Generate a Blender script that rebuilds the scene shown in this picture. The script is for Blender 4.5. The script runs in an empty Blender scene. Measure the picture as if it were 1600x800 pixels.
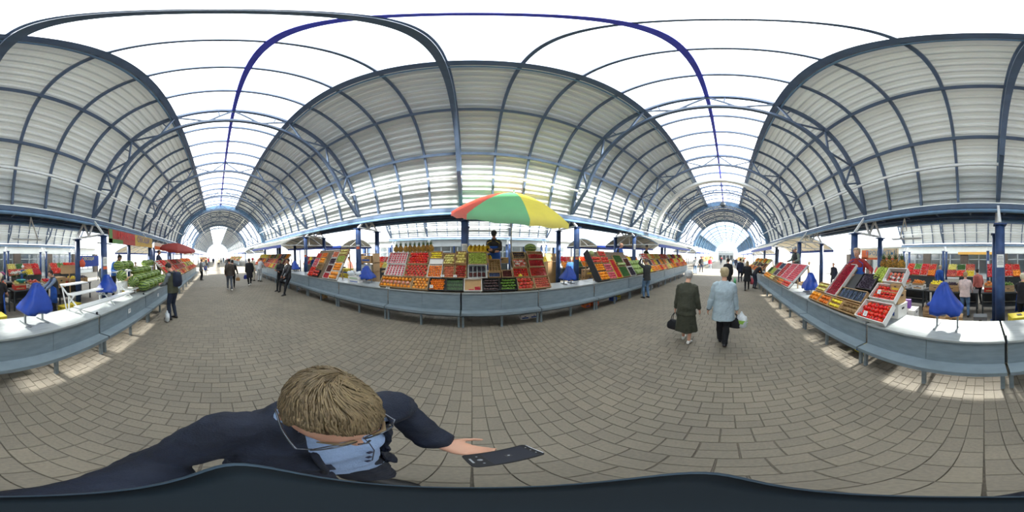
import bpy, math, random, colorsys
from mathutils import Vector, Matrix, noise
random.seed(7)
PI = math.pi
S = bpy.context.scene
C = S.collection
R_ = math.radians

# ------------------------------------------------------------------ camera, sky, sun, exposure
H = 1.95                      # lens height above the paving
TILT = R_(1.4)
YAW = R_(14.06)
cd = bpy.data.cameras.new('camera')
cd.type = 'PANO'
cd.panorama_type = 'EQUIRECTANGULAR'
cd.clip_start = 0.01
cd.clip_end = 500
cam = bpy.data.objects.new('camera', cd)
C.objects.link(cam)
CAMROT = Matrix.Rotation(-TILT, 4, 'X') @ Matrix.Rotation(-YAW, 4, 'Z') @ Matrix.Rotation(PI / 2, 4, 'X')
cam.matrix_world = Matrix.Translation((0, 0, H)) @ CAMROT
S.camera = cam

w = bpy.data.worlds.new('sky'); S.world = w; w.use_nodes = True
bgn = w.node_tree.nodes['Background']
bgn.inputs['Color'].default_value = (0.86, 0.93, 1.0, 1)
bgn.inputs['Strength'].default_value = 1.7

sun = bpy.data.lights.new('sun', 'SUN')
sun.energy = 13
sun.angle = R_(4)
sun.color = (1.0, 0.95, 0.86)
so = bpy.data.objects.new('sun', sun); C.objects.link(so)
# sun stands over the shop front side, about 38 degrees high: it comes through the skylight of the side nave
sd = Vector((0.06, -0.793, 0.61)).normalized()
so.rotation_euler = sd.to_track_quat('Z', 'Y').to_euler()
so.location = (0, -70, 55)

S.view_settings.view_transform = 'Standard'
S.view_settings.look = 'None'
S.view_settings.gamma = 1.0
S.view_settings.exposure = 1.0
cy = S.cycles
cy.max_bounces = 7
cy.diffuse_bounces = 4
cy.transparent_max_bounces = 12
cy.transmission_bounces = 4
cy.glossy_bounces = 2
cy.sample_clamp_indirect = 6.0
cy.caustics_reflective = False
cy.caustics_refractive = False

# ------------------------------------------------------------------ materials
def lin(c):
    return tuple(((x / 255) / 12.92 if x / 255 <= 0.04045 else ((x / 255 + 0.055) / 1.055) ** 2.4) for x in c)

MATS = {}
def mat(name, rgb, rough=0.6, metal=0.0, var=0.12, scale=9.0, objvar=0.0, bump=0.0, spec=0.5, coords='Object', rgb2=None, stretch=None, detail=3.0, lo=0.35, hi=0.65, sss=0.0, bscale=None):
    """procedural material: noise mixes two tones, an optional bump and an optional per-object tone"""
    if name in MATS: return MATS[name]
    m = bpy.data.materials.new(name); m.use_nodes = True
    nt = m.node_tree; N = nt.nodes; L = nt.links
    b = N['Principled BSDF']
    b.inputs['Roughness'].default_value = rough
    b.inputs['Metallic'].default_value = metal
    b.inputs['Specular IOR Level'].default_value = spec
    c = lin(rgb)
    ca = tuple(max(0, x * (1 - var)) for x in c)
    cb = lin(rgb2) if rgb2 else tuple(min(1, x * (1 + var)) for x in c)
    tc = N.new('ShaderNodeTexCoord')
    src = tc.outputs[coords]
    if stretch:
        mp = N.new('ShaderNodeMapping'); mp.inputs['Scale'].default_value = stretch
        L.new(src, mp.inputs['Vector']); src = mp.outputs['Vector']
    n = N.new('ShaderNodeTexNoise'); n.inputs['Scale'].default_value = scale; n.inputs['Detail'].default_value = detail
    L.new(src, n.inputs['Vector'])
    r = N.new('ShaderNodeValToRGB')
    r.color_ramp.elements[0].position = lo; r.color_ramp.elements[1].position = hi
    r.color_ramp.elements[0].color = (*ca, 1); r.color_ramp.elements[1].color = (*cb, 1)
    L.new(n.outputs['Fac'], r.inputs['Fac'])
    out = r.outputs['Color']
    if objvar:
        oi = N.new('ShaderNodeObjectInfo')
        mr = N.new('ShaderNodeMapRange'); mr.inputs['To Min'].default_value = 1 - objvar; mr.inputs['To Max'].default_value = 1 + objvar
        L.new(oi.outputs['Random'], mr.inputs['Value'])
        h = N.new('ShaderNodeHueSaturation')
        L.new(mr.outputs['Result'], h.inputs['Value']); L.new(out, h.inputs['Color'])
        mh = N.new('ShaderNodeMapRange'); mh.inputs['To Min'].default_value = 0.5 - objvar * 0.05; mh.inputs['To Max'].default_value = 0.5 + objvar * 0.05
        L.new(oi.outputs['Random'], mh.inputs['Value']); L.new(mh.outputs['Result'], h.inputs['Hue'])
        out = h.outputs['Color']
    L.new(out, b.inputs['Base Color'])
    if sss:
        b.inputs['Subsurface Weight'].default_value = sss
        b.inputs['Subsurface Radius'].default_value = (0.01, 0.004, 0.002)
    if bump:
        bn = N.new('ShaderNodeBump'); bn.inputs['Strength'].default_value = bump; bn.inputs['Distance'].default_value = 0.01
        if bscale:
            n2 = N.new('ShaderNodeTexNoise'); n2.inputs['Scale'].default_value = bscale; n2.inputs['Detail'].default_value = 2
            L.new(src, n2.inputs['Vector']); L.new(n2.outputs['Fac'], bn.inputs['Height'])
        else:
            L.new(n.outputs['Fac'], bn.inputs['Height'])
        L.new(bn.outputs['Normal'], b.inputs['Normal'])
    MATS[name] = m
    return m

def glass_mat(name, tint, transp, transl):
    """thin sheet that lets light through: part clear, part diffusing, a little gloss"""
    m = bpy.data.materials.new(name); m.use_nodes = True
    nt = m.node_tree; N = nt.nodes; L = nt.links
    for x in list(N):
        if x.type == 'BSDF_PRINCIPLED': N.remove(x)
    out = [x for x in N if x.type == 'OUTPUT_MATERIAL'][0]
    tr = N.new('ShaderNodeBsdfTransparent'); tr.inputs['Color'].default_value = (*tint, 1)
    tl = N.new('ShaderNodeBsdfTranslucent'); tl.inputs['Color'].default_value = (*tint, 1)
    gl = N.new('ShaderNodeBsdfGlossy'); gl.inputs['Roughness'].default_value = 0.15
    noi = N.new('ShaderNodeTexNoise'); noi.inputs['Scale'].default_value = 1.5
    tc = N.new('ShaderNodeTexCoord'); L.new(tc.outputs['Object'], noi.inputs['Vector'])
    mr = N.new('ShaderNodeMapRange'); mr.inputs['To Min'].default_value = transl * 0.85; mr.inputs['To Max'].default_value = min(1, transl * 1.15)
    L.new(noi.outputs['Fac'], mr.inputs['Value'])
    m1 = N.new('ShaderNodeMixShader'); L.new(mr.outputs['Result'], m1.inputs['Fac'])
    L.new(tr.outputs[0], m1.inputs[1]); L.new(tl.outputs[0], m1.inputs[2])
    m2 = N.new('ShaderNodeMixShader'); m2.inputs['Fac'].default_value = transp
    L.new(m1.outputs[0], m2.inputs[1]); L.new(gl.outputs[0], m2.inputs[2])
    L.new(m2.outputs[0], out.inputs['Surface'])
    MATS[name] = m
    return m

# ------------------------------------------------------------------ mesh builder
class MB:
    def __init__(s): s.v = []; s.f = []; s.m = []; s.sm = []
    def add(s, vs, fs, mi=0, smooth=False, M=None):
        o = len(s.v)
        if M is not None: vs = [M @ Vector(p) for p in vs]
        s.v.extend([tuple(p) for p in vs])
        for f in fs:
            s.f.append(tuple(i + o for i in f)); s.m.append(mi); s.sm.append(smooth)
        return s
    def box(s, c, d, mi=0, M=None):
        x, y, z = c; a, b, h = d[0] / 2, d[1] / 2, d[2] / 2
        vs = [(x - a, y - b, z - h), (x + a, y - b, z - h), (x + a, y + b, z - h), (x - a, y + b, z - h),
              (x - a, y - b, z + h), (x + a, y - b, z + h), (x + a, y + b, z + h), (x - a, y + b, z + h)]
        fs = [(3, 2, 1, 0), (4, 5, 6, 7), (0, 1, 5, 4), (1, 2, 6, 5), (2, 3, 7, 6), (3, 0, 4, 7)]
        return s.add(vs, fs, mi, False, M)
    def bar(s, p0, p1, w_, h_, up=(0, 0, 1), mi=0):
        """square bar between two points"""
        p0, p1 = Vector(p0), Vector(p1); d = (p1 - p0); L = d.length; d = d / L
        u = Vector(up)
        if abs(d.dot(u)) > 0.98: u = Vector((1, 0, 0))
        x = d.cross(u).normalized(); y = x.cross(d)
        vs = []
        for p in (p0, p1):
            for sx, sy in ((-1, -1), (1, -1), (1, 1), (-1, 1)):
                vs.append(p + x * (sx * w_ / 2) + y * (sy * h_ / 2))
        return s.add(vs, [(3, 2, 1, 0), (4, 5, 6, 7), (0, 1, 5, 4), (1, 2, 6, 5), (2, 3, 7, 6), (3, 0, 4, 7)], mi)
    def rings(s, rs, mi=0, smooth=True, caps=True, closed=True):
        n = len(rs[0]); vs = [p for r in rs for p in r]; fs = []
        for k in range(len(rs) - 1):
            for i in range(n if closed else n - 1):
                j = (i + 1) % n
                fs.append((k * n + i, k * n + j, (k + 1) * n + j, (k + 1) * n + i))
        if caps:
            fs.append(tuple(range(n - 1, -1, -1))); b = (len(rs) - 1) * n
            fs.append(tuple(b + i for i in range(n)))
        return s.add(vs, fs, mi, smooth)
    def tube(s, pts, r, n=8, mi=0, smooth=True, caps=True):
        pts = [Vector(p) for p in pts]; rs = []
        rad = r if isinstance(r, (list, tuple)) else [r] * len(pts)
        pu = None
        for i, p in enumerate(pts):
            d = (pts[min(i + 1, len(pts) - 1)] - pts[max(i - 1, 0)])
            d = d.normalized() if d.length > 1e-9 else Vector((0, 0, 1))
            if pu is None:
                u = Vector((0, 0, 1)) if abs(d.z) < 0.9 else Vector((1, 0, 0))
            else: u = pu
            x = d.cross(u); 
            if x.length < 1e-6: x = d.cross(Vector((0, 1, 0)))
            x.normalize(); y = x.cross(d); pu = y
            rr = rad[i]
            ra, rb = rr if isinstance(rr, (list, tuple)) else (rr, rr)
            rs.append([p + x * (math.cos(a) * ra) + y * (math.sin(a) * rb) for a in (2 * PI * k / n for k in range(n))])
        return s.rings(rs, mi, smooth, caps)
    def cyl(s, p0, p1, r, n=10, mi=0, r1=None, smooth=True):
        return s.tube([p0, p1], [r, r if r1 is None else r1], n, mi, smooth)
    def ball(s, c, r, nu=12, nv=8, mi=0, M=None, fn=None):
        rx, ry, rz = r if isinstance(r, (tuple, list)) else (r, r, r)
        vs = [(c[0], c[1], c[2] - rz)]
        for j in range(1, nv):
            t = -PI / 2 + PI * j / nv
            for i in range(nu):
                a = 2 * PI * i / nu
                vs.append((c[0] + rx * math.cos(t) * math.cos(a), c[1] + ry * math.cos(t) * math.sin(a), c[2] + rz * math.sin(t)))
        vs.append((c[0], c[1], c[2] + rz))
        fs = []
        for i in range(nu): fs.append((0, 1 + (i + 1) % nu, 1 + i))
        for j in range(nv - 2):
            for i in range(nu):
                a = 1 + j * nu
                fs.append((a + i, a + (i + 1) % nu, a + nu + (i + 1) % nu, a + nu + i))
        t = len(vs) - 1; a = 1 + (nv - 2) * nu
        for i in range(nu): fs.append((a + i, a + (i + 1) % nu, t))
        if fn: vs = [fn(Vector(p)) for p in vs]
        return s.add(vs, fs, mi, True, M)
    def lathe(s, prof, n=16, mi=0, M=None, smooth=True, caps=True):
        rs = [[(r * math.cos(2 * PI * i / n), r * math.sin(2 * PI * i / n), z) for i in range(n)] for r, z in prof]
        if M is not None: rs = [[M @ Vector(p) for p in r] for r in rs]
        return s.rings(rs, mi, smooth, caps)
    def prism(s, poly, axis_vec, mi=0, M=None):
        """polygon (3-D points) pushed along a vector"""
        n = len(poly); a = Vector(axis_vec)
        vs = [Vector(p) for p in poly] + [Vector(p) + a for p in poly]
        fs = [tuple(range(n - 1, -1, -1)), tuple(range(n, 2 * n))] + [(i, (i + 1) % n, n + (i + 1) % n, n + i) for i in range(n)]
        return s.add(vs, fs, mi, False, M)
    def mesh(s, name, mats):
        me = bpy.data.meshes.new(name)
        me.from_pydata(s.v, [], s.f)
        for m in (mats if isinstance(mats, (list, tuple)) else [mats]): me.materials.append(m)
        me.polygons.foreach_set('material_index', s.m)
        me.polygons.foreach_set('use_smooth', s.sm)
        me.update()
        return me

def obj(name, data, parent=None, M=None, loc=None, rot=None):
    o = bpy.data.objects.new(name, data); C.objects.link(o)
    if parent is not None: o.parent = parent
    if M is not None: o.matrix_basis = M
    if loc is not None: o.location = loc
    if rot is not None: o.rotation_euler = rot
    return o
def short(t):
    w_ = t.split(' ')
    while len(w_) > 16 and 'the' in w_[1:]:
        i = len(w_) - 1 - w_[::-1].index('the'); w_.pop(i)
    return ' '.join(w_)
def tag(o, label=None, cat=None, group=None, kind=None):
    if label: o['label'] = short(label)
    if cat: o['category'] = cat
    if group: o['group'] = group
    if kind: o['kind'] = kind
    return o
def empty(name, label, cat, loc=(0, 0, 0), rz=0.0, group=None):
    o = obj(name, None, None, None, loc, (0, 0, rz)); o.empty_display_size = 0.1
    return tag(o, label, cat, group)
def part(name, mb, mats, parent, label=None):
    o = obj(name, mb.mesh(name, mats) if isinstance(mb, MB) else mb, parent)
    if label: o['label'] = label
    return o
def one(name, mb, mats, label, cat, group=None, loc=None, rot=None, M=None, kind=None):
    o = obj(name, mb.mesh(name, mats) if isinstance(mb, MB) else mb, None, M, loc, rot)
    return tag(o, label, cat, group, kind)
def struct(name, mb, mats, parent=None, label=None):
    o = obj(name, mb.mesh(name, mats) if isinstance(mb, MB) else mb, parent)
    if parent is None: o['kind'] = 'structure'
    if label: o['label'] = label
    return o
def copy_tree(o, parent=None):
    c = o.copy(); C.objects.link(c)
    if parent is not None: c.parent = parent
    for ch in list(o.children): copy_tree(ch, c)
    return c
def frame(X, Y, Z, O):
    return Matrix(((X[0], Y[0], Z[0], O[0]), (X[1], Y[1], Z[1], O[1]), (X[2], Y[2], Z[2], O[2]), (0, 0, 0, 1)))
def ray(px, py):
    """direction from the lens of a point of the 1600x800 panorama"""
    lo = (px - 800) / 1600 * 2 * PI; la = (400 - py) / 800 * PI
    d = Vector((math.sin(lo) * math.cos(la), math.sin(la), -math.cos(lo) * math.cos(la)))
    return CAMROT.to_3x3() @ d
def at_y(px, py, Y):
    d = ray(px, py); t = Y / d.y; return Vector((d.x * t, Y, H + d.z * t))
def at_z(px, py, Z):
    d = ray(px, py); t = (Z - H) / d.z; return Vector((d.x * t, d.y * t, Z))
ORD = ['first', 'second', 'third', 'fourth', 'fifth', 'sixth', 'seventh', 'eighth', 'ninth', 'tenth', 'eleventh', 'twelfth', 'thirteenth', 'fourteenth', 'fifteenth', 'sixteenth', 'seventeenth', 'eighteenth']

STEEL = mat('painted_steel', (86, 104, 130), 0.45, 0.0, 0.10, 4)
STEELB = mat('blue_painted_steel', (110, 144, 176), 0.4, 0, 0.1, 4)
RIDGE = mat('violet_blue_paint', (78, 84, 206), 0.4, 0, 0.1, 4)
WHITE = mat('white_paint', (226, 228, 226), 0.5, 0, 0.04, 6)
COLB = mat('column_blue', (38, 60, 102), 0.55, 0, 0.22, 2.5, rgb2=(54, 82, 130))
BLUEF = mat('fascia_blue', (30, 66, 160), 0.5, 0, 0.1, 4)
GREYP = mat('counter_paint', (126, 140, 148), 0.42, 0.0, 0.10, 3.5, bump=0.02, stretch=(1, 1, 4))
TOPM = mat('counter_top_metal', (168, 174, 174), 0.35, 0.1, 0.10, 5, stretch=(1, 6, 1))
DARKM = mat('dark_metal', (60, 66, 70), 0.5, 0.3, 0.1, 6)
SHEET = mat('roof_sheet', (206, 211, 211), 0.5, 0.0, 0.04, .6)
def let_light(m, amount):
    # the pale sheets let a little daylight through
    nt = m.node_tree; N = nt.nodes; L = nt.links
    b = N['Principled BSDF']; out = [x for x in N if x.type == 'OUTPUT_MATERIAL'][0]
    tl = N.new('ShaderNodeBsdfTranslucent'); tl.inputs['Color'].default_value = (0.9, 0.92, 0.88, 1)
    mx = N.new('ShaderNodeMixShader'); mx.inputs['Fac'].default_value = amount
    L.new(b.outputs[0], mx.inputs[1]); L.new(tl.outputs[0], mx.inputs[2]); L.new(mx.outputs[0], out.inputs['Surface'])
let_light(SHEET, 0.02)
POLY = glass_mat('polycarbonate', (0.95, 0.98, 1.0), 0.03, 0.38)
GLASS = glass_mat('window_glass', (0.9, 0.95, 0.97), 0.12, 0.05)
# ------------------------------------------------------------------ paving
def paving_mat():
    m = bpy.data.materials.new('paving'); m.use_nodes = True
    nt = m.node_tree; N = nt.nodes; L = nt.links; b = N['Principled BSDF']
    b.inputs['Roughness'].default_value = 0.72
    g = N.new('ShaderNodeNewGeometry'); oi = N.new('ShaderNodeObjectInfo')
    ad = N.new('ShaderNodeMath'); ad.operation = 'ADD'
    L.new(g.outputs['Random Per Island'], ad.inputs[0]); L.new(oi.outputs['Random'], ad.inputs[1])
    fr = N.new('ShaderNodeMath'); fr.operation = 'FRACT'; L.new(ad.outputs[0], fr.inputs[0])
    r = N.new('ShaderNodeValToRGB'); e = r.color_ramp.elements
    e[0].color = (*lin((128, 121, 109)), 1); e[1].color = (*lin((138, 130, 116)), 1)
    x = e.new(0.55); x.color = (*lin((133, 126, 113)), 1)
    L.new(fr.outputs[0], r.inputs['Fac'])
    tc = N.new('ShaderNodeTexCoord')
    n = N.new('ShaderNodeTexNoise'); n.inputs['Scale'].default_value = 55; n.inputs['Detail'].default_value = 4
    n2 = N.new('ShaderNodeTexNoise'); n2.inputs['Scale'].default_value = 0.8; n2.inputs['Detail'].default_value = 3
    L.new(g.outputs['Position'], n.inputs['Vector']); L.new(g.outputs['Position'], n2.inputs['Vector'])
    mx = N.new('ShaderNodeMix'); mx.data_type = 'RGBA'; mx.blend_type = 'MULTIPLY'; mx.inputs['Factor'].default_value = 1
    r2 = N.new('ShaderNodeValToRGB'); r2.color_ramp.elements[0].position = 0.3; r2.color_ramp.elements[1].position = 0.7
    r2.color_ramp.elements[0].color = (0.86, 0.86, 0.86, 1); r2.color_ramp.elements[1].color = (1.08, 1.07, 1.05, 1)
    L.new(n.outputs['Fac'], r2.inputs['Fac'])
    L.new(r.outputs['Color'], mx.inputs[6]); L.new(r2.outputs['Color'], mx.inputs[7])
    mx2 = N.new('ShaderNodeMix'); mx2.data_type = 'RGBA'; mx2.blend_type = 'MULTIPLY'; mx2.inputs['Factor'].default_value = 1
    r3 = N.new('ShaderNodeValToRGB'); r3.color_ramp.elements[0].position = 0.35; r3.color_ramp.elements[1].position = 0.65
    r3.color_ramp.elements[0].color = (0.9, 0.9, 0.9, 1); r3.color_ramp.elements[1].color = (1.06, 1.05, 1.03, 1)
    L.new(n2.outputs['Fac'], r3.inputs['Fac'])
    L.new(mx.outputs[2], mx2.inputs[6]); L.new(r3.outputs['Color'], mx2.inputs[7])
    L.new(mx2.outputs[2], b.inputs['Base Color'])
    bp = N.new('ShaderNodeBump'); bp.inputs['Strength'].default_value = 0.25; bp.inputs['Distance'].default_value = 0.004
    L.new(n.outputs['Fac'], bp.inputs['Height']); L.new(bp.outputs['Normal'], b.inputs['Normal'])
    return m
def floor_mat():
    m = bpy.data.materials.new('far_paving'); m.use_nodes = True
    nt = m.node_tree; N = nt.nodes; L = nt.links; b = N['Principled BSDF']
    b.inputs['Roughness'].default_value = 0.75
    g = N.new('ShaderNodeNewGeometry')
    mp = N.new('ShaderNodeMapping'); mp.inputs['Rotation'].default_value = (0, 0, PI / 2)
    L.new(g.outputs['Position'], mp.inputs['Vector'])
    br = N.new('ShaderNodeTexBrick'); br.inputs['Scale'].default_value = 1.0
    br.inputs['Brick Width'].default_value = 0.2; br.inputs['Row Height'].default_value = 0.22
    br.inputs['Mortar Size'].default_value = 0.004
    br.inputs['Color1'].default_value = (*lin((128, 122, 111)), 1); br.inputs['Color2'].default_value = (*lin((139, 132, 119)), 1)
    br.inputs['Mortar'].default_value = (*lin((100, 95, 87)), 1)
    L.new(mp.outputs['Vector'], br.inputs['Vector']); L.new(br.outputs['Color'], b.inputs['Base Color'])
    bp = N.new('ShaderNodeBump'); bp.inputs['Strength'].default_value = 0.3; bp.inputs['Distance'].default_value = 0.005
    bp.invert = True
    L.new(br.outputs['Fac'], bp.inputs['Height']); L.new(bp.outputs['Normal'], b.inputs['Normal'])
    return m
PAVE = paving_mat(); FARP = floor_mat()
JOINT = mat('joint_sand', (106, 100, 90), 0.9, 0, 0.2, 30)
BX0, BX1, BY0, BY1 = -10.12, 10.12, -3.0, 5.2
fb = MB()
fb.box(((BX0 + BX1) / 2, (BY0 + BY1) / 2, -0.058), (BX1 - BX0, BY1 - BY0, 0.1), 0)
fb.box((-45, 0, -0.05), (-(-90 - BX0), 50, 0.1), 1)
fb.v[8:] = [(x if x < -50 else BX0, y, z) for x, y, z in fb.v[8:]]
o0 = len(fb.v); fb.box((50, 0, -0.05), (80, 50, 0.1), 1)
fb.v[o0:] = [(90 if x > 60 else BX1, y, z) for x, y, z in fb.v[o0:]]
o0 = len(fb.v)
fb.box((0, (BY1 + 25) / 2, -0.05), (BX1 - BX0, 25 - BY1, 0.1), 1)
fb.box((0, (BY0 - 25) / 2, -0.05), (BX1 - BX0, 25 + BY0, 0.1), 1)
floor = struct('floor', fb, [JOINT, FARP])
# pavers: pairs of courses 0.11 deep share their cross joints, every next pair is shifted by half a paver
bricks = []
cw, bl, gp = 0.11, 0.2, 0.006
ci = 0; x = BX0
while x < BX1 - 0.01:
    off = 0.0 if (ci // 2) % 2 == 0 else bl / 2
    y = BY0 - off
    while y < BY1 - 0.001:
        y0, y1 = max(y, BY0), min(y + bl, BY1)
        if y1 - y0 > 0.03: bricks.append((x, x + cw, y0, y1, ci % 2))
        y += bl
    x += cw; ci += 1
bricks.sort(key=lambda b: ((b[0] + b[1]) / 2) ** 2 + ((b[2] + b[3]) / 2) ** 2)
def brick_geo(mb, cx, cy, a, b, pair, top=0.0):
    g0, g1 = (0.0008, 0.0022) if pair else (0.0022, 0.0008)
    x0, x1, y0, y1 = cx - a + g0, cx + a - g1, cy - b + 0.0024, cy + b - 0.0024
    e = 0.0035
    vs = [(x0, y0, -0.0085), (x1, y0, -0.0085), (x1, y1, -0.0085), (x0, y1, -0.0085),
          (x0 + e * .6, y0 + e, top), (x1 - e * .6, y0 + e, top), (x1 - e * .6, y1 - e, top), (x0 + e * .6, y1 - e, top)]
    mb.add(vs, [(4, 5, 6, 7), (0, 1, 5, 4), (1, 2, 6, 5), (2, 3, 7, 6), (3, 0, 4, 7)])
cache = {}
for x0, x1, y0, y1, pr in bricks[:300]:
    key = (pr, round(y1 - y0, 3))
    if key not in cache:
        mb = MB(); brick_geo(mb, 0, 0, (x1 - x0) / 2, (y1 - y0) / 2, pr); cache[key] = mb.mesh('brick', PAVE)
    o = obj('brick', cache[key], floor)
    o.location = ((x0 + x1) / 2, (y0 + y1) / 2, random.uniform(-0.001, 0.0005))
    o.rotation_euler = (random.uniform(-.006, .006), random.uniform(-.006, .006), random.uniform(-.006, .006))
mb = MB()
for x0, x1, y0, y1, pr in bricks[300:]:
    brick_geo(mb, (x0 + x1) / 2, (y0 + y1) / 2, (x1 - x0) / 2, (y1 - y0) / 2, pr, random.uniform(-0.0015, 0.0005))
o = part('brick', mb, PAVE, floor); o['kind'] = 'stuff'

# ------------------------------------------------------------------ barrel vaults
ZC, RV = 2.64, 4.76
YC0 = 0.6
X0 = -0.35                        # trusses and columns stand at X0 + 4 n
A1, A2, A3, A4 = 10, 32, 50.5, 70
def pv(yc, a, r): a = R_(a); return (yc + r * math.cos(a), ZC + r * math.sin(a))
def arc_bar(mb, yc, x, a0, a1, r, w_, h_, n, mi=0):
    rs = []
    for k in range(n + 1):
        a = a0 + (a1 - a0) * k / n
        (y1, z1), (y2, z2) = pv(yc, a, r - h_), pv(yc, a, r)
        rs.append([(x - w_ / 2, y1, z1), (x + w_ / 2, y1, z1), (x + w_ / 2, y2, z2), (x - w_ / 2, y2, z2)])
    mb.rings(rs, mi, False)
def long_bar(mb, yc, a, r, x0, x1, w_, h_, mi=0):
    (y1, z1), (y2, z2) = pv(yc, a, r - h_), pv(yc, a, r)
    mb.bar((x0, (y1 + y2) / 2, (z1 + z2) / 2), (x1, (y1 + y2) / 2, (z1 + z2) / 2), w_, h_, up=(0, math.cos(R_(a)), math.sin(R_(a))), mi=mi)
def sheet_mesh(a0, a1, L):
    """corrugated sheet bay, centred at x=0, vault axis y=0"""
    mb = MB(); prof = []; step = math.degrees(0.205 / RV); n = max(1, round((a1 - a0) / step)); st = (a1 - a0) / n
    for k in range(n):
        a = a0 + k * st
        prof += [(a, RV + 0.075), (a + st * 0.44, RV + 0.075), (a + st * 0.62, RV + 0.012), (a + st * 0.84, RV + 0.012)]
    prof.append((a1, RV + 0.075))
    vs = []
    for a, r in prof:
        y, z = pv(0, a, r); vs += [(-L / 2, y, z), (L / 2, y, z)]
    mb.add(vs, [(2 * i, 2 * i + 1, 2 * i + 3, 2 * i + 2) for i in range(len(prof) - 1)])
    return mb.mesh('roof_sheet', SHEET)
def pane_mesh(a0, a1, L, m, name='skylight_pane', n=4):
    mb = MB(); vs = []
    for k in range(n + 1):
        y, z = pv(0, a0 + (a1 - a0) * k / n, RV + 0.02); vs += [(-L / 2 + 0.01, y, z), (L / 2 - 0.01, y, z)]
    mb.add(vs, [(2 * i, 2 * i + 1, 2 * i + 3, 2 * i + 2) for i in range(n)], 0, True)
    return mb.mesh(name, m)
def at_vault(name, me, par, x, yc, flip=False):
    o = obj(name, me, par); o.location = (x, yc, 0)
    if flip: o.rotation_euler = (0, 0, PI)
    return o
SH = [sheet_mesh(a, b, 4.0) for a, b in ((A1, A2), (A2, A3), (A3, A4))]
PANE = pane_mesh(A4, 90, 1.0, POLY)
rb = MB(); arc_bar(rb, 0, 0, A1, 180 - A1, RV, 0.06, 0.09, 40); RIB = rb.mesh('rib', STEEL)
def truss_meshes():
    top = MB(); arc_bar(top, 0, 0, A1, 180 - A1, RV, 0.10, 0.11, 40)
    low = MB(); arc_bar(low, 0, 0, 24, 156, RV - 0.62, 0.10, 0.10, 36)
    for sgn in (0, 1):
        a0, a1 = (24, 11) if not sgn else (156, 169)
        y0, z0 = pv(0, a0, RV - 0.67); y1, z1 = pv(0, a1, RV - 0.1)
        low.bar((0, y0, z0), (0, y1, z1), 0.10, 0.10)
    web = MB(); K = [24, 32, 41, 50.5, 60, 70, 80, 90]
    K = K + [180 - a for a in reversed(K[:-1])]
    for i in range(len(K) - 1):
        a, b = K[i], K[i + 1]
        if i % 2 == 0: p, q = pv(0, a, RV - 0.66), pv(0, b, RV - 0.08)
        else: p, q = pv(0, a, RV - 0.08), pv(0, b, RV - 0.66)
        web.bar((0, *p), (0, *q), 0.05, 0.05)
        if i % 2 == 1:
            p, q = pv(0, (a + b) / 2, RV - 0.08), pv(0, (a + b) / 2, RV - 0.4)
            web.bar((0, *p), (0, *q), 0.035, 0.035)
    for a in (24, 156):
        p, q = pv(0, a, RV - 0.08), pv(0, a, RV - 0.66); web.bar((0, *p), (0, *q), 0.05, 0.05)
    return top.mesh('truss', STEEL), low.mesh('lower_chord', STEEL), web.mesh('web', STEEL)
TR = truss_meshes()
def vault(name, yc, x0, x1, first, ntr, sky=True, panes=True, purl=True):
    """one nave: edge beams carry trusses every 4 m, three ribs between two trusses, sheets, skylight"""
    bm_ = MB()
    for a in (A1 - 1.5, 180 - A1 + 1.5):
        long_bar(bm_, yc, a, RV + 0.1, x0, x1, 0.12, 0.24)
    ce = struct(name, bm_, STEEL)
    for sgn, q in ((1, 0), (-1, 180)):
        for a, nm, ww in ((A2, 'purlin', 0.09), (A3, 'purlin', 0.09)):
            m_ = MB(); long_bar(m_, yc, abs(q - a), RV - 0.02, x0, x1, ww, 0.10); part(nm, m_, STEEL, ce)
        m_ = MB(); long_bar(m_, yc, abs(q - A4), RV + 0.06, x0, x1, 0.16, 0.20)
        part('skylight_beam', m_, STEEL, ce)
        m_ = MB(); y, z = pv(yc, abs(q - A4 + 1.6), RV - 0.11); m_.tube([(x0, y, z), (x1, y, z)], 0.03, 6)
        part('gutter_pipe', m_, STEELB, ce)
        m_ = MB(); y, z = pv(yc, abs(q - 22), RV - 0.30); m_.bar((x0, y, z), (x1, y, z), 0.05, 0.07); part('service_pipe', m_, WHITE, ce)
        m_ = MB(); y, z = pv(yc, abs(q - 7.0), RV - 0.12); m_.tube([(x0, y, z), (x1, y, z)], 0.055, 8); part('rail', m_, STEELB, ce)
        t = first - 4
        while t < x1:
            a, b = max(t, x0), min(t + 4, x1)
            if b - a > 0.05:
                for me in SH:
                    o = at_vault('roof_sheet', me, ce, (a + b) / 2, yc, sgn < 0); o.scale = ((b - a) / 4.0, 1, 1)
            t += 4
    m_ = MB(); y, z = pv(yc, 90, RV - 0.06); m_.bar((x0, y, z), (x1, y, z), 0.10, 0.08); part('ridge_beam', m_, RIDGE, ce)
    for k in range(ntr):
        t = at_vault('truss', TR[0], ce, first + 4 * k, yc)
        obj('lower_chord', TR[1], t); obj('web', TR[2], t)
    xs = []
    t = first - 3
    while t < x1 - 0.2:
        if t > x0 + 0.2 and abs(((t - first) / 4) - round((t - first) / 4)) > 0.05:
            at_vault('rib', RIB, ce, t, yc)
        t += 1
    if panes:
        t = first - 4
        while t < x1:
            a, b = max(t, x0), min(t + 1, x1)
            if b - a > 0.1:
                for f in (False, True):
                    o = at_vault('skylight_pane', PANE, ce, (a + b) / 2, yc, f); o.scale = (b - a, 1, 1)
            t += 1
    return ce
XL, XR = -17.1, 16.0
ceil_main = vault('ceiling', YC0, XL, XR, X0 - 16, 9)
YCF, YCB = YC0 + 10.3, YC0 - 10.3
ceil_f = vault('ceiling', YCF, X0 - 8.3, X0 + 8.3, X0 - 8, 5)
ceil_b = vault('ceiling', YCB, X0 - 12.3, X0 + 8.3, X0 - 12, 6)
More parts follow.
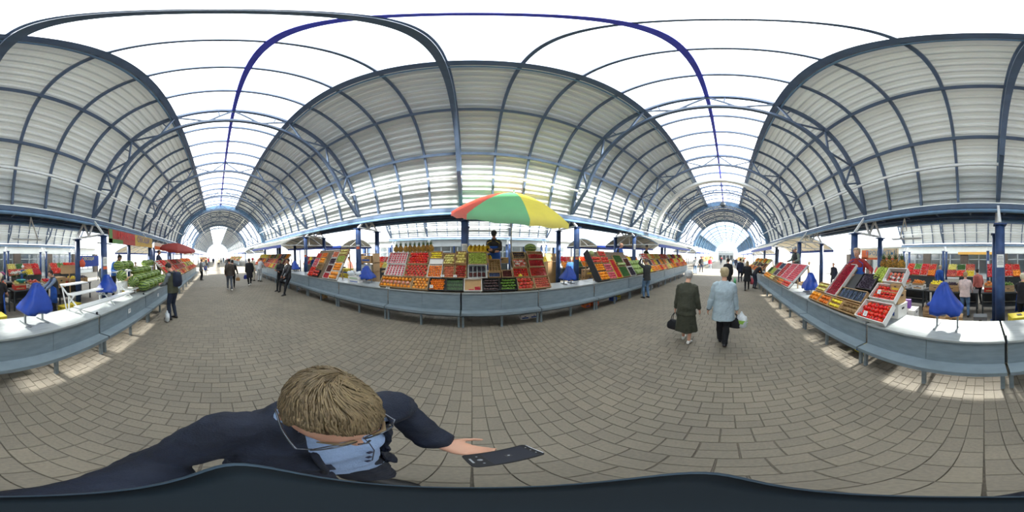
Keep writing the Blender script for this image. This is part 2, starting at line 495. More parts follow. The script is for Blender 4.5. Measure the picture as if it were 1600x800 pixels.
# valley gutters between the naves: dark trough plate with cross ribs
for yv, xa, xb in ((YC0 + 5.15, XL, XR), (YC0 - 5.15, XL, XR)):
    m_ = MB(); m_.box(((xa + xb) / 2, yv, 3.40), (xb - xa, 1.0, 0.05))
    o = struct('trim_valley', m_, DARKM)
    for k in range(34):
        c = MB(); c.box((xa + 0.5 + k, yv, 3.35), (0.06, 0.96, 0.05)); part('cross_rib', c, STEEL, o)
    for s_ in (-0.47, 0.47):
        c = MB(); c.box(((xa + xb) / 2, yv + s_, 3.30), (xb - xa, 0.06, 0.12)); part('gutter_edge', c, STEEL, o)
# end rings of the near nave and the white arch band
for x in (XL, XR):
    m_ = MB(); arc_bar(m_, YC0, x, 8, 172, RV + 0.05, 0.25, 0.42, 48); part('end_ring', m_, STEELB, ceil_main)
m_ = MB(); arc_bar(m_, YC0, 9.55, 15, 165, RV - 0.62, 0.34, 0.14, 48); part('arch_duct', m_, WHITE, ceil_main, 'white arched duct')

# crossings: ribs and roof close together, open at the flanks
def crossing(x0, x1):
    b = MB()
    for a in (8.5, 171.5): long_bar(b, YC0, a, RV + 0.1, x0, x1, 0.12, 0.24)
    ce = struct('ceiling', b, STEEL)
    L = x1 - x0; n = round(L / 4)
    for k in range(n):
        for sgn in (1, -1):
            for a, bb in ((44, 58), (58, 74), (74, 90)):
                key = (a, bb)
                if key not in cache: cache[key] = sheet_mesh(a, bb, 4.0)
                o = at_vault('roof_sheet', cache[key], ce, x0 + (k + .5) * L / n, YC0, sgn < 0); o.scale = (L / n / 4, 1, 1)
    k = 0; x = x0 + 0.4
    while x < x1:
        if k % 3 == 0:
            t = at_vault('truss', TR[0], ce, x, YC0); obj('lower_chord', TR[1], t); obj('web', TR[2], t)
        else:
            if 'srib' not in cache:
                q = MB(); arc_bar(q, 0, 0, 44, 136, RV, 0.06, 0.10, 30); cache['srib'] = q.mesh('rib', STEEL)
            at_vault('rib', cache['srib'], ce, x, YC0)
        k += 1; x += 0.9
    for a in (44, 60, 76, 90, 104, 120, 136):
        q = MB(); long_bar(q, YC0, a, RV - 0.08, x0, x1, 0.08, 0.10); part('purlin', q, STEEL, ce)
    for a in (52, 128):
        q = MB(); y, z = pv(YC0, a, RV - 0.66); q.bar((x0, y, z), (x1, y, z), 0.07, 0.07); part('tie_pipe', q, WHITE, ce)
    return ce
crossing(XL - 11.0, XL - 0.25); crossing(XR + 0.25, XR + 8.5)
# far naves
def far_vault(x0, x1, glazed):
    b = MB()
    for a in (8.5, 171.5): long_bar(b, YC0, a, RV + 0.1, x0, x1, 0.12, 0.24)
    ce = struct('ceiling', b, STEEL)
    L = x1 - x0; n = round(L / 4); st = L / n
    for k in range(n):
        xc = x0 + (k + .5) * st
        for sgn in (1, -1):
            if glazed:
                if 'gp' not in cache:
                    cache['gp'] = pane_mesh(34, 90, 4.0, POLY, 'roof_pane', 8)
                    cache['gs'] = sheet_mesh(10, 34, 4.0)
                    cache['gs'].materials.clear(); cache['gs'].materials.append(mat('blue_sheet', (96, 132, 158), 0.5, 0, 0.06, 2))
                o = at_vault('roof_pane', cache['gp'], ce, xc, YC0, sgn < 0); o.scale = (st / 4, 1, 1)
                o = at_vault('roof_sheet', cache['gs'], ce, xc, YC0, sgn < 0); o.scale = (st / 4, 1, 1)
            else:
                for me in SH:
                    o = at_vault('roof_sheet', me, ce, xc, YC0, sgn < 0); o.scale = (st / 4, 1, 1)
                if 'fp' not in cache: cache['fp'] = pane_mesh(A4, 90, 4.0, POLY)
                o = at_vault('skylight_pane', cache['fp'], ce, xc, YC0, sgn < 0); o.scale = (st / 4, 1, 1)
    for k in range(n + 1):
        if glazed:
            if 'fat' not in cache: q = MB(); arc_bar(q, 0, 0, 9, 171, RV, .22, .2, 40); cache['fat'] = q.mesh('rib', STEELB)
            at_vault('rib', cache['fat'], ce, x0 + k * st, YC0)
        else: at_vault('truss', TR[0], ce, x0 + k * st, YC0)
        if k < n: at_vault('rib', RIB, ce, x0 + (k + .5) * st, YC0)
    for a in ((A2, A3, A4, 90, 180 - A4, 180 - A3, 180 - A2) if not glazed else (34, 52, 71, 90, 109, 128, 146)):
        q = MB(); long_bar(q, YC0, a, RV - 0.02, x0, x1, 0.15 if glazed else .1, 0.12); part('purlin', q, STEELB if glazed else STEEL, ce)
    return ce
XFL, XFR = -72.0, 66.0
far_vault(XFL, XL - 11.0, False)
far_vault(XR + 8.5, XFR, True)
for x in (XL - 11.0, XR + 8.5):
    m_ = MB(); arc_bar(m_, YC0, x, 8, 172, RV + 0.08, 0.3, 0.35, 40); struct('trim_ring', m_, STEELB)
# glazed gable at both ends: mullions and panes above the gates
def gable(x):
    b = MB(); arc_bar(b, YC0, x, 8, 172, RV, 0.2, 0.2, 40)
    b.box((x, YC0, 3.3), (0.2, 9.4, 0.18))
    wl = struct('window_1' if x < 0 else 'window_2', b, WHITE)
    for k in range(-3, 4):
        y = k * 1.3; top = ZC + math.sqrt(RV ** 2 - y ** 2) - 0.1
        q = MB(); q.bar((x, YC0 + y, 3.38), (x, YC0 + y, top), 0.07, 0.07); part('mullion', q, WHITE, wl)
    for z in (4.3, 5.3, 6.3):
        y = math.sqrt(max(0.1, RV ** 2 - (z - ZC) ** 2)) - 0.1
        q = MB(); q.bar((x, YC0 - y, z), (x, YC0 + y, z), 0.07, 0.07); part('transom', q, WHITE, wl)
    for k in range(-4, 4):
        y0, y1 = k * 1.3 if k > -4 else -4.4, (k + 1) * 1.3 if k < 3 else 4.4
        t0 = ZC + math.sqrt(max(0, RV ** 2 - y0 ** 2)) - .1; t1 = ZC + math.sqrt(max(0, RV ** 2 - y1 ** 2)) - .1
        q = MB(); q.add([(x, YC0 + y0, 3.4), (x, YC0 + y1, 3.4), (x, YC0 + y1, max(3.5, t1)), (x, YC0 + y0, max(3.5, t0))], [(0, 1, 2, 3)])
        part('pane', q, GLASS, wl)
gable(XFL); gable(XFR)
# the low grey building that closes the view at the right-hand end
b = MB(); b.box((XFR + 6, YC0 + 0.3, 1.9), (8, 6.5, 3.8)); 
wb = one('pavilion', b, mat('pavilion_grey', (150, 156, 158), 0.6, 0, .05, 1), 'flat grey pavilion closing the far right end of the aisle', 'building')
b = MB(); b.box((XFR + 6, YC0 + 0.3, 3.85), (8.4, 6.9, 0.25)); part('roof_slab', b, WHITE, wb)
for k in range(4):
    b = MB(); b.box((XFR + 1.98, YC0 - 2 + 1.5 * k, 1.3), (0.06, 1.1, 1.8)); part('window', b, DARKM, wb)

# ------------------------------------------------------------------ outer walls beyond the side naves
BROWN = mat('brown_pilaster', (84, 74, 66), 0.6, 0, .12, 4)
WALLW = mat('wall_white', (206, 210, 210), 0.7, 0, .04, 2)
PANEF = mat('window_frame_grey', (168, 174, 176), 0.5, 0, .05, 4)
def outer_wall(name, Y, sg, xa, xb, blue):
    b = MB(); b.box(((xa + xb) / 2, Y, 3.05), (xb - xa, 0.3, 0.9))
    b.box(((xa + xb) / 2, Y + sg * 0.1, 0.25), (xb - xa, 0.2, 0.5))
    b.box(((xa + xb) / 2, Y + sg * 4.0, 1.6), (xb - xa, 0.1, 3.2))
    b.box(((xa + xb) / 2, Y + sg * 2.0, 3.3), (xb - xa, 4, 0.1))
    wl = struct(name, b, WALLW)
    b = MB(); b.box(((xa + xb) / 2, Y - sg * 0.35, 3.40), (xb - xa, 0.5, 0.08)); part('cornice', b, WALLW, wl)
    n = int((xb - xa) / 4)
    for k in range(n + 1):
        b = MB(); b.box((xa + 4 * k, Y - sg * 0.05, 1.3), (0.8 if not blue else .16, 0.45, 2.6)); part('pilaster', b, COLB if blue else BROWN, wl)
    k0 = 3 if not blue else 3 + n
    for k in range(n):
        xc = xa + 4 * k + 2; W_ = 3.2
        f = MB()
        for x in (-W_ / 2, -W_ / 6, W_ / 6, W_ / 2): f.box((xc + x, Y, 1.55), (0.09, 0.1, 2.1))
        for z in (0.52, 2.0, 2.58): f.box((xc, Y, z), (W_, 0.1, 0.08))
        fo = struct('window_%d' % (k0 + k), f, WALLW if blue else PANEF)
        for i in range(3):
            q = MB(); q.box((xc + (i - 1) * W_ / 3, Y, 1.55), (W_ / 3 - 0.1, 0.02, 2.0)); part('pane', q, GLASS, fo)
    return wl
outer_wall('wall_back', -16.6, -1, -18, 18, False)
outer_wall('wall_front', 18.2, 1, -14, 14, True)
# ------------------------------------------------------------------ columns and their white lattice brackets
cm = MB(); cm.cyl((0, 0, 0), (0, 0, 2.72), 0.108, 20); cm.box((0, 0, 2.735), (0.28, 0.28, 0.03)); cm.box((0, 0, 0.012), (0.3, 0.3, 0.024))
COLM = cm.mesh('column', COLB)
cm = MB(); cm.cyl((0, 0, 0), (0, 0, 2.92), 0.108, 20); cm.box((0, 0, 2.935), (0.28, 0.28, 0.03)); cm.box((0, 0, 0.012), (0.3, 0.3, 0.024))
COLF = cm.mesh('column', COLB)
def where(n, up):
    if n == 0: return 'level with the striped umbrella stall'
    return '%s to the %s of it counting from the umbrella stall' % (ORD[abs(n) - 1], 'left' if (n < 0) == up else 'right')
rows = [(5.06, 'umbrella side, front row'), (6.44, 'umbrella side, second row'),
        (-3.57, 'bare-top side, front row'), (-4.94, 'bare-top side, second row'),
        (15.6, 'far edge beyond umbrella, inner row'), (16.9, 'far edge beyond umbrella, outer row'),
        (-14.3, 'shop front side, inner row'), (-15.5, 'shop front side, outer row')]
for Y, txt in rows:
    nn = range(-4, 5) if abs(Y) < 8 else range(-3, 3)
    for n in nn:
        x = X0 + 4 * n
        if Y == 5.06 or Y == 6.44: x += 0.12
        hgt = COLF if 0 < Y < 7 and abs(n) < 3 else COLM
        d = 'level with the umbrella' if n == 0 else '%s %s of the umbrella' % (ORD[abs(n) - 1], 'west' if n < 0 else 'east')
        o = one('column', hgt, None, 'blue steel column on %s, %s' % (txt, d), 'column', 'blue columns under the roof', (x, Y, 0))
        o['kind'] = 'thing'
def bracket(x, ya, yb, zt, apex, label):
    b = MB(); r = 0.075
    b.bar((x, ya, zt), (x, yb, zt), 0.07, 0.07)
    ym, yq = ya + (yb - ya) * 0.32, ya + (yb - ya) * 0.72
    b.bar((x, ya, zt), (x, ym, apex), 0.06, 0.06); b.bar((x, ym, apex), (x, (ym + yq) / 2, zt), 0.06, 0.06)
    b.bar((x, (ym + yq) / 2, zt), (x, yq, apex), 0.06, 0.06); b.bar((x, yq, apex), (x, yb, zt), 0.06, 0.06)
    b.bar((x, ym, apex), (x, yq, apex), 0.06, 0.06)
    return one('roof_bracket', b, WHITE, label, 'bracket', 'white lattice brackets on the columns')
for n in range(-4, 5):
    d = 'level with the umbrella' if n == 0 else '%s %s of the umbrella' % (ORD[abs(n) - 1], 'west' if n < 0 else 'east')
    x = X0 + 4 * n
    if abs(n) < 3: bracket(x + .12, 5.06, 6.44, 2.985, 3.31, 'white lattice bracket on a column pair of the umbrella side, ' + d)
    if n < 3: bracket(x, -3.57, -4.94, 2.785, 3.34, 'white lattice bracket on a column pair of the bare-top side, ' + d)
for n in range(-3, 3):
    d = 'level with the umbrella' if n == 0 else '%s %s of the umbrella' % (ORD[abs(n) - 1], 'west' if n < 0 else 'east')
    bracket(X0 + 4 * n, -14.3, -15.5, 2.785, 3.34, 'white lattice bracket on a column pair before the shop front, ' + d)
    bracket(X0 + 4 * n, 15.6, 16.9, 2.785, 3.34, 'white lattice bracket at the far edge behind the umbrella, ' + d)

# ------------------------------------------------------------------ counters, 2 m modules
def counter_proto(H_, sg, D=0.76):
    """front face at local y=0 with the aisle on -y; top height H_"""
    L = 1.966
    t = obj('market_counter', None); t.empty_display_size = .1
    b = MB(); b.box((0, D / 2 - 0.01, H_ - 0.015), (L, D + 0.02, 0.03)); part('worktop', b, TOPM, t)
    for s in (-1, 1):
        b = MB(); b.box((s * L / 4, 0.012, (H_ - 0.03 + 0.45) / 2), (L / 2 - 0.006, 0.02, H_ - 0.03 - 0.45)); part('front_panel', b, GREYP, t)
    b = MB(); b.box((0, -0.10, 0.448), (L, 0.24, 0.024)); b.box((0, -0.212, 0.425), (L, 0.012, 0.06)); part('ledge', b, GREYP, t)
    b = MB(); b.box((0, -0.06, 0.37), (L, 0.03, 0.13)); part('apron', b, mat('apron_grey', (92, 100, 104), .5, .1, .1, 4), t)
    for s in (-1, 0, 1):
        b = MB(); b.box((s * (L / 2 - 0.035), -0.06, 0.152), (0.05, 0.05, 0.304)); part('leg', b, GREYP, t)
        b = MB(); b.box((s * (L / 2 - 0.035), D - 0.08, (H_ - 0.03) / 2), (0.05, 0.05, H_ - 0.03)); part('leg', b, GREYP, t)
    b = MB(); b.box((L / 2 + .017, .06, .68), (.032, .03, .46)); part('gap_shade_strip', b, mat('gap_shade', (40, 44, 48), .7, 0, .1, 5), t)  # added dark filler, its colour stands in for shade in the module gap
    if sg > 0: b = MB(); b.box((0, D * 0.55, 0.30), (L - 0.12, D * 0.75, 0.02)); part('lower_shelf', b, DARKM, t)
    return t
FY, FH = 3.97, 0.93            # umbrella side: front face, top height
BY, BH = -2.0, 0.86            # bare-top side
pf = counter_proto(FH, 1); pb = counter_proto(BH, -1)
cf = cb_ = None
firstf = firstb = True
SEAM = -0.27
for n in range(-8, 8):
    xc = SEAM + 2 * n + 1
    k = n if n < 0 else n + 1
    d = '%s module %s of the gap under the umbrella stall' % (ORD[abs(k) - 1], 'west' if k < 0 else 'east')
    o = pf if firstf else copy_tree(pf); firstf = False
    o.location = (xc, FY, 0); tag(o, 'grey steel market counter on the umbrella side, ' + d, 'counter', 'counters of the umbrella side')
    o = pb if firstb else copy_tree(pb); firstb = False
    o.location = (xc, BY, 0); o.rotation_euler = (0, 0, PI)
    tag(o, 'grey steel market counter on the bare-top side, ' + d, 'counter', 'counters of the bare-top side')
# far rows, one mesh each
def far_counter(H_):
    L = 1.965; b = MB()
    b.box((0, .38, H_ - .015), (L, .78, .03)); b.box((0, .012, (H_ + .4) / 2), (L - .01, .02, H_ - .45)); b.box((0, -.1, .448), (L, .24, .024))
    b.box((0, -.06, .37), (L, .03, .13))
    for s in (-1, 1): b.box((s * .93, -.06, .15), (.05, .05, .3)); b.box((s * .93, .68, .43), (.05, .05, .86))
    return b.mesh('market_counter', GREYP)
FCM = far_counter(0.9)
FARX = [(-29 - 2 * k) for k in range(14)], [(27 + 2 * k) for k in range(14)]
for xs, nm in zip(FARX, ('beyond the west crossing', 'beyond the east crossing')):
    for k, x in enumerate(xs):
        for yy, rz, sd in ((FY, 0, 'umbrella side'), (BY - 0.3, PI, 'bare-top side')):
            one('market_counter', FCM, None, 'distant grey counter on the %s, %s module %s' % (sd, ORD[k], nm), 'counter', 'distant counters', (x, yy, 0), (0, 0, rz))

# ------------------------------------------------------------------ white barrel canopies with blue fascias over the outer stalls
CANV = mat('canopy_sheet', (214, 212, 200), 0.6, 0, 0.05, 2)
def canopy(x0, x1, yc, wd, z0, rise, label, posts=True):
    t = empty('stall_canopy', label, 'canopy', ((x0 + x1) / 2, yc, z0), 0, 'barrel canopies over the outer stalls')
    L = x1 - x0; n = 10
    def P(k): 
        u = -1 + 2 * k / n; return u * wd / 2, rise * (1 - u * u)
    rs = []
    b = MB(); vs = []
    for k in range(n + 1):
        y, z = P(k); vs += [(-L / 2, y, z), (L / 2, y, z), (-L / 2, y, z + .03), (L / 2, y, z + .03)]
    fs = []
    for i in range(n):
        a = 4 * i; fs += [(a, a + 1, a + 5, a + 4), (a + 2, a + 6, a + 7, a + 3), (a, a + 4, a + 6, a + 2), (a + 1, a + 3, a + 7, a + 5)]
    b.add(vs, fs); part('roof_skin', b, CANV, t)
    m = max(2, round(L / 1.0))
    for k in range(m + 1):
        b = MB(); x = -L / 2 + L * k / m
        b.tube([(x, P(i)[0], P(i)[1] - .03) for i in range(n + 1)], 0.022, 5); part('rib', b, WHITE if k % 2 else STEELB, t)
    for s in (-1, 1):
        b = MB(); b.box((0, s * wd / 2, -0.06), (L, 0.05, 0.18)); part('fascia', b, BLUEF, t)
    for k in (0, m):
        b = MB(); x = -L / 2 + L * k / m
        b.bar((x, -wd / 2, 0), (x, wd / 2, 0), .05, .05); b.bar((x, 0, 0), (x, 0, rise - .03), .04, .04)
        b.bar((x, -wd / 4, 0), (x, 0, rise - .03), .04, .04); b.bar((x, wd / 4, 0), (x, 0, rise - .03), .04, .04)
        part('end_truss', b, WHITE, t)
    for sx in (-1, 1) if posts else ():
        for sy in (-1, 1):
            b = MB(); b.cyl((sx * (L / 2 - .3), sy * (wd / 2 - .25), -z0), (sx * (L / 2 - .3), sy * (wd / 2 - .25), .02), 0.06, 10); part('post', b, COLB, t)
    return t
cn = 0
for xa, xb, yc, txt, po in ((-16.4, -8.9, 5.75, 'umbrella side, west', False), (8.3, 15.6, 5.75, 'umbrella side, east', False),
                            (8.3, 15.6, -4.25, 'bare-top side, east', False), (-20.5, -12.9, -7.2, 'bare-top side, west', True), (-15.9, -8.9, 10.6, 'second row beyond the umbrella side, west', True), (8.3, 15.6, 10.6, 'second row beyond the umbrella side, east', True)):
    canopy(xa, xb, yc, 4.0, 2.50, 0.64, 'arched pale canopy with blue fascia over stalls on the ' + txt, po)
for k in range(3):
    for yc, sd_ in ((7.1, 'umbrella side'), (-5.9, 'bare-top side')):
        canopy(-29 - 9.3 * k - 8.4, -29 - 9.3 * k, yc, 4.0, 2.5, 0.85, 'distant arched white canopy on the %s, %s beyond the west crossing' % (sd_, ORD[k]))
        canopy(26 + 9.3 * k, 26 + 9.3 * k + 8.4, yc, 4.0, 2.5, 0.85, 'distant arched white canopy on the %s, %s beyond the east crossing' % (sd_, ORD[k]))
# ------------------------------------------------------------------ produce: one mesh of each kind, unit sized
def fm(name, rgb, rough=0.35, **k):
    k.setdefault('objvar', 0.14); k.setdefault('var', 0.12); k.setdefault('scale', 2.2)
    return mat(name, rgb, rough, **k)
LEAF = fm('leaf_green', (70, 110, 48), .5)
FRUIT = {}
def fruit(name, mb, mats): FRUIT[name] = mb.mesh(name, mats); return FRUIT[name]
def rnd(name, m, sq=0.93, dim=0.12, calyx=None, nu=14, nv=9):
    b = MB()
    def f(p):
        t = p.z; r = math.hypot(p.x, p.y)
        return Vector((p.x, p.y, p.z * sq - (dim * math.exp(-(r / .35) ** 2) if t > 0 else -dim * .5 * math.exp(-(r / .35) ** 2))))
    b.ball((0, 0, 0), 1, nu, nv, 0, None, f)
    ms = [m]
    if calyx:
        ms.append(calyx[0])
        z = sq - dim + .05
        if calyx[1] == 'star':
            for k in range(5):
                a = 2 * PI * k / 5; c, s_ = math.cos(a), math.sin(a)
                b.add([(0, 0, z), (c * .2 - s_ * .09, s_ * .2 + c * .09, z + .08), (c * .5, s_ * .5, z + .06), (c * .2 + s_ * .09, s_ * .2 - c * .09, z + .08)], [(0, 3, 2, 1), (0, 1, 2, 3)], 1)
        else:
            b.tube([(0, 0, z - .05), (0.02, 0, z + .15), (.06, .02, z + .3)], .05, 5, 1)
    return fruit(name, b, ms)
STEMC = mat('fruit_stem', (96, 76, 44), .7)
rnd('orange', fm('orange_skin', (240, 150, 28), .4, bump=.1, bscale=16), .96, .06, (mat('orange_navel', (120, 130, 50), .6), 'stem') if False else None)
rnd('grapefruit', fm('grapefruit_skin', (244, 178, 62), .4, rgb2=(240, 140, 60)), .94, .05)
rnd('mandarin', fm('mandarin_skin', (238, 126, 26), .4), .82, .12, (LEAF, 'stem'))
rnd('tomato', fm('tomato_skin', (222, 52, 36), .18), .82, .16, (LEAF, 'star'))
rnd('pink_tomato', fm('pink_tomato_skin', (220, 74, 62), .2), .84, .16, (LEAF, 'star'))
rnd('apple', fm('apple_skin', (196, 52, 58), .28, rgb2=(226, 130, 96), scale=1.6), .9, .22, (STEMC, 'stem'))
rnd('pink_apple', fm('pink_apple_skin', (206, 60, 84), .28, rgb2=(230, 120, 130), scale=1.4), .9, .22, (STEMC, 'stem'))
rnd('peach', fm('peach_skin', (214, 92, 78), .6, rgb2=(232, 160, 110), scale=1.6), .95, .1)
rnd('nectarine', fm('nectarine_skin', (160, 24, 36), .22, rgb2=(200, 60, 50), scale=1.3), .95, .12)
rnd('yellow_apple', fm('yellow_apple_skin', (228, 216, 110), .3, rgb2=(236, 224, 150)), .9, .2, (STEMC, 'stem'))
rnd('melon', fm('melon_skin', (224, 200, 96), .45, rgb2=(236, 220, 140), scale=3), .98, .02)
rnd('dark_plum', fm('plum_skin', (66, 40, 58), .3), 1.0, .06)
def elong(name, m, rx, rz, bend=0, nu=10, nv=8, neck=0):
    b = MB()
    def f(p):
        t = p.x; k = 1 - neck * max(0, t)
        return Vector((p.x * rz, p.y * rx * k, p.z * rx * k + bend * (t * t)))
    b.ball((0, 0, 0), 1, nu, nv, 0, Matrix.Identity(4), None)
    b.v = [tuple(f(Vector((p[2], p[0], p[1])))) for p in b.v]
    return fruit(name, b, m)
elong('lemon', fm('lemon_skin', (246, 222, 60), .35), .82, 1.05)
elong('kiwi', fm('kiwi_skin', (142, 112, 70), .8, bump=.2), .8, 1.05)
elong('dark_avocado', fm('dark_avocado_skin', (88, 68, 68), .4, bump=.3), .72, 1.05, 0, 10, 8, .3)
elong('green_avocado', fm('green_avocado_skin', (104, 142, 52), .4, bump=.2), .72, 1.05, 0, 10, 8, .3)
elong('pear', fm('pear_skin', (226, 218, 120), .4), .75, 1.15, 0, 10, 8, .5)
elong('cucumber', fm('cucumber_skin', (64, 106, 54), .4, bump=.4, rgb2=(110, 148, 84), stretch=(.5, 3, 3)), .22, 1.1, .05)
elong('eggplant', fm('eggplant_skin', (44, 30, 42), .2), .62, 1.1, .1, 10, 8, .25)
elong('pepper', fm('pepper_skin', (206, 44, 34), .2), .55, 1.0, .05, 10, 8, .3)
b = MB(); b.ball((0, 0, 0), 1, 14, 9, 0)
for i, p in enumerate(b.v):
    pass
fruit('wrapped_apple', b, [FRUIT['apple'].materials[0], mat('foam_net', (240, 238, 234), .8, bump=.5, bscale=30)])
for p in FRUIT['wrapped_apple'].polygons:
    if p.center.z < 0.35 and p.center.x < 0.6: p.material_index = 1
def wm_mat(name, a, c_, w_):
    m = mat(name, a, .35, objvar=.12); nt = m.node_tree; N = nt.nodes; L = nt.links
    tc = N.new('ShaderNodeTexCoord'); sp = N.new('ShaderNodeSeparateXYZ'); L.new(tc.outputs['Object'], sp.inputs[0])
    at = N.new('ShaderNodeMath'); at.operation = 'ARCTAN2'; L.new(sp.outputs['Y'], at.inputs[0]); L.new(sp.outputs['Z'], at.inputs[1])
    no = N.new('ShaderNodeTexNoise'); no.inputs['Scale'].default_value = 5; L.new(tc.outputs['Object'], no.inputs['Vector'])
    ma = N.new('ShaderNodeMath'); ma.operation = 'MULTIPLY_ADD'; L.new(no.outputs['Fac'], ma.inputs[0]); ma.inputs[1].default_value = .5; L.new(at.outputs[0], ma.inputs[2])
    mu = N.new('ShaderNodeMath'); mu.operation = 'MULTIPLY'; L.new(ma.outputs[0], mu.inputs[0]); mu.inputs[1].default_value = 10
    si = N.new('ShaderNodeMath'); si.operation = 'SINE'; L.new(mu.outputs[0], si.inputs[0])
    r = N.new('ShaderNodeValToRGB'); r.color_ramp.elements[0].position = w_; r.color_ramp.elements[1].position = w_ + .25
    r.color_ramp.elements[0].color = (*lin(a), 1); r.color_ramp.elements[1].color = (*lin(c_), 1)
    L.new(si.outputs[0], r.inputs['Fac'])
    oi = N.new('ShaderNodeObjectInfo'); mr = N.new('ShaderNodeMapRange'); mr.inputs['To Min'].default_value = .85; mr.inputs['To Max'].default_value = 1.15
    L.new(oi.outputs['Random'], mr.inputs['Value'])
    h = N.new('ShaderNodeHueSaturation'); L.new(mr.outputs[0], h.inputs['Value']); L.new(r.outputs['Color'], h.inputs['Color'])
    L.new(h.outputs['Color'], N['Principled BSDF'].inputs['Base Color'])
    return m
WMM = wm_mat('watermelon_rind', (138, 160, 76), (50, 80, 40), .1)
elong('watermelon', WMM, .78, 1.1, 0, 20, 14)
def leaf_strip(b, base, tip, w_, droop, mi=0, seg=4):
    base, tip = Vector(base), Vector(tip); d = tip - base
    sd_ = d.cross(Vector((0, 0, 1))); sd_ = sd_.normalized() if sd_.length > 1e-5 else Vector((1, 0, 0))
    vs = []
    for k in range(seg + 1):
        t = k / seg; p = base + d * t + Vector((d.x, d.y, 0)) * droop * t * t - Vector((0, 0, droop * .5 * t * t * d.length))
        ww = w_ * (1 - t) ** .7 * .5 + .0005
        vs += [p - sd_ * ww, p + sd_ * ww + Vector((0, 0, 0.002))]
    b.add(vs, [(2 * i, 2 * i + 1, 2 * i + 3, 2 * i + 2) for i in range(seg)], mi, True)
PINES = fm('pineapple_skin', (196, 140, 50), .6, bump=.9, bscale=None, scale=30, rgb2=(120, 100, 44), lo=.45, hi=.55)
PINEL = fm('pineapple_leaf', (92, 116, 78), .55)
b = MB()
for j in range(9):
    z = .02 + .2 * j / 8; rr = .066 * math.sin(PI * (.16 + .72 * j / 8)) + .012
    n = 12
    for i in range(n):
        a = 2 * PI * (i + .5 * (j % 2)) / n
        M = Matrix.Translation((rr * math.cos(a), rr * math.sin(a), z)) @ Matrix.Rotation(a, 4, 'Z')
        b.ball((0, 0, 0), (.012, .019, .016), 5, 4, 0, M)
b.lathe([(.03, .0), (.055, .03), (.072, .11), (.06, .19), (.03, .225), (.005, .23)], 12)
PINEB = b.mesh('body', PINES)
b = MB()
for k in range(26):
    a = k * 2.4; el = .35 + 1.1 * (k / 26); L_ = .10 + .09 * (k / 26) * random.uniform(.8, 1.2)
    leaf_strip(b, (0.012 * math.cos(a), .012 * math.sin(a), .222), (L_ * .8 * math.cos(el) * math.cos(a), L_ * .8 * math.cos(el) * math.sin(a), .222 + L_ * math.sin(el)), .026, .3)
PINEC = b.mesh('crown', PINEL)
def pineapple(loc, label, group, s=1.0):
    o = obj('pineapple', PINEB); tag(o, label, 'pineapple', group)
    o.location = loc; o.rotation_euler = (random.uniform(-.08, .08), random.uniform(-.08, .08), random.uniform(0, 6)); o.scale = (s,) * 3
    obj('crown', PINEC, o); return o
BAN = fm('banana_skin', (240, 204, 52), .45); BANT = mat('banana_tip', (88, 74, 40), .7)
def banana_bunch(loc, rz, n, label, group, s=1.0):
    o = obj('banana_bunch', None); o.location = loc; o.rotation_euler = (0, 0, rz); o.scale = (s,) * 3; o.empty_display_size = .1
    tag(o, label, 'bananas', group)
    if 'ban' not in cache:
        b = MB(); pts = [(0, .0, .16), (0, .035, .15), (0, .06, .11), (0, .072, .06), (0, .062, .01), (0, .045, -.02), (0, .035, -.032)]
        b.tube(pts, [.006, .011, .018, .019, .017, .010, .005], 7); cache['ban'] = b.mesh('banana', BAN)
        b = MB(); b.cyl((0, 0, .145), (0, 0, .185), .018, 8, 0, .012); cache['bank'] = b.mesh('stalk', BANT)
    obj('stalk', cache['bank'], o)
    for k in range(n):
        q = obj('banana', cache['ban'], o); a = (k - (n - 1) / 2) * (2.6 / n) + random.uniform(-.08, .08)
        q.rotation_euler = (random.uniform(-.15, .1), 0, PI + a)
    return o

# ------------------------------------------------------------------ crates and sloped displays
WOODC = mat('crate_wood', (190, 158, 116), .7, 0, .16, 3, stretch=(1, 8, 8), objvar=.1)
CARD = mat('cardboard', (186, 150, 106), .8, 0, .06, 5, objvar=.08)
WCARD = mat('white_cardboard', (228, 226, 220), .7, 0, .03, 5)
BLACKP = mat('black_tray', (34, 34, 36), .5, 0, .1, 5)
REDP = mat('red_plastic_tray', (196, 52, 36), .4, 0, .08, 5)
YELP = mat('yellow_cardboard', (222, 200, 60), .7, 0, .06, 5)
PURP = mat('purple_card', (92, 52, 130), .6, 0, .06, 5)
RACKW = mat('rack_board', (214, 212, 206), .6, 0, .05, 3)
TAGM = mat('price_card', (236, 236, 232), .6, 0, .03, 20)
INK = mat('ink', (60, 60, 66), .7)
class Bench:
    """sloped display: u runs to the viewer's right, v up the slope, n off the board"""
    def __init__(s, side, y0, z0, deg):
        s.side, s.y0, s.z0, s.th = side, y0, z0, R_(deg)
        c, k = math.cos(s.th), math.sin(s.th)
        U = (side, 0, 0); V = (0, side * c, k); N_ = (0, -side * k, c)
        s.M = frame(U, V, N_, (0, y0, z0))
    def at(s, u, v, n=0): return s.M @ Matrix.Translation((u, v, n))
    def u(s, px, v=0.2):
        """u of the azimuth of a photo column at slope distance v"""
        d = ray(px, 400); Y = s.y0 + s.side * v * math.cos(s.th)
        return s.side * d.x / d.y * Y
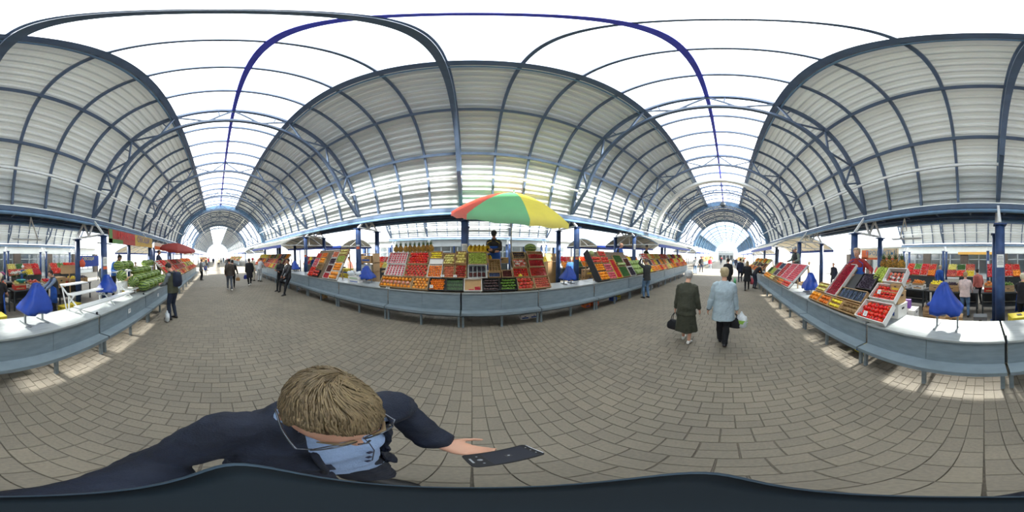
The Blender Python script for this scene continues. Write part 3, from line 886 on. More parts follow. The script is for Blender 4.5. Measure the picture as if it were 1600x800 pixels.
def crate(bn, u0, u1, v0, v1, m, label, hgt=0.07, group='crates on the sloped displays', open_top=False, parts=True, th=0.012, name='fruit_crate'):
    W_, L_ = u1 - u0, v1 - v0
    M = bn.at((u0 + u1) / 2, (v0 + v1) / 2, 0.0)
    if parts:
        t = obj(name, None, None, M); t.empty_display_size = .1; tag(t, label, 'crate', group)
        b = MB(); b.box((0, 0, th / 2), (W_ - .004, L_ - .004, th)); part('base', b, m, t)
        for s_ in (-1, 1):
            b = MB(); b.box((s_ * (W_ / 2 - th / 2 - .002), 0, th + hgt / 2), (th, L_ - .004, hgt)); part('side_panel', b, m, t)
            b = MB(); b.box((0, s_ * (L_ / 2 - th / 2 - .002), th + hgt / 2), (W_ - 2 * th - .006, th, hgt)); part('end_panel', b, m, t)
    else:
        key = ('crate', m.name, round(W_, 2), round(L_, 2), round(hgt, 2))
        if key not in cache:
            b = MB(); b.box((0, 0, th / 2), (W_ - .004, L_ - .004, th))
            for s_ in (-1, 1):
                b.box((s_ * (W_ / 2 - th / 2 - .002), 0, th + hgt / 2), (th, L_ - .004, hgt))
                b.box((0, s_ * (L_ / 2 - th / 2 - .002), th + hgt / 2), (W_ - 2 * th - .006, th, hgt))
            cache[key] = b.mesh(name, m)
        t = obj(name, cache[key], None, M); tag(t, label, 'crate', group)
    return t
def pack(bn, u0, u1, v0, v1, nx, ny, kind, label, cat, n0=.016, fill=.97, stag=False, lie=False, skip=None, rmax=None, up=False, jit=.1):
    """nx by ny single fruits inside a crate, each a thing of its own"""
    me = FRUIT[kind]; W_, L_ = u1 - u0 - .03, v1 - v0 - .03
    dx, dy = W_ / (nx + (.5 if stag else 0)), L_ / ny
    ext = 1.1 if kind in ('cucumber',) else 1.0
    r = min(dx, dy) / 2 * fill
    if kind == 'cucumber': r = dy / 2 / 1.1 * fill
    if rmax: r = min(r, rmax)
    grp = label
    for j in range(ny):
        lab = label + (', %s row up' % ORD[j] if ny > 1 else '')
        for i in range(nx):
            if skip and skip(i, j): continue
            x = u0 + .015 + dx * (i + .5 + (.5 if stag and j % 2 else 0)); y = v0 + .015 + dy * (j + .5)
            rr = r * random.uniform(.93, 1.0)
            M = bn.at(x + random.uniform(-jit, jit) * .1 * r, y, n0 + rr * (.8 if not kind == 'cucumber' else .3))
            if kind == 'cucumber': R = Matrix.Rotation(PI / 2 + random.uniform(-.08, .08), 4, 'Z')
            elif kind in ('lemon', 'kiwi', 'dark_avocado', 'green_avocado', 'pear', 'eggplant', 'pepper'):
                R = Matrix.Rotation((PI / 2 if lie else 0) + random.uniform(-.5, .5), 4, 'Z') @ Matrix.Rotation(random.uniform(-.4, .4), 4, 'Y')
            else:
                R = Matrix.Rotation(random.uniform(-.7, .7) - (.2 if not up else 0), 4, 'X') @ Matrix.Rotation(random.uniform(-.6, .6), 4, 'Y') @ Matrix.Rotation(random.uniform(0, 6.28), 4, 'Z')
            o = obj(kind, me, None, M @ R @ Matrix.Scale(rr, 4)); tag(o, lab, cat, short(grp + ', %s row up' % ORD[j]))
def heap(bn, u0, u1, v0, v1, r, m, name, label, cat, hump=.04, n0=.02, dens=1.0, stalks=False):
    """berries nobody could count: one object"""
    W_, L_ = u1 - u0 - .03, v1 - v0 - .03
    nx, ny = max(2, int(W_ / (2 * r) * dens)), max(2, int(L_ / (2 * r) * dens)); b = MB()
    for j in range(ny):
        for i in range(nx):
            x = (i + .5 + random.uniform(-.3, .3)) / nx; y = (j + .5 + random.uniform(-.3, .3)) / ny
            z = n0 + r + hump * math.sin(PI * x) * (.5 + .5 * math.sin(PI * y)) + random.uniform(-.6, 1.3) * r
            b.ball(((x - .5) * W_, (y - .5) * L_, z), (r, r, r * random.uniform(.85, 1.1)), 6, 5)
    if hump > 0.02 or True: b.box((0, 0, n0 + hump * .3), (W_ * .9, L_ * .9, .012 + hump * .6))
    o = obj(name, b.mesh(name, m), None, bn.at((u0 + u1) / 2, (v0 + v1) / 2)); tag(o, label, cat, None, 'stuff'); return o
def price(bn, u, v, n, label, w_=.07, h_=.055):
    b = MB(); b.box((0, 0, .002), (w_, h_, .003))
    for k in range(3): b.box((0, h_ * (.25 - .25 * k), .0042), (w_ * (.7 - .15 * k), h_ * .07, .0006), 1)
    return one('price_card', b, [TAGM, INK], label, 'price card', 'price cards on the displays', None, None, bn.at(u, v, n) @ Matrix.Rotation(R_(25), 4, 'X'))
RACKD = mat('dark_rack_wood', (104, 88, 70), .7, 0, .15, 4, stretch=(1, 6, 6))
def rack(bn, u0, u1, v1, label, m=RACKD, thick=.02):
    t = obj('display_rack', None); t.empty_display_size = .1; tag(t, label, 'display rack', 'sloped display racks')
    b = MB(); b.box(((u0 + u1) / 2, v1 / 2, -thick / 2 - .002), (u1 - u0, v1, thick), 0, bn.M); part('board', b, m, t)
    c, k = math.cos(bn.th), math.sin(bn.th)
    for u in (u0 + .05, (u0 + u1) / 2, u1 - .05):
        p = bn.at(u, v1 - .06, -thick - .004).translation; q = Vector((p.x, p.y + bn.side * .12, bn.z0 + .0))
        b = MB(); b.bar(p, q, .035, .035); part('leg', b, WOODC, t)
        p2 = bn.at(u, v1 * .45, -thick - .004).translation; q2 = Vector((p2.x, p2.y, bn.z0))
        b = MB(); b.bar(p2, q2, .03, .03); part('leg', b, WOODC, t)
    return t
CHERRY = fm('cherry_skin', (168, 22, 34), .2, var=.4, scale=45, detail=1, lo=.42, hi=.58); GGRAPE = fm('green_grape', (176, 192, 84), .3, var=.4, scale=45, detail=1, lo=.42, hi=.58); DGRAPE = fm('dark_grape', (58, 44, 62), .35, var=.4, scale=45, detail=1, lo=.42, hi=.58)
BLUEB = fm('blueberry_skin', (72, 88, 122), .5, var=.4, scale=45, detail=1, lo=.42, hi=.58); BROWNB = fm('raisin_skin', (96, 38, 34), .5, var=.4, scale=45, detail=1, lo=.42, hi=.58); STRAW = fm('strawberry_skin', (204, 36, 40), .35)
PARS = fm('parsley', (66, 112, 50), .6)
# ------------------------------------------------------------------ the umbrella stall
F = Bench(1, FY + .03, FH + .002, 52)
US = 'of the umbrella stall'
rack(F, -2.55, .20, 1.27, 'tall sloped board carrying the crates on the left half ' + US)
rack(F, 1.12, 1.98, 1.27, 'tall sloped board carrying the crates at the right end ' + US)
rack(F, .22, 1.10, .62, 'low sloped board in the gap before the cap-wearing vendor')
def fx(x0, x1, v0, v1, m, text, **k):
    vm = (v0 + v1) / 2; u0, u1 = F.u(x0, vm), F.u(x1, vm); crate(F, u0, u1, v0, v1, m, text, **k); return (u0, u1, v0, v1)
def row_lbl(t): return t
R0 = (.015, .365); R1 = (.385, .79); R2 = (.81, 1.24)
# bottom row
c = fx(596, 644, *R0, WOODC, 'long wooden crate of oranges at the lower left corner ' + US)
u0, u1, v0, v1 = c
pack(F, u0, u1, .22, .365, 9, 1, 'orange', 'whole orange in the upper row of the lower left crate ' + US, 'orange', fill=1.0, rmax=.05)
pack(F, u0, u1, .015, .14, 9, 1, 'orange', 'whole orange in the front row of the lower left crate ' + US, 'orange', fill=1.0, rmax=.05)
half = MB(); half.ball((0, 0, 0), 1, 12, 8, 0, None, lambda p: Vector((p.x, p.y, min(p.z, .15)))); half.cyl((0, 0, .15), (0, 0, .17), .86, 14, 1)
HALF = half.mesh('half_orange', [FRUIT['orange'].materials[0], mat('cut_flesh', (232, 190, 180), .4, rgb2=(214, 120, 100), scale=4)])
for k in range(7):
    o = obj('half_orange', HALF, None, F.at(u0 + .05 + (u1 - u0 - .1) * (k + .5) / 7, .18, .075) @ Matrix.Rotation(R_(18), 4, 'X') @ Matrix.Scale(.046, 4))
    tag(o, 'orange cut in half between the two rows of whole oranges ' + US, 'orange', 'halved oranges')
c = fx(645, 670, *R0, WOODC, 'crate of big yellow grapefruits right of the long orange crate ' + US)
pack(F, *c, 4, 4, 'grapefruit', 'grapefruit in the bottom row crate right of the oranges ' + US, 'grapefruit', stag=True, fill=1.08)
c = fx(671, 696, *R0, BLACKP, 'crate of small mandarins with a price card in the bottom row ' + US)
pack(F, *c, 7, 6, 'mandarin', 'small mandarin in the bottom row of the umbrella stall', 'mandarin', stag=True, fill=1.08)
price(F, c[0] + .08, .1, .10, 'white price card leaning on the mandarins ' + US, .09, .08)
c = fx(697, 724, *R0, BLACKP, 'black crate of upright cucumbers in the bottom row ' + US)
pack(F, *c, 12, 3, 'cucumber', 'green cucumber standing in the bottom row of the umbrella stall', 'cucumber', fill=1.0)
c = fx(725, 753, *R0, WCARD, 'open white box with a bare cardboard floor and few berry trays ' + US)
b = MB(); b.box((0, 0, .016), (c[1] - c[0] - .04, .32, .004)); b.box((0, -.03, .022), (.03, .02, .008)); b.box((.09, -.03, .022), (.03, .02, .008))
one('cardboard_sheet', b, CARD, 'bare tan cardboard sheet inside the open white box ' + US, 'cardboard', None, None, None, F.at((c[0] + c[1]) / 2, .19, .0))
heap(F, c[0] + .1, c[1] - .2, .03, .09, .013, STRAW, 'strawberries', 'low row of dark red strawberries at the front of the open white box', 'strawberries', .02)
heap(F, c[1] - .2, c[1] - .03, .03, .16, .014, STRAW, 'strawberries', 'small punnet heap of strawberries in the right corner of the open white box', 'strawberries', .03)
c = fx(754, 780, *R0, BLACKP, 'black crate of dark avocados in the bottom row ' + US)
pack(F, *c, 5, 4, 'dark_avocado', 'dark purple avocado in the bottom row of the umbrella stall', 'avocado', stag=True, fill=1.1)
c = fx(781, 807, *R0, BLACKP, 'black crate of green avocados in the bottom row ' + US)
pack(F, *c, 5, 4, 'green_avocado', 'shiny green avocado in the bottom row of the umbrella stall', 'avocado', stag=True, fill=1.1)
c = fx(808, 833, *R0, WOODC, 'crate of very large tomatoes in the bottom row ' + US)
pack(F, *c, 4, 3, 'pink_tomato', 'very large tomato in the bottom row of the umbrella stall', 'tomato', stag=True, fill=1.12)
c = fx(834, 858, *R0, WOODC, 'crate of small red apples at the lower right corner ' + US)
pack(F, *c, 7, 5, 'apple', 'small streaked apple at the lower right corner ' + US, 'apple', stag=True, fill=1.05)
# second row
c = fx(604, 633, *R1, WCARD, 'white foam tray of pink apples, lower of the two at the left edge ' + US)
pack(F, *c, 6, 5, 'pink_apple', 'pink apple in the lower white tray at the left edge ' + US, 'apple', fill=.82)
c = fx(634, 669, *R1, WOODC, 'crate of large loose tomatoes, lower of the two red ones ' + US)
pack(F, *c, 6, 5, 'pink_tomato', 'large tomato in the lower tomato crate at the left ' + US, 'tomato', stag=True, fill=1.1)
c = fx(670, 692, .385, .98, WCARD, 'tall white box of layered apricot oranges ' + US)
pack(F, c[0], c[1], .39, .80, 6, 6, 'mandarin', 'orange fruit in the tall white box with a paper flap ' + US, 'mandarin', fill=1.0)
b = MB(); b.box((0, 0, .06), (c[1] - c[0] - .03, .14, .006)); one('paper_flap', b, WCARD, 'white paper flap covering the top of the tall white box ' + US, 'paper', None, None, None, F.at((c[0] + c[1]) / 2, .9, .0) @ Matrix.Rotation(R_(6), 4, 'X'))
c = fx(693, 710, .385, .77, CARD, 'cardboard tray of peaches in the second row ' + US)
pack(F, *c, 5, 6, 'peach', 'rosy peach in the second row of the umbrella stall', 'peach', stag=True, fill=1.1)
price(F, c[0] + .0, .42, .10, 'grey price card between the tall box and the peaches ' + US, .1, .06)
c = fx(711, 729, .385, .81, CARD, 'tray of dark red nectarines in the second row ' + US)
pack(F, *c, 5, 6, 'nectarine', 'dark red nectarine in the second row of the umbrella stall', 'nectarine', stag=True, fill=1.08)
price(F, c[0] + .02, .42, .10, 'grey price card under the nectarines ' + US, .09, .06)
c = fx(731, 761, *R1, WCARD, 'white box of clear punnets with dark grapes ' + US)
for j in range(2):
    for i in range(4):
        a0 = c[0] + .03 + (c[1] - c[0] - .06) * i / 4; a1 = a0 + (c[1] - c[0] - .06) / 4 - .015; b0 = c[2] + .03 + .185 * j
        heap(F, a0 - .01, a1 + .01, b0 - .01, b0 + .17, .013, DGRAPE if j else BROWNB, 'dark_grapes', 'dark grapes in punnet %s of the %s row in the white box %s' % (ORD[i], 'upper' if j else 'lower', US), 'grapes', .03)
        b = MB()
        for s_ in (-1, 1):
            b.box((s_ * (a1 - a0) / 2, 0, .05), (.003, .165, .07)); b.box((0, s_ * .082, .05), (a1 - a0, .003, .07))
        one('clear_punnet', b, GLASS, 'clear plastic punnet %s of the %s row holding dark grapes %s' % (ORD[i], 'upper' if j else 'lower', US), 'punnet', 'clear grape punnets', None, None, F.at((a0 + a1) / 2, b0 + .08, .012))
c = fx(763, 782, .395, .56, CARD, 'small tray of blueberries below the kiwis ' + US)
heap(F, *c, .011, BLUEB, 'blueberries', 'dusty blueberries in the small tray below the kiwis ' + US, 'blueberries', .02)
c = fx(784, 800, .385, .62, WOODC, 'small tray of brown berries right of the blueberries ' + US)
heap(F, *c, .013, BROWNB, 'cherries', 'brown red cherries in the small tray under the umbrella pole', 'cherries', .04)
c = fx(801, 825, .385, .69, CARD, 'cardboard tray of rows of tomatoes with one lemon ' + US)
pack(F, *c, 6, 4, 'tomato', 'tomato in neat rows below the wrapped apples ' + US, 'tomato', fill=1.05, skip=lambda i, j: i == 3 and j == 0)
o = obj('lemon', FRUIT['lemon'], None, F.at(F.u(812, .45), .43, .075) @ Matrix.Scale(.05, 4)); tag(o, 'single yellow lemon among the rows of tomatoes ' + US, 'lemon')
c = fx(827, 853, .385, .70, WOODC, 'wooden tray of cherries, lowest of three at the right edge ' + US)
heap(F, *c, .013, CHERRY, 'cherries', 'red cherries in the lowest of three trays at the right edge ' + US, 'cherries', .05)
# third row
c = fx(608, 637, *R2, WCARD, 'white foam tray of pink apples, upper of the two at the left edge ' + US)
pack(F, *c, 7, 5, 'pink_apple', 'pink apple in the upper white tray at the left edge ' + US, 'apple', fill=.82)
c = fx(640, 671, *R2, WOODC, 'wooden crate of loose tomatoes, upper of the two red ones ' + US)
pack(F, *c, 7, 5, 'tomato', 'red tomato in the upper tomato crate at the left ' + US, 'tomato', stag=True, fill=1.12)
c = fx(673, 692, 1.0, 1.26, CARD, 'small box of lemons at the top of the slope ' + US)
pack(F, *c, 5, 3, 'lemon', 'yellow lemon in the small box at the top ' + US, 'lemon', fill=1.15, stag=True)
c = fx(693, 711, .81, 1.18, CARD, 'cardboard box of pale yellow apples ' + US)
pack(F, *c, 4, 4, 'yellow_apple', 'pale yellow apple in the upper row of the umbrella stall', 'apple', stag=True, fill=1.2)
c = fx(712, 729, .83, 1.26, CARD, 'cardboard box of small yellow melons ' + US)
pack(F, *c, 3, 4, 'melon', 'round yellow melon in the upper row of the umbrella stall', 'melon', stag=True, fill=1.2)
c = fx(731, 761, .81, 1.24, WOODC, 'wooden crate of green grapes under the bananas ' + US)
heap(F, *c, .016, GGRAPE, 'green_grapes', 'green grapes filling the crate under the bananas ' + US, 'grapes', .05)
c = fx(763, 782, .57, .98, CARD, 'cardboard crate of kiwis before the vendor with the black cap')
pack(F, *c, 4, 6, 'kiwi', 'brown kiwi in the crate before the vendor with the black cap', 'kiwi', fill=.98)
c = fx(801, 822, .71, .98, CARD, 'tray of apples half wrapped in white foam nets ' + US)
pack(F, *c, 4, 3, 'wrapped_apple', 'large apple wrapped in a white foam net ' + US, 'apple', stag=True, fill=1.12)
c = fx(800, 820, 1.0, 1.25, WOODC, 'wooden crate of dark aubergines at the top right ' + US)
pack(F, *c, 5, 3, 'eggplant', 'dark aubergine at the top right of the umbrella stall', 'aubergine', fill=1.1, stag=True)
c = fx(825, 849, .71, .97, WOODC, 'wooden tray of cherries, middle of three at the right edge ' + US)
heap(F, *c, .013, CHERRY, 'cherries', 'red cherries in the middle tray of three at the right edge ' + US, 'cherries', .05)
c = fx(823, 847, .98, 1.27, WOODC, 'wooden tray of cherries, topmost of three at the right edge ' + US)
heap(F, c[0], c[1], .98, 1.18, .013, CHERRY, 'cherries', 'red cherries in the topmost tray of three at the right edge ' + US, 'cherries', .06)
# top shelf with pineapples, bananas, watermelon
b = MB(); yS, zS = F.at(0, 1.27).translation.y + .02, F.at(0, 1.27).translation.z
b.box(((F.u(604, 1.27) + F.u(694, 1.27)) / 2, yS + .14, zS - .01), (F.u(694, 1.27) - F.u(604, 1.27), .32, .03))
for s_ in (-2.4, -1.0): b.box((s_, yS + .2, (FH + zS - .03) / 2), (.04, .04, zS - .03 - FH))
one('top_shelf', b, WHITE, 'white shelf carrying the pineapples along the top ' + US, 'shelf')
for k, px in enumerate((619, 626, 634, 641, 647.5, 654, 661, 668, 674)):
    d = ray(px, 390); Y = yS + .13; pineapple((d.x / d.y * Y, Y, zS + .007), 'pineapple standing on the white top shelf ' + US, 'pineapples on the top shelf', random.uniform(.92, 1.05))
b = MB(); uA, uB = F.u(731, 1.27), F.u(766, 1.27)
b.box(((uA + uB) / 2, yS + .09, zS - .012), (uB - uA, .22, .024)); b.box(((uA + uB) / 2, yS + .19, (FH + zS) / 2), (.05, .04, zS - FH - .03))
one('top_shelf', b, WOODC, 'narrow board carrying the banana bunches ' + US, 'shelf')
for k in range(5):
    banana_bunch((uA + .09 + (uB - uA - .16) * k / 4, yS + .06, zS + .035), PI + random.uniform(-.3, .3), 6, 'banana bunch in the row beside the cap-wearing vendor', 'bananas on the board', 1.12)
banana_bunch((uB - .05, yS - .09, zS - .26), PI, 5, 'banana bunch hanging below the others beside the kiwi crate', 'bananas', 1.15)
o = obj('watermelon', FRUIT['watermelon'], None, Matrix.Translation((F.u(831, 1.3), yS + .14, zS + .15)) @ Matrix.Scale(.19, 4)); tag(o, 'large dark watermelon on top of the right end of the umbrella stall', 'watermelon')
o.scale
b = MB(); b.box((F.u(831, 1.3), yS + .14, zS - .012), (.55, .3, .024)); b.box((F.u(831, 1.3), yS + .24, (FH + zS) / 2), (.05, .04, zS - FH - .03)); one('top_shelf', b, WOODC, 'small board under the watermelon at the right end ' + US, 'shelf')
price(F, F.u(606, .0), -.004, .03, 'white price card at the front edge under the oranges ' + US, .12, .05)

# umbrella
UMBC = [mat('umbrella_green', (96, 182, 122), .7, 0, .05, 3), mat('umbrella_yellow', (240, 224, 72), .7, 0, .05, 3), mat('umbrella_red', (214, 70, 52), .7, 0, .05, 3), mat('umbrella_blue', (60, 110, 190), .7, 0, .05, 3)]
for m in UMBC: let_light(m, .22)
def umbrella(loc, R, hgt, tilt, rz, cols, pole_h, label, lean=(0, 0)):
    """canopy of eight gores on ribs; the pole stands at loc"""
    t = empty('market_umbrella', label, 'umbrella', loc, 0)
    base = Matrix.Translation((0, 0, pole_h)) @ Matrix.Rotation(lean[0], 4, 'X') @ Matrix.Rotation(lean[1], 4, 'Y') @ Matrix.Rotation(rz, 4, 'Z')
    n = 8; seg = 8; sub = 6
    for g in range(n):
        b = MB(); rs = []
        for k in range(seg + 1):
            q = k / seg; r = R * q; z = hgt * (1 - q ** 1.7)
            row = []
            for j in range(sub + 1):
                f = j / sub; a = 2 * PI * (g + f) / n
                ch = math.cos(PI / n) / math.cos(2 * PI / n * (f - .5)); sag = 1 - .35 * (1 - ch) * 0
                rr = r * (ch * .8 + .2); zz = z - .05 * q * q * (1 - abs(2 * f - 1)) * 0
                row.append(base @ Vector((rr * math.cos(a), rr * math.sin(a), zz)))
            rs.append(row)
        row = []
        for j in range(sub + 1):
            f = j / sub; a = 2 * PI * (g + f) / n; ch = math.cos(PI / n) / math.cos(2 * PI / n * (f - .5)); rr = R * (ch * .8 + .2)
            row.append(base @ Vector((rr * 1.005 * math.cos(a), rr * 1.005 * math.sin(a), -.13 + .02 * math.sin(3 * PI * f))))
        rs.append(row)
        b.rings(rs, 0, True, False, False); part('gore', b, cols[g], t)
    for g in range(n):
        b = MB(); a = 2 * PI * g / n
        b.tube([base @ Vector((R * k / 6 * math.cos(a), R * k / 6 * math.sin(a), hgt * (1 - (k / 6) ** 1.7) - .02)) for k in range(7)], .008, 5)
        part('rib', b, WHITE, t)
    b = MB(); top = base @ Vector((0, 0, hgt + .05)); b.tube([(0, 0, 0), base @ Vector((0, 0, 0)), top], .019, 8); part('pole', b, mat('pole_grey', (176, 178, 176), .4, .3, .05, 3), t)
    b = MB(); b.ball(tuple(base @ Vector((0, 0, hgt + .06))), .03, 8, 6); part('finial', b, cols[0], t)
    return t
g_, y_, r_ = UMBC[0], UMBC[1], UMBC[2]
UX = 1.13
umbrella((UX, 4.62, FH + .005), 1.72, .66, 0, R_(-136), [g_, y_, r_, g_, y_, r_, g_, r_][:0] + [g_, y_, g_, y_, r_, y_, g_, r_], 2.13, 'striped umbrella with green, yellow and red panels over the fruit stall', (R_(16), R_(2)))

# ------------------------------------------------------------------ covered scales on the counters
TARP = mat('blue_tarpaulin', (30, 70, 168), .45, 0, .16, 4, bump=.25, bscale=9)
def scale(x, y, z, rz, label, w_=.44, h_=.46, leg=.15, flip=1):
    t = empty('covered_scale', label, 'scale', (x, y, z), rz, 'market scales under blue covers')
    for s_ in (-1, 1):
        b = MB(); b.box((s_ * w_ * .36, 0, .012), (.03, .34, .022)); b.box((s_ * w_ * .36, 0, leg / 2), (.028, .028, leg)); part('foot', b, mat('scale_metal', (150, 156, 158), .4, .5, .08, 5), t)
    b = MB(); rs = []
    for k, (q, wl, wr, d_) in enumerate(((0, -.5, .5, .20), (.12, -.51, .5, .205), (.35, -.49, .36, .17), (.6, -.44, .2, .12), (.82, -.36, .06, .085), (.96, -.26, -.02, .06), (1.0, -.22, -.06, .05))):
        ring = []
        x0, x1 = wl * w_ * flip, wr * w_ * flip
        n = 7
        for i in range(n + 1): ring.append((x0 + (x1 - x0) * i / n, -d_ + .016 * math.sin(5 * i + 3 * k), leg - .02 + h_ * q + .02 * math.sin(i * 2.1 + k)))
        for i in range(n, -1, -1): ring.append((x0 + (x1 - x0) * i / n, d_ + .016 * math.cos(4 * i + 2 * k), leg - .02 + h_ * q + .02 * math.sin(i * 2.1 + k)))
        rs.append(ring)
    b.rings(rs, 0, True, True); part('cover', b, TARP, t); return t
SCL = 'blue tarpaulin cover over a market scale on the '
scale(.55, -2.42, BH + .002, PI, SCL + 'bare counter before the white-bloused woman', .44, .46, .29, 1)
scale(-1.17, -2.42, BH + .002, PI + .1, SCL + 'bare counter left of the step rack', .46, .47, .23, -1)
scale(-3.12, -2.50, BH + .21, PI + .3, SCL + 'step rack beside the watermelons', .42, .4, .08, -1)
scale(4.42, -2.45, BH + .002, PI - .2, SCL + 'counter between the two right-hand fruit stalls', .5, .5, .14, -1)
scale(2.95, 4.42, FH + .002, 0.1, SCL + 'counter right of the umbrella stall', .42, .42, .16, -1)
scale(-3.32, 4.45, FH + .002, 0, SCL + 'counter left of the umbrella stall', .44, .42, .16, 1)
scale(-8.45, 4.45, FH + .002, 0, SCL + 'counter behind the two leaning men', .44, .5, .14, 1)

# ------------------------------------------------------------------ generic helper for stalls further off
KIND = {'tomato': (.045, 'red tomato'), 'orange': (.047, 'orange'), 'apple': (.042, 'streaked red apple'), 'yellow_apple': (.043, 'yellow apple'), 'lemon': (.04, 'yellow lemon'), 'peach': (.042, 'rosy peach'),
        'nectarine': (.04, 'dark nectarine'), 'pear': (.042, 'pale pear'), 'mandarin': (.035, 'mandarin'), 'kiwi': (.035, 'kiwi'), 'dark_plum': (.034, 'dark plum'), 'grapefruit': (.055, 'grapefruit'), 'pepper': (.05, 'red pepper'), 'melon': (.075, 'yellow melon'), 'pink_apple': (.042, 'pink apple'), 'green_avocado': (.04, 'green avocado'), 'eggplant': (.05, 'aubergine'), 'pink_tomato': (.05, 'pale red tomato')}
CATN = {'pink_apple': 'apple', 'yellow_apple': 'apple', 'dark_plum': 'plum', 'green_avocado': 'avocado', 'pink_tomato': 'tomato', 'eggplant': 'aubergine'}
HEAPM = {'cherries': CHERRY, 'green_grapes': GGRAPE, 'dark_grapes': DGRAPE, 'blueberries': BLUEB, 'strawberries': STRAW, 'parsley': PARS, 'raisins': BROWNB}
def stall(bn, cols, where_, singles=True, v_gap=.02, racked=True):
    """cols: list of (u0, u1, [(v0, v1, kind, crate_mat), ...]) from the bottom up"""
    us = [c[0] for c in cols] + [c[1] for c in cols]
    vmax = max(r[1] for c in cols for r in c[2])
    if racked: rack(bn, min(us), max(us), vmax + .01, 'sloped board under the crates ' + where_)
    for ci_, (u0, u1, rows_) in enumerate(cols):
        for ri, (v0, v1, kind, cmat) in enumerate(rows_):
            pos = '%s column %s tier' % (ORD[ci_], ORD[ri])
            nm = KIND[kind][1] if kind in KIND else kind.replace('_', ' ')
            crate(bn, u0, u1, v0, v1, cmat, 'crate of %s %s, %s' % (nm, where_, pos), .06, parts=False)
            if kind in KIND:
                r = KIND[kind][0]; nx = max(2, int((u1 - u0 - .03) / (2.05 * r))); ny = max(2, int((v1 - v0 - .03) / (2.05 * r)))
                if singles: pack(bn, u0, u1, v0, v1, nx, ny, kind, '%s in %s %s' % (nm, pos, where_), CATN.get(kind, kind), fill=1.06)
                else: heap(bn, u0, u1, v0, v1, r, FRUIT[kind].materials[0], 'fruit_heap', 'heap of %s %s, %s' % (nm, where_, pos), 'fruit', .03)
            else: heap(bn, u0, u1, v0, v1, .018 if bn.y0 > -9 else .03, HEAPM[kind], kind, '%s filling a crate %s, %s' % (nm, where_, pos), kind.replace('_', ' '), .04)
T3 = ((.015, .40), (.42, .82), (.84, 1.25))
def auto_cols(u0, u1, w_, kinds, mats, tiers=T3):
    n = max(1, round((u1 - u0) / w_)); w2 = (u1 - u0) / n; out = []
    for i in range(n):
        out.append((u0 + i * w2 + .004, u0 + (i + 1) * w2 - .004, [(a, b, kinds[(i * len(tiers) + j) % len(kinds)], mats[(i + j) % len(mats)]) for j, (a, b) in enumerate(tiers)]))
    return out

# ---- umbrella side, right of the umbrella (oranges, red apples, carrots, greens, water melons)
FR = Bench(1, FY + .03, FH + .002, 54)
def sc(cols, k): return [(a, b, [(v0 if v0 < .02 else v0 * k, v1 * k, x, m) for v0, v1, x, m in r]) for a, b, r in cols]
wr = 'right of the umbrella stall'
b = MB(); b.box((3.98, .66, .0), (.03, 1.32, .30), 0, FR.M); one('side_board', b, BLACKP, 'black side board closing the orange display right of the umbrella stall', 'board')
stall(FR, sc([(4.02, 4.52, [(.015, .33, 'orange', BLACKP), (.34, .62, 'orange', BLACKP), (.64, .9, 'pink_tomato', WOODC)]),
           (4.53, 4.95, [(.015, .29, 'pink_apple', WOODC), (.31, .60, 'pink_apple', WOODC), (.62, .88, 'pink_tomato', WOODC), (.9, 1.12, 'pink_tomato', WOODC)]),
           (4.98, 5.30, [(.015, .76, 'strawberries', YELP)]),
           (5.33, 5.88, [(.015, .45, 'parsley', WOODC), (.62, .95, 'parsley', WOODC)]),
           (5.92, 6.35, [(.015, .40, 'dark_grapes', WCARD), (.42, .8, 'raisins', WCARD)])], 1.18), wr)
CAB = fm('cabbage_leaf', (206, 214, 160), .6, rgb2=(170, 196, 120))
b = MB()
for k in range(9):
    a = k * 2.4; M = Matrix.Rotation(a, 4, 'Z') @ Matrix.Rotation(.5, 4, 'Y')
    b.ball((0, 0, 0), (1, .92 - .03 * k, .96), 12, 8, 0, M)
FRUIT['cabbage'] = b.mesh('cabbage', CAB)
for k in range(4):
    o = obj('cabbage', FRUIT['cabbage'], None, FR.at(5.42 + .13 * k + .02, .63, .085) @ Matrix.Scale(.068, 4)); tag(o, 'pale cabbage between the two boxes of greens right of the umbrella stall', 'cabbage', 'cabbages')
o = obj('cabbage', FRUIT['cabbage'], None, FR.at(4.15, 1.18, .08) @ Matrix.Scale(.12, 4)); tag(o, 'large pale cabbage above the oranges right of the umbrella stall', 'cabbage')
FW = Bench(1, FY + .05, FH + .002, 40)
rack(FW, 6.42, 7.62, 1.0, 'sloped board under the light watermelons')
LWM = wm_mat('light_watermelon_rind', (168, 190, 110), (92, 130, 66), .2)
me = FRUIT['watermelon'].copy(); me.materials.clear(); me.materials.append(LWM); FRUIT['long_watermelon'] = me
for j in range(3):
    for i in range(6):
        o = obj('watermelon', me, None, FW.at(6.53 + .198 * i, .16 + .31 * j, .095) @ Matrix.Rotation(PI / 2, 4, 'Z') @ Matrix.Diagonal((.135, .12, .12, 1)))
        tag(o, 'light green long watermelon in tier %s of the display near the pointing man' % ORD[j], 'watermelon', 'light watermelons, tier %s' % ORD[j])
W3 = [WOODC, CARD, WCARD]
stall(FR, auto_cols(7.75, 11.6, .40, ['lemon', 'yellow_apple', 'pepper', 'orange', 'dark_plum', 'apple', 'mandarin', 'peach', 'yellow_apple', 'orange', 'lemon', 'grapefruit', 'tomato', 'dark_plum', 'pear', 'grapefruit', 'orange', 'melon', 'apple', 'kiwi', 'nectarine', 'pear', 'mandarin', 'tomato'], W3), 'beyond the light watermelons')
stall(FR, auto_cols(11.8, 15.5, .5, ['orange', 'tomato', 'pear', 'apple', 'lemon', 'dark_plum', 'peach', 'yellow_apple', 'nectarine'], W3), 'at the east end of the umbrella side', False)
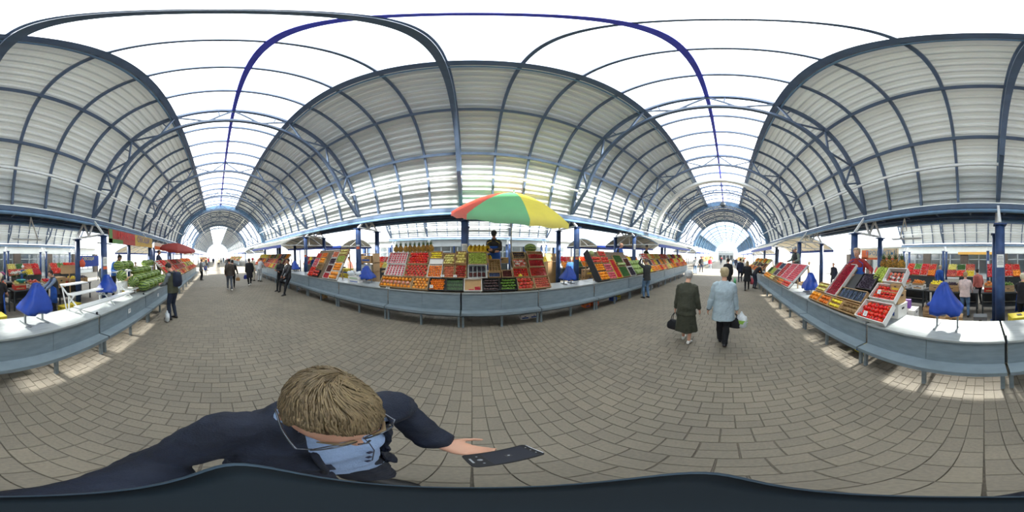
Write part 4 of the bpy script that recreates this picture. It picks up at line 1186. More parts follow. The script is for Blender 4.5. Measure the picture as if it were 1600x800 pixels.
# ---- umbrella side, left of the umbrella
wl_ = 'two crates left of the umbrella stall'
wl_ = 'left of the umbrella stall'
FLB = Bench(1, FY + .03, FH + .002, 57)
stall(FLB, sc([(-6.34, -5.96, [(.015, .22, 'tomato', REDP), (.23, .42, 'tomato', REDP), (.44, .80, 'pink_apple', WCARD), (.82, 1.06, 'strawberries', CARD)]),
           (-5.94, -5.56, [(.015, .30, 'pink_tomato', BLACKP), (.32, .58, 'kiwi', WOODC), (.60, .84, 'orange', WOODC), (.86, 1.08, 'mandarin', WOODC)]),
           (-5.22, -4.86, [(.015, .24, 'strawberries', WCARD), (.26, .55, 'raisins', WCARD), (.57, .84, 'dark_plum', WCARD), (.86, 1.12, 'peach', WCARD)]),
           (-4.84, -4.40, [(.015, .32, 'grapefruit', WCARD), (.34, .66, 'orange', WCARD), (.68, .94, 'green_grapes', CARD), (.96, 1.22, 'yellow_apple', CARD)])], 1.13), wl_)
# white bags and boxes of grapes on the counter between the display and the column
stall(FR, auto_cols(-13.4, -9.5, .42, ['peach', 'raisins', 'orange', 'apple', 'nectarine', 'parsley', 'tomato', 'pepper', 'kiwi', 'orange', 'apple', 'dark_plum', 'lemon', 'grapefruit', 'green_grapes', 'tomato', 'pink_apple', 'peach', 'green_avocado', 'dark_plum', 'dark_plum', 'blueberries', 'green_avocado', 'eggplant'], W3), 'behind the woman in the black coat', True)
stall(FR, auto_cols(-16.3, -13.6, .55, ['tomato', 'orange', 'pear', 'peach', 'apple', 'lemon'], W3), 'at the west end of the umbrella side', False)

# ---- bare-top side, the stall with the red-sleeved vendor
Bn = Bench(-1, BY - .03, BH + .002, 46)
wb = 'of the red-sleeved vendor'
def bx(xa, xb): return -xb, -xa      # world x range -> u range
# lower row on the counter edge
stall(Bn, [(*bx(3.25, 3.66), [(.015, .26, 'orange', CARD), (.29, .56, 'pear', WOODC)]),
           (*bx(2.86, 3.23), [(.015, .26, 'mandarin', CARD)]),
           (*bx(2.47, 2.84), [(.015, .26, 'lemon', CARD)]),
           (*bx(2.02, 2.45), [(.015, .26, 'kiwi', CARD)])], wb)
BC = Bench(-1, BY - .03, BH + .002, 46)
crate(BC, -3.22, -2.80, .29, 1.25, WCARD, 'long white-edged tray of cherries ' + wb)
heap(BC, -3.22, -2.80, .29, 1.25, .013, CHERRY, 'cherries', 'dark red cherries filling the long tray ' + wb, 'cherries', .06, dens=1.1)
rack(BC, -3.24, -2.78, 1.27, 'sloped board under the long cherry tray ' + wb)
rack(BC, -2.77, -1.98, 1.02, 'dark sloped board under the grape crate ' + wb, BLACKP)
crate(BC, -2.77, -2.02, .29, .56, CARD, 'wide box of blueberry punnets ' + wb)
for k in range(6):
    a0 = -2.75 + .12 * k
    heap(BC, a0 - .005, a0 + .118, .30, .55, .011, BLUEB, 'blueberries', 'blueberries in the %s punnet from the left before the red-sleeved vendor' % ORD[k], 'blueberries', .015)
    b = MB()
    for s_ in (-1, 1): b.box((s_ * .055, 0, .045), (.003, .24, .06)); b.box((0, s_ * .118, .045), (.11, .003, .06))
    one('clear_punnet', b, GLASS, 'clear punnet %s from the left holding blueberries' % ORD[k], 'punnet', 'clear blueberry punnets', None, None, BC.at(a0 + .057, .425, .012))
crate(BC, -2.42, -1.98, .60, 1.0, BLACKP, 'dark crate of grapes above the blueberry punnets')
heap(BC, -2.42, -1.98, .60, 1.0, .015, DGRAPE, 'dark_grapes', 'dark grapes in the black crate above the blueberry punnets', 'grapes', .06)
BT = Bench(-1, BY - .02, BH + .002, 40)
crate(BT, -1.98, -1.38, .01, .40, WCARD, 'large white box of tomatoes with a price card, lowest at the stall corner', .10, th=.014)
pack(BT, -1.97, -1.39, .02, .39, 6, 4, 'tomato', 'large red tomato in the lowest white box at the stall corner', 'tomato', stag=True, fill=1.2)
price(BT, -1.78, .10, .12, 'white price card standing in the lowest white tomato box', .08, .09)
BT2 = Bench(-1, BY - .34, BH + .30, 40)
crate(BT2, -1.95, -1.40, .01, .38, WCARD, 'white box of tight rows of red tomatoes, middle at the stall corner', .09, th=.014)
pack(BT2, -1.94, -1.41, .015, .375, 8, 5, 'tomato', 'red tomato in tight rows in the middle box at the stall corner', 'tomato', fill=1.04)
price(BT2, -1.78, .16, .11, 'white price card standing in the middle tomato box', .07, .08)
BT3 = Bench(-1, BY - .64, BH + .57, 46)
crate(BT3, -1.84, -1.40, .01, .36, WCARD, 'white box lined black with foam-wrapped peaches, topmost at the stall corner', .12, th=.014)
b = MB(); b.box((0, 0, .018), (.40, .32, .006)); one('box_liner', b, BLACKP, 'black liner sheet inside the topmost white box', 'liner', None, None, None, BT3.at(-1.62, .185, 0))
pack(BT3, -1.82, -1.42, .03, .30, 4, 3, 'wrapped_apple', 'peach wrapped in white foam in the topmost box at the stall corner', 'peach', n0=.03, fill=1.0)
price(BT3, -1.80, .05, .12, 'white price card at the corner of the wrapped peaches', .07, .07)
heap(BT3, -2.18, -1.88, .02, .42, .017, GGRAPE, 'green_grapes', 'pile of green grapes beside the foam-wrapped peaches', 'grapes', .10)
# support boxes under the tomato boxes
PRINT = mat('box_print', (60, 90, 160), .7, 0, .1, 4); PRINTY = mat('box_print_yellow', (226, 190, 60), .7, 0, .1, 4); PRINTG = mat('box_print_green', (120, 170, 110), .7, 0, .1, 4)
def fruit_box(loc, rz, size, m, pm, label, group=None, open_=False, holes=True):
    L_, W_, h_ = size; t = empty('fruit_box', label, 'box', loc, rz, group)
    b = MB()
    if open_:
        b.box((0, 0, .008), (L_, W_, .016))
        for s_ in (-1, 1): b.box((s_ * (L_ / 2 - .006), 0, h_ / 2), (.012, W_, h_)); b.box((0, s_ * (W_ / 2 - .006), h_ / 2), (L_ - .024, .012, h_))
    else: b.box((0, 0, h_ / 2), (L_, W_, h_))
    part('body', b, m, t)
    if not open_:
        b = MB(); b.box((0, 0, h_ * .96), (L_ + .012, W_ + .012, h_ * .1)); part('lid', b, m, t)
    for s_ in (-1, 1):
        b = MB(); b.box((0, s_ * (W_ / 2 + .001), h_ * .35), (L_ * .7, .004, h_ * .28)); part('print_band', b, pm, t)
        if holes:
            b = MB(); b.box((0, s_ * (W_ / 2 + .003), h_ * .68), (L_ * .22, .004, h_ * .14)); part('hand_hole', b, BLACKP, t)
            b = MB(); b.box((s_ * (L_ / 2 + .003), 0, h_ * .68), (.004, W_ * .26, h_ * .14)); part('hand_hole', b, BLACKP, t)
    return t
zc = BH + .002
fruit_box((1.66, -2.62, zc), 0, (.5, .34, .26), WCARD, PRINT, 'white printed carton directly under the middle tomato box')
fruit_box((1.66, -2.62, zc + .275), 0, (.46, .30, .22), CARD, PRINTY, 'tan carton under the topmost white box at the stall corner')
for k, (m, pm, txt) in enumerate(((WCARD, PRINTG, 'green-printed'), (WCARD, PRINT, 'blue-printed'))):
    fruit_box((1.50, -3.02, .02 + .47 + .22 * k), .12, (.36, .3, .21), m, pm, '%s white carton in the stack behind the corner of the tomato boxes' % txt)
b = MB(); b.box((1.50, -3.02, .245), (.44, .36, .49)); one('packing_case', b, WOODC, 'wooden case under the printed cartons behind the tomato boxes', 'case')
b = MB(); b.box((0, 0, .09), (.13, .09, .18)); one('purple_carton', b, PURP, 'small purple carton on top of the printed white cartons', 'carton', None, (1.50, -3.0, .935), (0, 0, .2))
fruit_box((1.52, -2.62, zc + .51), 0, (.2, .2, .12), CARD, PRINTY, 'small tan carton half hidden behind the wrapped peaches')
# pineapples on the plank behind the tomato boxes
b = MB(); b.box((1.90, -3.02, 1.70), (.62, .2, .03))
for s_ in (-1, 1): b.box((1.90 + s_ * .28, -3.02, .843), (.04, .04, 1.683))
one('plank_shelf', b, WOODC, 'plank shelf on posts carrying pineapples behind the tomato boxes', 'shelf')
for k in range(4):
    pineapple((1.68 + .15 * k, -3.02, 1.716), 'pineapple on the plank shelf behind the tomato boxes', 'pineapples on the plank shelf', 1.0)

# ---- bare-top side, second stall to the right (pink trays in rows)
B2 = Bench(-1, BY - .03, BH + .002, 46)
w2_ = 'of the grey-sleeved vendor'
stall(B2, [(*bx(5.15, 5.85), [(.015, .26, 'pink_tomato', WCARD), (.28, 1.1, 'pink_apple', WCARD)]),
           (*bx(5.88, 6.5), [(.015, .26, 'mandarin', CARD), (.28, 1.1, 'pink_apple', WCARD)]),
           (*bx(6.55, 7.1), [(.015, .26, 'kiwi', CARD), (.28, 1.1, 'nectarine', WCARD)]),
           (*bx(7.14, 7.7), [(.015, .26, 'yellow_apple', CARD), (.28, .66, 'dark_plum', WCARD), (.68, 1.06, 'blueberries', WCARD)]),
           (*bx(7.74, 8.3), [(.015, .26, 'orange', CARD), (.28, .66, 'green_grapes', WOODC), (.68, 1.1, 'strawberries', WOODC)]),
           (*bx(8.34, 8.9), [(.015, .3, 'orange', WOODC), (.32, .7, 'parsley', WOODC)])], w2_)
stall(B2, auto_cols(*bx(10.2, 15.4), .5, ['orange', 'raisins', 'pear', 'kiwi', 'green_grapes', 'orange', 'apple', 'dark_plum', 'parsley'], W3), 'at the east end of the bare-top side', False)

# ---- bare-top side, left: step rack and watermelons
t = empty('step_rack', 'white metal step rack with three shelves on the bare counter', 'rack', (0, 0, 0))
for k, (xa, xb, y, z) in enumerate(((-3.9, -1.95, -2.26, 1.035), (-3.3, -2.02, -2.56, 1.235), (-2.72, -2.05, -2.84, 1.40))):
    b = MB(); b.box(((xa + xb) / 2, y, z - .012), (xb - xa, .2, .024)); part('shelf', b, WHITE, t)
for x in (-2.05, -3.0, -3.82):
    b = MB(); b.bar((x, -2.18, BH + .003), (x, -2.90 if x > -2.8 else -2.62, 1.385 if x > -2.8 else 1.22), .025, .025)
    b.bar((x, -2.20, 1.02), (x, -2.45, BH + .003), .02, .02); b.bar((x, -2.62, BH + .003), (x, -2.62, 1.222), .025, .025)
    b.bar((x, -2.45, 1.222), (x, -2.62, 1.02), .02, .02)
    if x > -2.8: b.bar((x, -2.70, BH + .003), (x, -2.86, 1.385), .02, .02)
    part('frame', b, WHITE, t)
def wmelon(x, y, z, s_, rz, label, grp): 
    o = obj('watermelon', FRUIT['watermelon'], None, Matrix.Translation((x, y, z)) @ Matrix.Rotation(rz, 4, 'Z') @ Matrix.Diagonal((s_ * 1.02, s_ * 1.2, s_ * 1.2, 1))); tag(o, label, 'watermelon', grp)
# pile of big ones before the backpack man
for i in range(6):
    wmelon(-4.62 - .37 * i, -2.22, BH + .20, .185, PI / 2 + random.uniform(-.2, .2), 'striped watermelon in the front row on the counter before the backpack man', 'watermelons, front row')
for i in range(6):
    wmelon(-4.85 - .38 * i, -2.58, BH + .40, .17, PI / 2 + random.uniform(-.3, .3), 'striped watermelon in the middle row of the pile before the backpack man', 'watermelons, middle row')
for i in range(4):
    wmelon(-5.35 - .38 * i, -2.92, BH + .60, .165, PI / 2 + random.uniform(-.3, .3), 'striped watermelon in the top row of the pile before the backpack man', 'watermelons, top row')
wmelon(-4.28, -2.40, 1.06 + .17, .18, .4, 'big striped watermelon at the near end of the pile, resting by the step rack', None)
wmelon(-4.05, -2.66, 1.26 + .17, .175, .3, 'striped watermelon one step above the near end of the pile', None)
for i in range(3): wmelon(-4.55 - .34 * i, -3.10, 1.70, .175, PI / 2, 'watermelon on the high board in front of the blue-jacketed vendor', 'watermelons on the high board')
for i in range(3): wmelon(-6.75 - .33 * i, -3.15, 1.70, .16, PI / 2, 'watermelon on the high board beside the white carton', 'watermelons on the second high board')
for (xc, yc, zc_, w_, t_) in ((-4.9, -3.10, 1.485, 1.1, 'watermelons before the blue-jacketed vendor'), (-7.1, -3.15, 1.505, 1.0, 'second watermelon trio by the white carton')):
    t = empty('high_board', 'white raised board on two posts under the ' + t_, 'shelf', (xc, yc, 0))
    b = MB(); b.box((0, 0, zc_), (w_, .3, .03)); part('board', b, WHITE, t)
    for s_ in (-.45, .45): b = MB(); b.box((s_, 0, zc_ / 2 - .01), (.05, .05, zc_ - .035)); part('post', b, WHITE, t)
b = MB(); b.box((-5.75, -2.60, BH + .11), (2.4, .36, .20)); b.box((-5.75, -2.92, BH + .21), (2.4, .28, .41)); one('melon_support', b, WOODC, 'wooden steps under the rear rows of the watermelon pile', 'support')
b = MB(); b.box((-4.2, -2.55, 1.02), (.5, .5, .03))
for s_ in (-.22, .22): b.box((-4.2 + s_, -2.4, .94), (.03, .03, .15)); b.box((-4.2 + s_, -2.7, .94), (.03, .03, .15))
b.box((-4.05, -2.66, 1.14), (.3, .22, .22)); one('melon_stand', b, WHITE, 'white stand under the nearest two big watermelons', 'support')
fruit_box((-6.35, -3.16, 1.20), 0, (.5, .36, .30), WCARD, PRINT, 'white carton among the watermelons between the high boards')
b = MB(); b.box((-6.35, -3.16, .595), (.5, .34, 1.19)); one('packing_case', b, CARD, 'tall packing case under the white carton behind the watermelons', 'case')
B3 = Bench(-1, BY - .03, BH + .002, 46)
stall(B3, auto_cols(*bx(-12.2, -7.2), .46, ['peach', 'tomato', 'pepper', 'tomato', 'apple', 'strawberries', 'grapefruit', 'pink_apple', 'tomato', 'apple', 'peach', 'kiwi', 'pear', 'nectarine', 'apple'], W3), 'beyond the watermelons under the red umbrella', True)
stall(B3, auto_cols(*bx(-16.2, -12.4), .55, ['apple', 'pear', 'orange', 'peach', 'dark_plum', 'tomato'], W3), 'at the west end of the bare-top side', False)
ru = mat('red_umbrella_cloth', (140, 44, 38), .7, 0, .08, 3)
umbrella((-10.4, -2.55, BH + .005), 1.25, .34, 0, .3, [ru] * 8, 1.65, 'plain dark red umbrella over the stall beyond the watermelons', (R_(-10), R_(8)))

# ---- far stalls beyond the crossings
FFAR = Bench(1, FY + .03, .905, 48); BFAR = Bench(-1, BY - .33, .905, 48)
kk = ['orange', 'tomato', 'yellow_apple', 'dark_plum', 'peach', 'pear', 'green_avocado', 'apple', 'lemon']
def far_display(bn, u0, u1, label):
    t = obj('fruit_display', None); t.empty_display_size = .1; tag(t, label, 'fruit display', 'distant fruit displays')
    n = 4; w2 = (u1 - u0) / n; cr = MB(); fr = {}
    for i in range(n):
        for a_, b_ in ((.015, .38), (.40, .76), (.78, 1.12)):
            M = bn.at(u0 + (i + .5) * w2, (a_ + b_) / 2)
            cr.box((0, 0, .03), (w2 - .02, b_ - a_ - .01, .06), 0, M)
            k_ = random.choice(kk); m = fr.setdefault(k_, MB())
            for q in range(8):
                for r in range(3): m.ball(((q - 3.5) * (w2 - .06) / 8, (r - 1) * .11, .075), (.05, .05, .045), 6, 4, 0, M)
    p_ = part('crates', cr, WOODC, t); p_['kind'] = 'stuff'
    for k_, m in fr.items(): p_ = part(k_ + '_heap', m, FRUIT[k_].materials[0], t); p_['kind'] = 'stuff'
for s_, lo, nm in ((-1, 28.6, 'beyond the west crossing'), (1, 26.6, 'beyond the east crossing')):
    for k in range(5):
        xa = s_ * (lo + 4.2 * k); xb = xa + s_ * 3.6; xa, xb = min(xa, xb), max(xa, xb)
        far_display(FFAR, xa, xb, '%s distant fruit display %s on the umbrella side' % (ORD[k], nm))
        far_display(BFAR, *bx(xa, xb), '%s distant fruit display %s on the bare-top side' % (ORD[k], nm))
# ------------------------------------------------------------------ people
SKIN = mat('skin', (214, 164, 138), .5, 0, .06, 6, sss=.08)
SKIN2 = mat('skin_tanned', (176, 128, 104), .5, 0, .06, 6)
EYEW = mat('eye_white', (232, 230, 224), .3, 0, .02, 6); IRIS = mat('iris', (60, 56, 50), .2, 0, .1, 6); LIP = mat('lips', (178, 96, 90), .5, 0, .06, 6)
BLACKC = mat('black_cloth', (30, 31, 36), .85, 0, .2, 12, bump=.3, bscale=60)
SHOEB = mat('black_shoe', (28, 28, 30), .5, 0, .15, 8); SHOEW = mat('white_shoe', (226, 224, 218), .5, 0, .04, 8)
def cloth(name, rgb, **k): return mat('cloth_' + name, rgb, .85, 0, k.pop('var', .12), k.pop('scale', 10), bump=.25, bscale=70, **k)
WS = bpy.data.scenes.new('workbench')      # a small scene where shapes are melted, removed at the end
RAW = []
WO = bpy.data.objects.new('workpiece', bpy.data.meshes.new('workpiece')); WS.collection.objects.link(WO)
WM = WO.modifiers.new('melt', 'REMESH'); WM.mode = 'VOXEL'; WM.use_smooth_shade = True
WQ = WO.modifiers.new('soften', 'SMOOTH'); WQ.factor = .5
def solid(mb, voxel, name, mats, smooth=2, disp=0.0, seed=0, paint=None, dscale=9):
    """melt overlapping closed shapes into one continuous skin"""
    me = mb.mesh(name + '_raw', [mats] if not isinstance(mats, (list, tuple)) else mats); RAW.append(me)
    WO.data = me; WM.voxel_size = voxel; WQ.iterations = smooth; WQ.show_viewport = WQ.show_render = smooth > 0
    with bpy.context.temp_override(scene=WS, view_layer=WS.view_layers[0]):
        dg = bpy.context.evaluated_depsgraph_get()
    res = bpy.data.meshes.new_from_object(WO.evaluated_get(dg), depsgraph=dg)
    res.name = name
    if disp:
        n_ = len(res.vertices); co = [0.0] * (3 * n_); no = [0.0] * (3 * n_)
        res.vertices.foreach_get('co', co); res.vertices.foreach_get('normal', no)
        for i in range(0, 3 * n_, 3):
            x, y, z = co[i] * dscale + seed, co[i + 1] * dscale, co[i + 2] * dscale
            d = disp * (noise.noise((x, y, z)) + .5 * noise.noise((x * 2.3, y * 2.3, z * 3.0)))
            co[i] += no[i] * d; co[i + 1] += no[i + 1] * d; co[i + 2] += no[i + 2] * d
        res.vertices.foreach_set('co', co); res.update()
    res.materials.clear()
    for x in (mats if isinstance(mats, (list, tuple)) else [mats]): res.materials.append(x)
    if paint:
        for p in res.polygons: p.material_index = paint(p.center)
    return res
def ring(c, X, Y, rx, ry, n=14, sq=2.0):
    out = []
    for k in range(n):
        a = 2 * PI * k / n; ca, sa = math.cos(a), math.sin(a)
        ex = math.copysign(abs(ca) ** (2 / sq), ca); ey = math.copysign(abs(sa) ** (2 / sq), sa)
        out.append(Vector(c) + X * (ex * rx) + Y * (ey * ry))
    return out
def limb(mb, pts, rad, n=10):
    """tapered round limb with rounded ends"""
    pts = [Vector(p) for p in pts]
    d0 = (pts[0] - pts[1]).normalized(); d1 = (pts[-1] - pts[-2]).normalized()
    P = [pts[0] + d0 * rad[0] * .7] + pts + [pts[-1] + d1 * rad[-1] * .7]; Rr = [rad[0] * .45] + list(rad) + [rad[-1] * .45]
    mb.tube(P, Rr, n)
def ik(a, b, l1, l2, hint):
    a, b, h = Vector(a), Vector(b), Vector(hint); d = b - a; L = min(d.length, (l1 + l2) * .999); u = d.normalized(); b = a + u * L
    x = (l1 * l1 - l2 * l2 + L * L) / (2 * L); y = math.sqrt(max(0, l1 * l1 - x * x))
    pv_ = h - u * h.dot(u)
    if pv_.length < 1e-4: pv_ = Vector((0, 1, 0)) - u * u.y
    return a + u * x + pv_.normalized() * y, b
def hand(mb, wrist, dirv, palm, s=1.0, curl=.5, side=1, thick=1.0):
    """palm and five bent fingers; dirv along the hand, palm = the way the palm looks"""
    d = Vector(dirv).normalized(); p = Vector(palm); p = (p - d * p.dot(d)).normalized(); x = d.cross(p) * side    # thumb side
    wrist = Vector(wrist)
    rs = []
    for t, wx, wp in ((-.02, .026, .02), (.01, .029, .019), (.04, .038, .017), (.075, .041, .015), (.095, .040, .012)):
        rs.append(ring(wrist + d * t * s, x, p, wx * s, wp * s * thick, 12, 2.4))
    mb.rings(rs)
    for k, (off, L_, r) in enumerate(((.030, .070, .0088), (.0105, .078, .009), (-.010, .072, .0086), (-.029, .056, .0078))):
        q = wrist + d * .088 * s + x * off * s; a = curl * .6; pts = [q - d * .02 * s]
        pts.append(q)
        for seg in (.45, .30, .25):
            q = q + (d * math.cos(a) + p * math.sin(a)) * L_ * seg * s; pts.append(q); a += curl * .75
        rr = r * s * thick
        limb(mb, pts, [rr * 1.05, rr * 1.05, rr, rr * .92, rr * .8], 8)
    q = wrist + d * .025 * s + x * .026 * s; pts = [q]
    for seg, ang, pa in ((.034, .85, .35), (.032, .5, .45), (.026, .3, .6)):
        q = q + (d * math.cos(ang) + x * math.sin(ang) + p * pa * (.5 + curl)).normalized() * seg * s; pts.append(q)
    limb(mb, pts, [.0135 * s, .0115 * s, .010 * s, .0085 * s], 8)
class Pose: pass
def skeleton(h, P):
    s = h / 1.75; k = Pose(); k.s = s
    pel = Vector(P.get('pelvis', (0, 0, .94))) ; pel = Vector((pel.x, pel.y, pel.z * s))
    lean = P.get('lean', 0.03); side = P.get('side', 0.0); tw = P.get('twist', 0.0)
    k.up = (Matrix.Rotation(side, 3, 'Y') @ Matrix.Rotation(-lean, 3, 'X')) @ Vector((0, 0, 1))
    up2 = (Matrix.Rotation(side, 3, 'Y') @ Matrix.Rotation(-lean * 1.25, 3, 'X')) @ Vector((0, 0, 1))
    k.rx = (Matrix.Rotation(tw, 3, 'Z') @ Matrix.Rotation(side, 3, 'Y')) @ Vector((1, 0, 0)); k.px = Vector((1, 0, 0))
    k.pel = pel; k.waist = pel + k.up * .16 * s; k.chest = k.waist + k.up * .20 * s; k.neck = k.chest + up2 * .20 * s
    k.upv = up2; k.fw = k.up.cross(k.rx).normalized(); k.fw2 = up2.cross(k.rx).normalized()
    sh = P.get('shoulder', .185) * s
    k.sl = k.neck - k.rx * sh * .97 - up2 * .088 * s; k.sr = k.neck + k.rx * sh * .97 - up2 * .088 * s
    if 'sl' in P: k.sl = Vector(P['sl'])
    if 'sr' in P: k.sr = Vector(P['sr'])
    k.hl = pel - k.px * .092 * s - Vector((0, 0, .02 * s)); k.hr = pel + k.px * .092 * s - Vector((0, 0, .02 * s))
    la, lf, lt, ls = .285 * s, .255 * s, .43 * s, .425 * s
    k.fl = Vector(P.get('footl', (-.11, 0, .08))); k.fr = Vector(P.get('footr', (.11, 0, .08)))
    k.kl, k.al = ik(k.hl, k.fl, lt, ls, P.get('kneel', (0, 1, 0))); k.kr, k.ar = ik(k.hr, k.fr, lt, ls, P.get('kneer', (0, 1, 0)))
    wl = P.get('handl', None); wr_ = P.get('handr', None)
    wl = Vector(wl) if wl else k.sl + Vector((-.05 * s, .03, -.50 * s)); wr_ = Vector(wr_) if wr_ else k.sr + Vector((.05 * s, .03, -.50 * s))
    k.el, k.wl = ik(k.sl, wl, la, lf, P.get('elbowl', (-.3, -1, -.2))); k.er, k.wr = ik(k.sr, wr_, la, lf, P.get('elbowr', (.3, -1, -.2)))
    k.hp, k.hy = P.get('hpitch', 0.05), P.get('hyaw', 0.0)
    nk = P.get('neckfw', .03)
    k.hb = k.neck + up2 * .055 * s + k.fw2 * nk * s          # base of the skull
    hm = Matrix.Rotation(k.hy, 3, 'Z') @ Matrix.Rotation(-k.hp, 3, 'X')
    k.HX, k.HY, k.HZ = hm @ Vector((1, 0, 0)), hm @ Vector((0, 1, 0)), hm @ Vector((0, 0, 1))
    k.hc = k.hb + k.HZ * .115 * s + k.HY * .015 * s
    return k
HEADR = [(-.118, .020, .024, .052), (-.108, .034, .042, .040), (-.085, .048, .066, .022), (-.055, .059, .083, .008), (-.02, .067, .094, 0), (.02, .073, .099, -.004), (.055, .075, .099, -.008), (.085, .068, .089, -.012), (.108, .050, .066, -.014), (.122, .022, .030, -.014)]
def head_geo(mb, k, ears=True):
    s = k.s; X, Y, Z, c = k.HX, k.HY, k.HZ, k.hc
    mb.rings([ring(c + Z * z * s + Y * oy * s, X, Y, rx * s, ry * s, 18, 2.15) for z, rx, ry, oy in HEADR])
    # nose, brow, lips, chin, ears
    P = lambda x, y, z: c + X * x * s + Y * y * s + Z * z * s
    mb.tube([P(0, .088, .022), P(0, .098, .0), P(0, .110, -.018), P(0, .112, -.030), P(0, .094, -.036)], [(.008 * s, .009 * s), (.010 * s, .010 * s), (.014 * s, .011 * s), (.016 * s, .010 * s), (.011 * s, .006 * s)], 8)
    for sx in (-1, 1):
        mb.tube([P(sx * .012, .088, .034), P(sx * .032, .088, .037), P(sx * .052, .070, .030)], [.007 * s, .008 * s, .006 * s], 6)
        if ears:
            M = frame(X, Y, Z, P(sx * .074, -.008, -.004)) @ Matrix.Rotation(sx * -.3, 4, 'Z'); mb.ball((0, 0, 0), (.008 * s, .019 * s, .031 * s), 8, 6, 0, M)
    mb.tube([P(-.022, .083, -.062), P(0, .092, -.060), P(.022, .083, -.062)], [.005 * s, .008 * s, .005 * s], 6)
    mb.tube([P(-.018, .083, -.072), P(0, .090, -.072), P(.018, .083, -.072)], [.005 * s, .008 * s, .005 * s], 6)
    mb.ball(tuple(P(0, .068, -.104)), (.022 * s, .018 * s, .016 * s), 8, 6)
def face_parts(root, k, hair_m):
    s = k.s; X, Y, Z, c = k.HX, k.HY, k.HZ, k.hc
    P = lambda x, y, z: c + X * x * s + Y * y * s + Z * z * s
    for sx in (-1, 1):
        b = MB(); b.ball(tuple(P(sx * .033, .080, .014)), (.0125 * s,) * 3, 8, 6); b.ball(tuple(P(sx * .033, .0885, .014)), (.0058 * s,) * 3, 8, 6, 1)
        part('eye', b, [EYEW, IRIS], root)
        b = MB(); b.tube([P(sx * .014, .095, .042), P(sx * .034, .0945, .047), P(sx * .055, .077, .040)], [.003 * s, .004 * s, .002 * s], 6); part('eyebrow', b, hair_m, root)
    b = MB(); b.tube([P(-.024, .0885, -.066), P(0, .0985, -.066), P(.024, .0885, -.066)], [.003 * s, .006 * s, .003 * s], 6); part('mouth', b, LIP, root)
def hair_geo(mb, k, style, grow=1.0, line=.062):
    s = k.s; X, Y, Z, c = k.HX, k.HY, k.HZ, k.hc
    g = .013 * grow * s
    M = frame(X, Y, Z, c)
    def f(p):
        # p in head units: keep the face free by pulling it inside
        front = p.y > .035 * s and p.z < line * s
        low = p.z < (-.055 if style in ('short', 'grey') else -.10) * s
        side_ = abs(p.x) > .05 * s and p.y > .0 * s and p.z < .02 * s
        if front or low or side_: return Vector((p.x * .72, p.y * .72 - .01 * s, max(p.z, -.09 * s) * .9))
        return p
    b = MB(); b.rings([ring(Vector((0, oy * s, z * s * (1.06 if z > 0 else 1))), Vector((1, 0, 0)), Vector((0, 1, 0)), rx * s + g, ry * s + g, 24, 2.1) for z, rx, ry, oy in HEADR[2:]] )
    b.ball((0, -.014 * s, .118 * s), (.045 * s + g, .06 * s + g, .018 * s), 12, 6)
    b.v = [tuple(M @ f(Vector(p))) for p in b.v]
    mb.add(b.v, b.f)
    if style == 'long':
        rs = []
        for t, w_, d_ in ((.03, .088, .05), (-.05, .095, .05), (-.12, .10, .045), (-.2, .10, .035), (-.27, .085, .025), (-.31, .05, .015)):
            rs.append(ring(c + Vector((0, 0, t * s)) - Y * (.062 + (.03 if t < -.1 else 0)) * s, X, Y, w_ * s, d_ * s, 14))
        mb.rings(rs)
    if style == 'bun': mb.ball(tuple(c + Z * .11 * s - Y * .05 * s), (.04 * s, .04 * s, .035 * s), 10, 8)
    if style == 'tail':
        mb.tube([c - Y * .1 * s + Z * .04 * s, c - Y * .14 * s, c - Y * .135 * s - Z * .1 * s, c - Y * .12 * s - Z * .18 * s], [.02 * s, .03 * s, .025 * s, .008 * s], 10)
def torso_rings(k, g, bulk=1.0, hem=None, top=True, belly=1.0, chest=1.0):
    s = k.s; rs = []; X, Y = k.rx, k.fw; pX = k.px; pY = Vector((0, 1, 0))
    if hem: rs.append(ring(k.pel - Vector((0, 0, hem * s)) , pX, pY, (.175 + g * 1.6) * s * bulk, (.125 + g * 1.6) * s * bulk, 18, 2.3))
    rs.append(ring(k.pel - Vector((0, 0, .06 * s)), pX, pY, (.168 + g) * s * bulk, (.118 + g) * s * bulk, 18, 2.3))
    rs.append(ring(k.pel + k.up * .06 * s, (pX + X).normalized(), pY, (.160 + g) * s * bulk, (.112 + g) * s * bulk * belly, 18, 2.3))
    rs.append(ring(k.waist, X, Y, (.146 + g) * s * bulk, (.105 + g) * s * bulk * belly, 18, 2.3))
    rs.append(ring(k.waist + k.up * .10 * s, X, Y, (.154 + g) * s * bulk, (.110 + g) * s * bulk * chest, 18, 2.3))
    rs.append(ring(k.chest + k.fw * .005 * s, X, Y, (.168 + g) * s * bulk, (.116 + g) * s * bulk * chest, 18, 2.4))
    rs.append(ring(k.chest + k.upv * .09 * s, X, k.fw2, (.160 + g) * s * bulk, (.104 + g) * s, 18, 2.3))
    rs.append(ring(k.neck - k.upv * .045 * s, X, k.fw2, (.112 + g) * s, (.078 + g) * s, 18, 2.1))
    rs.append(ring(k.neck - k.upv * .005 * s, X, k.fw2, (.080 + g) * s, (.062 + g) * s, 18))
    if top: rs.append(ring(k.neck + k.upv * .02 * s, X, k.fw2, (.060 + g) * s, (.058 + g) * s, 18))
    return rs
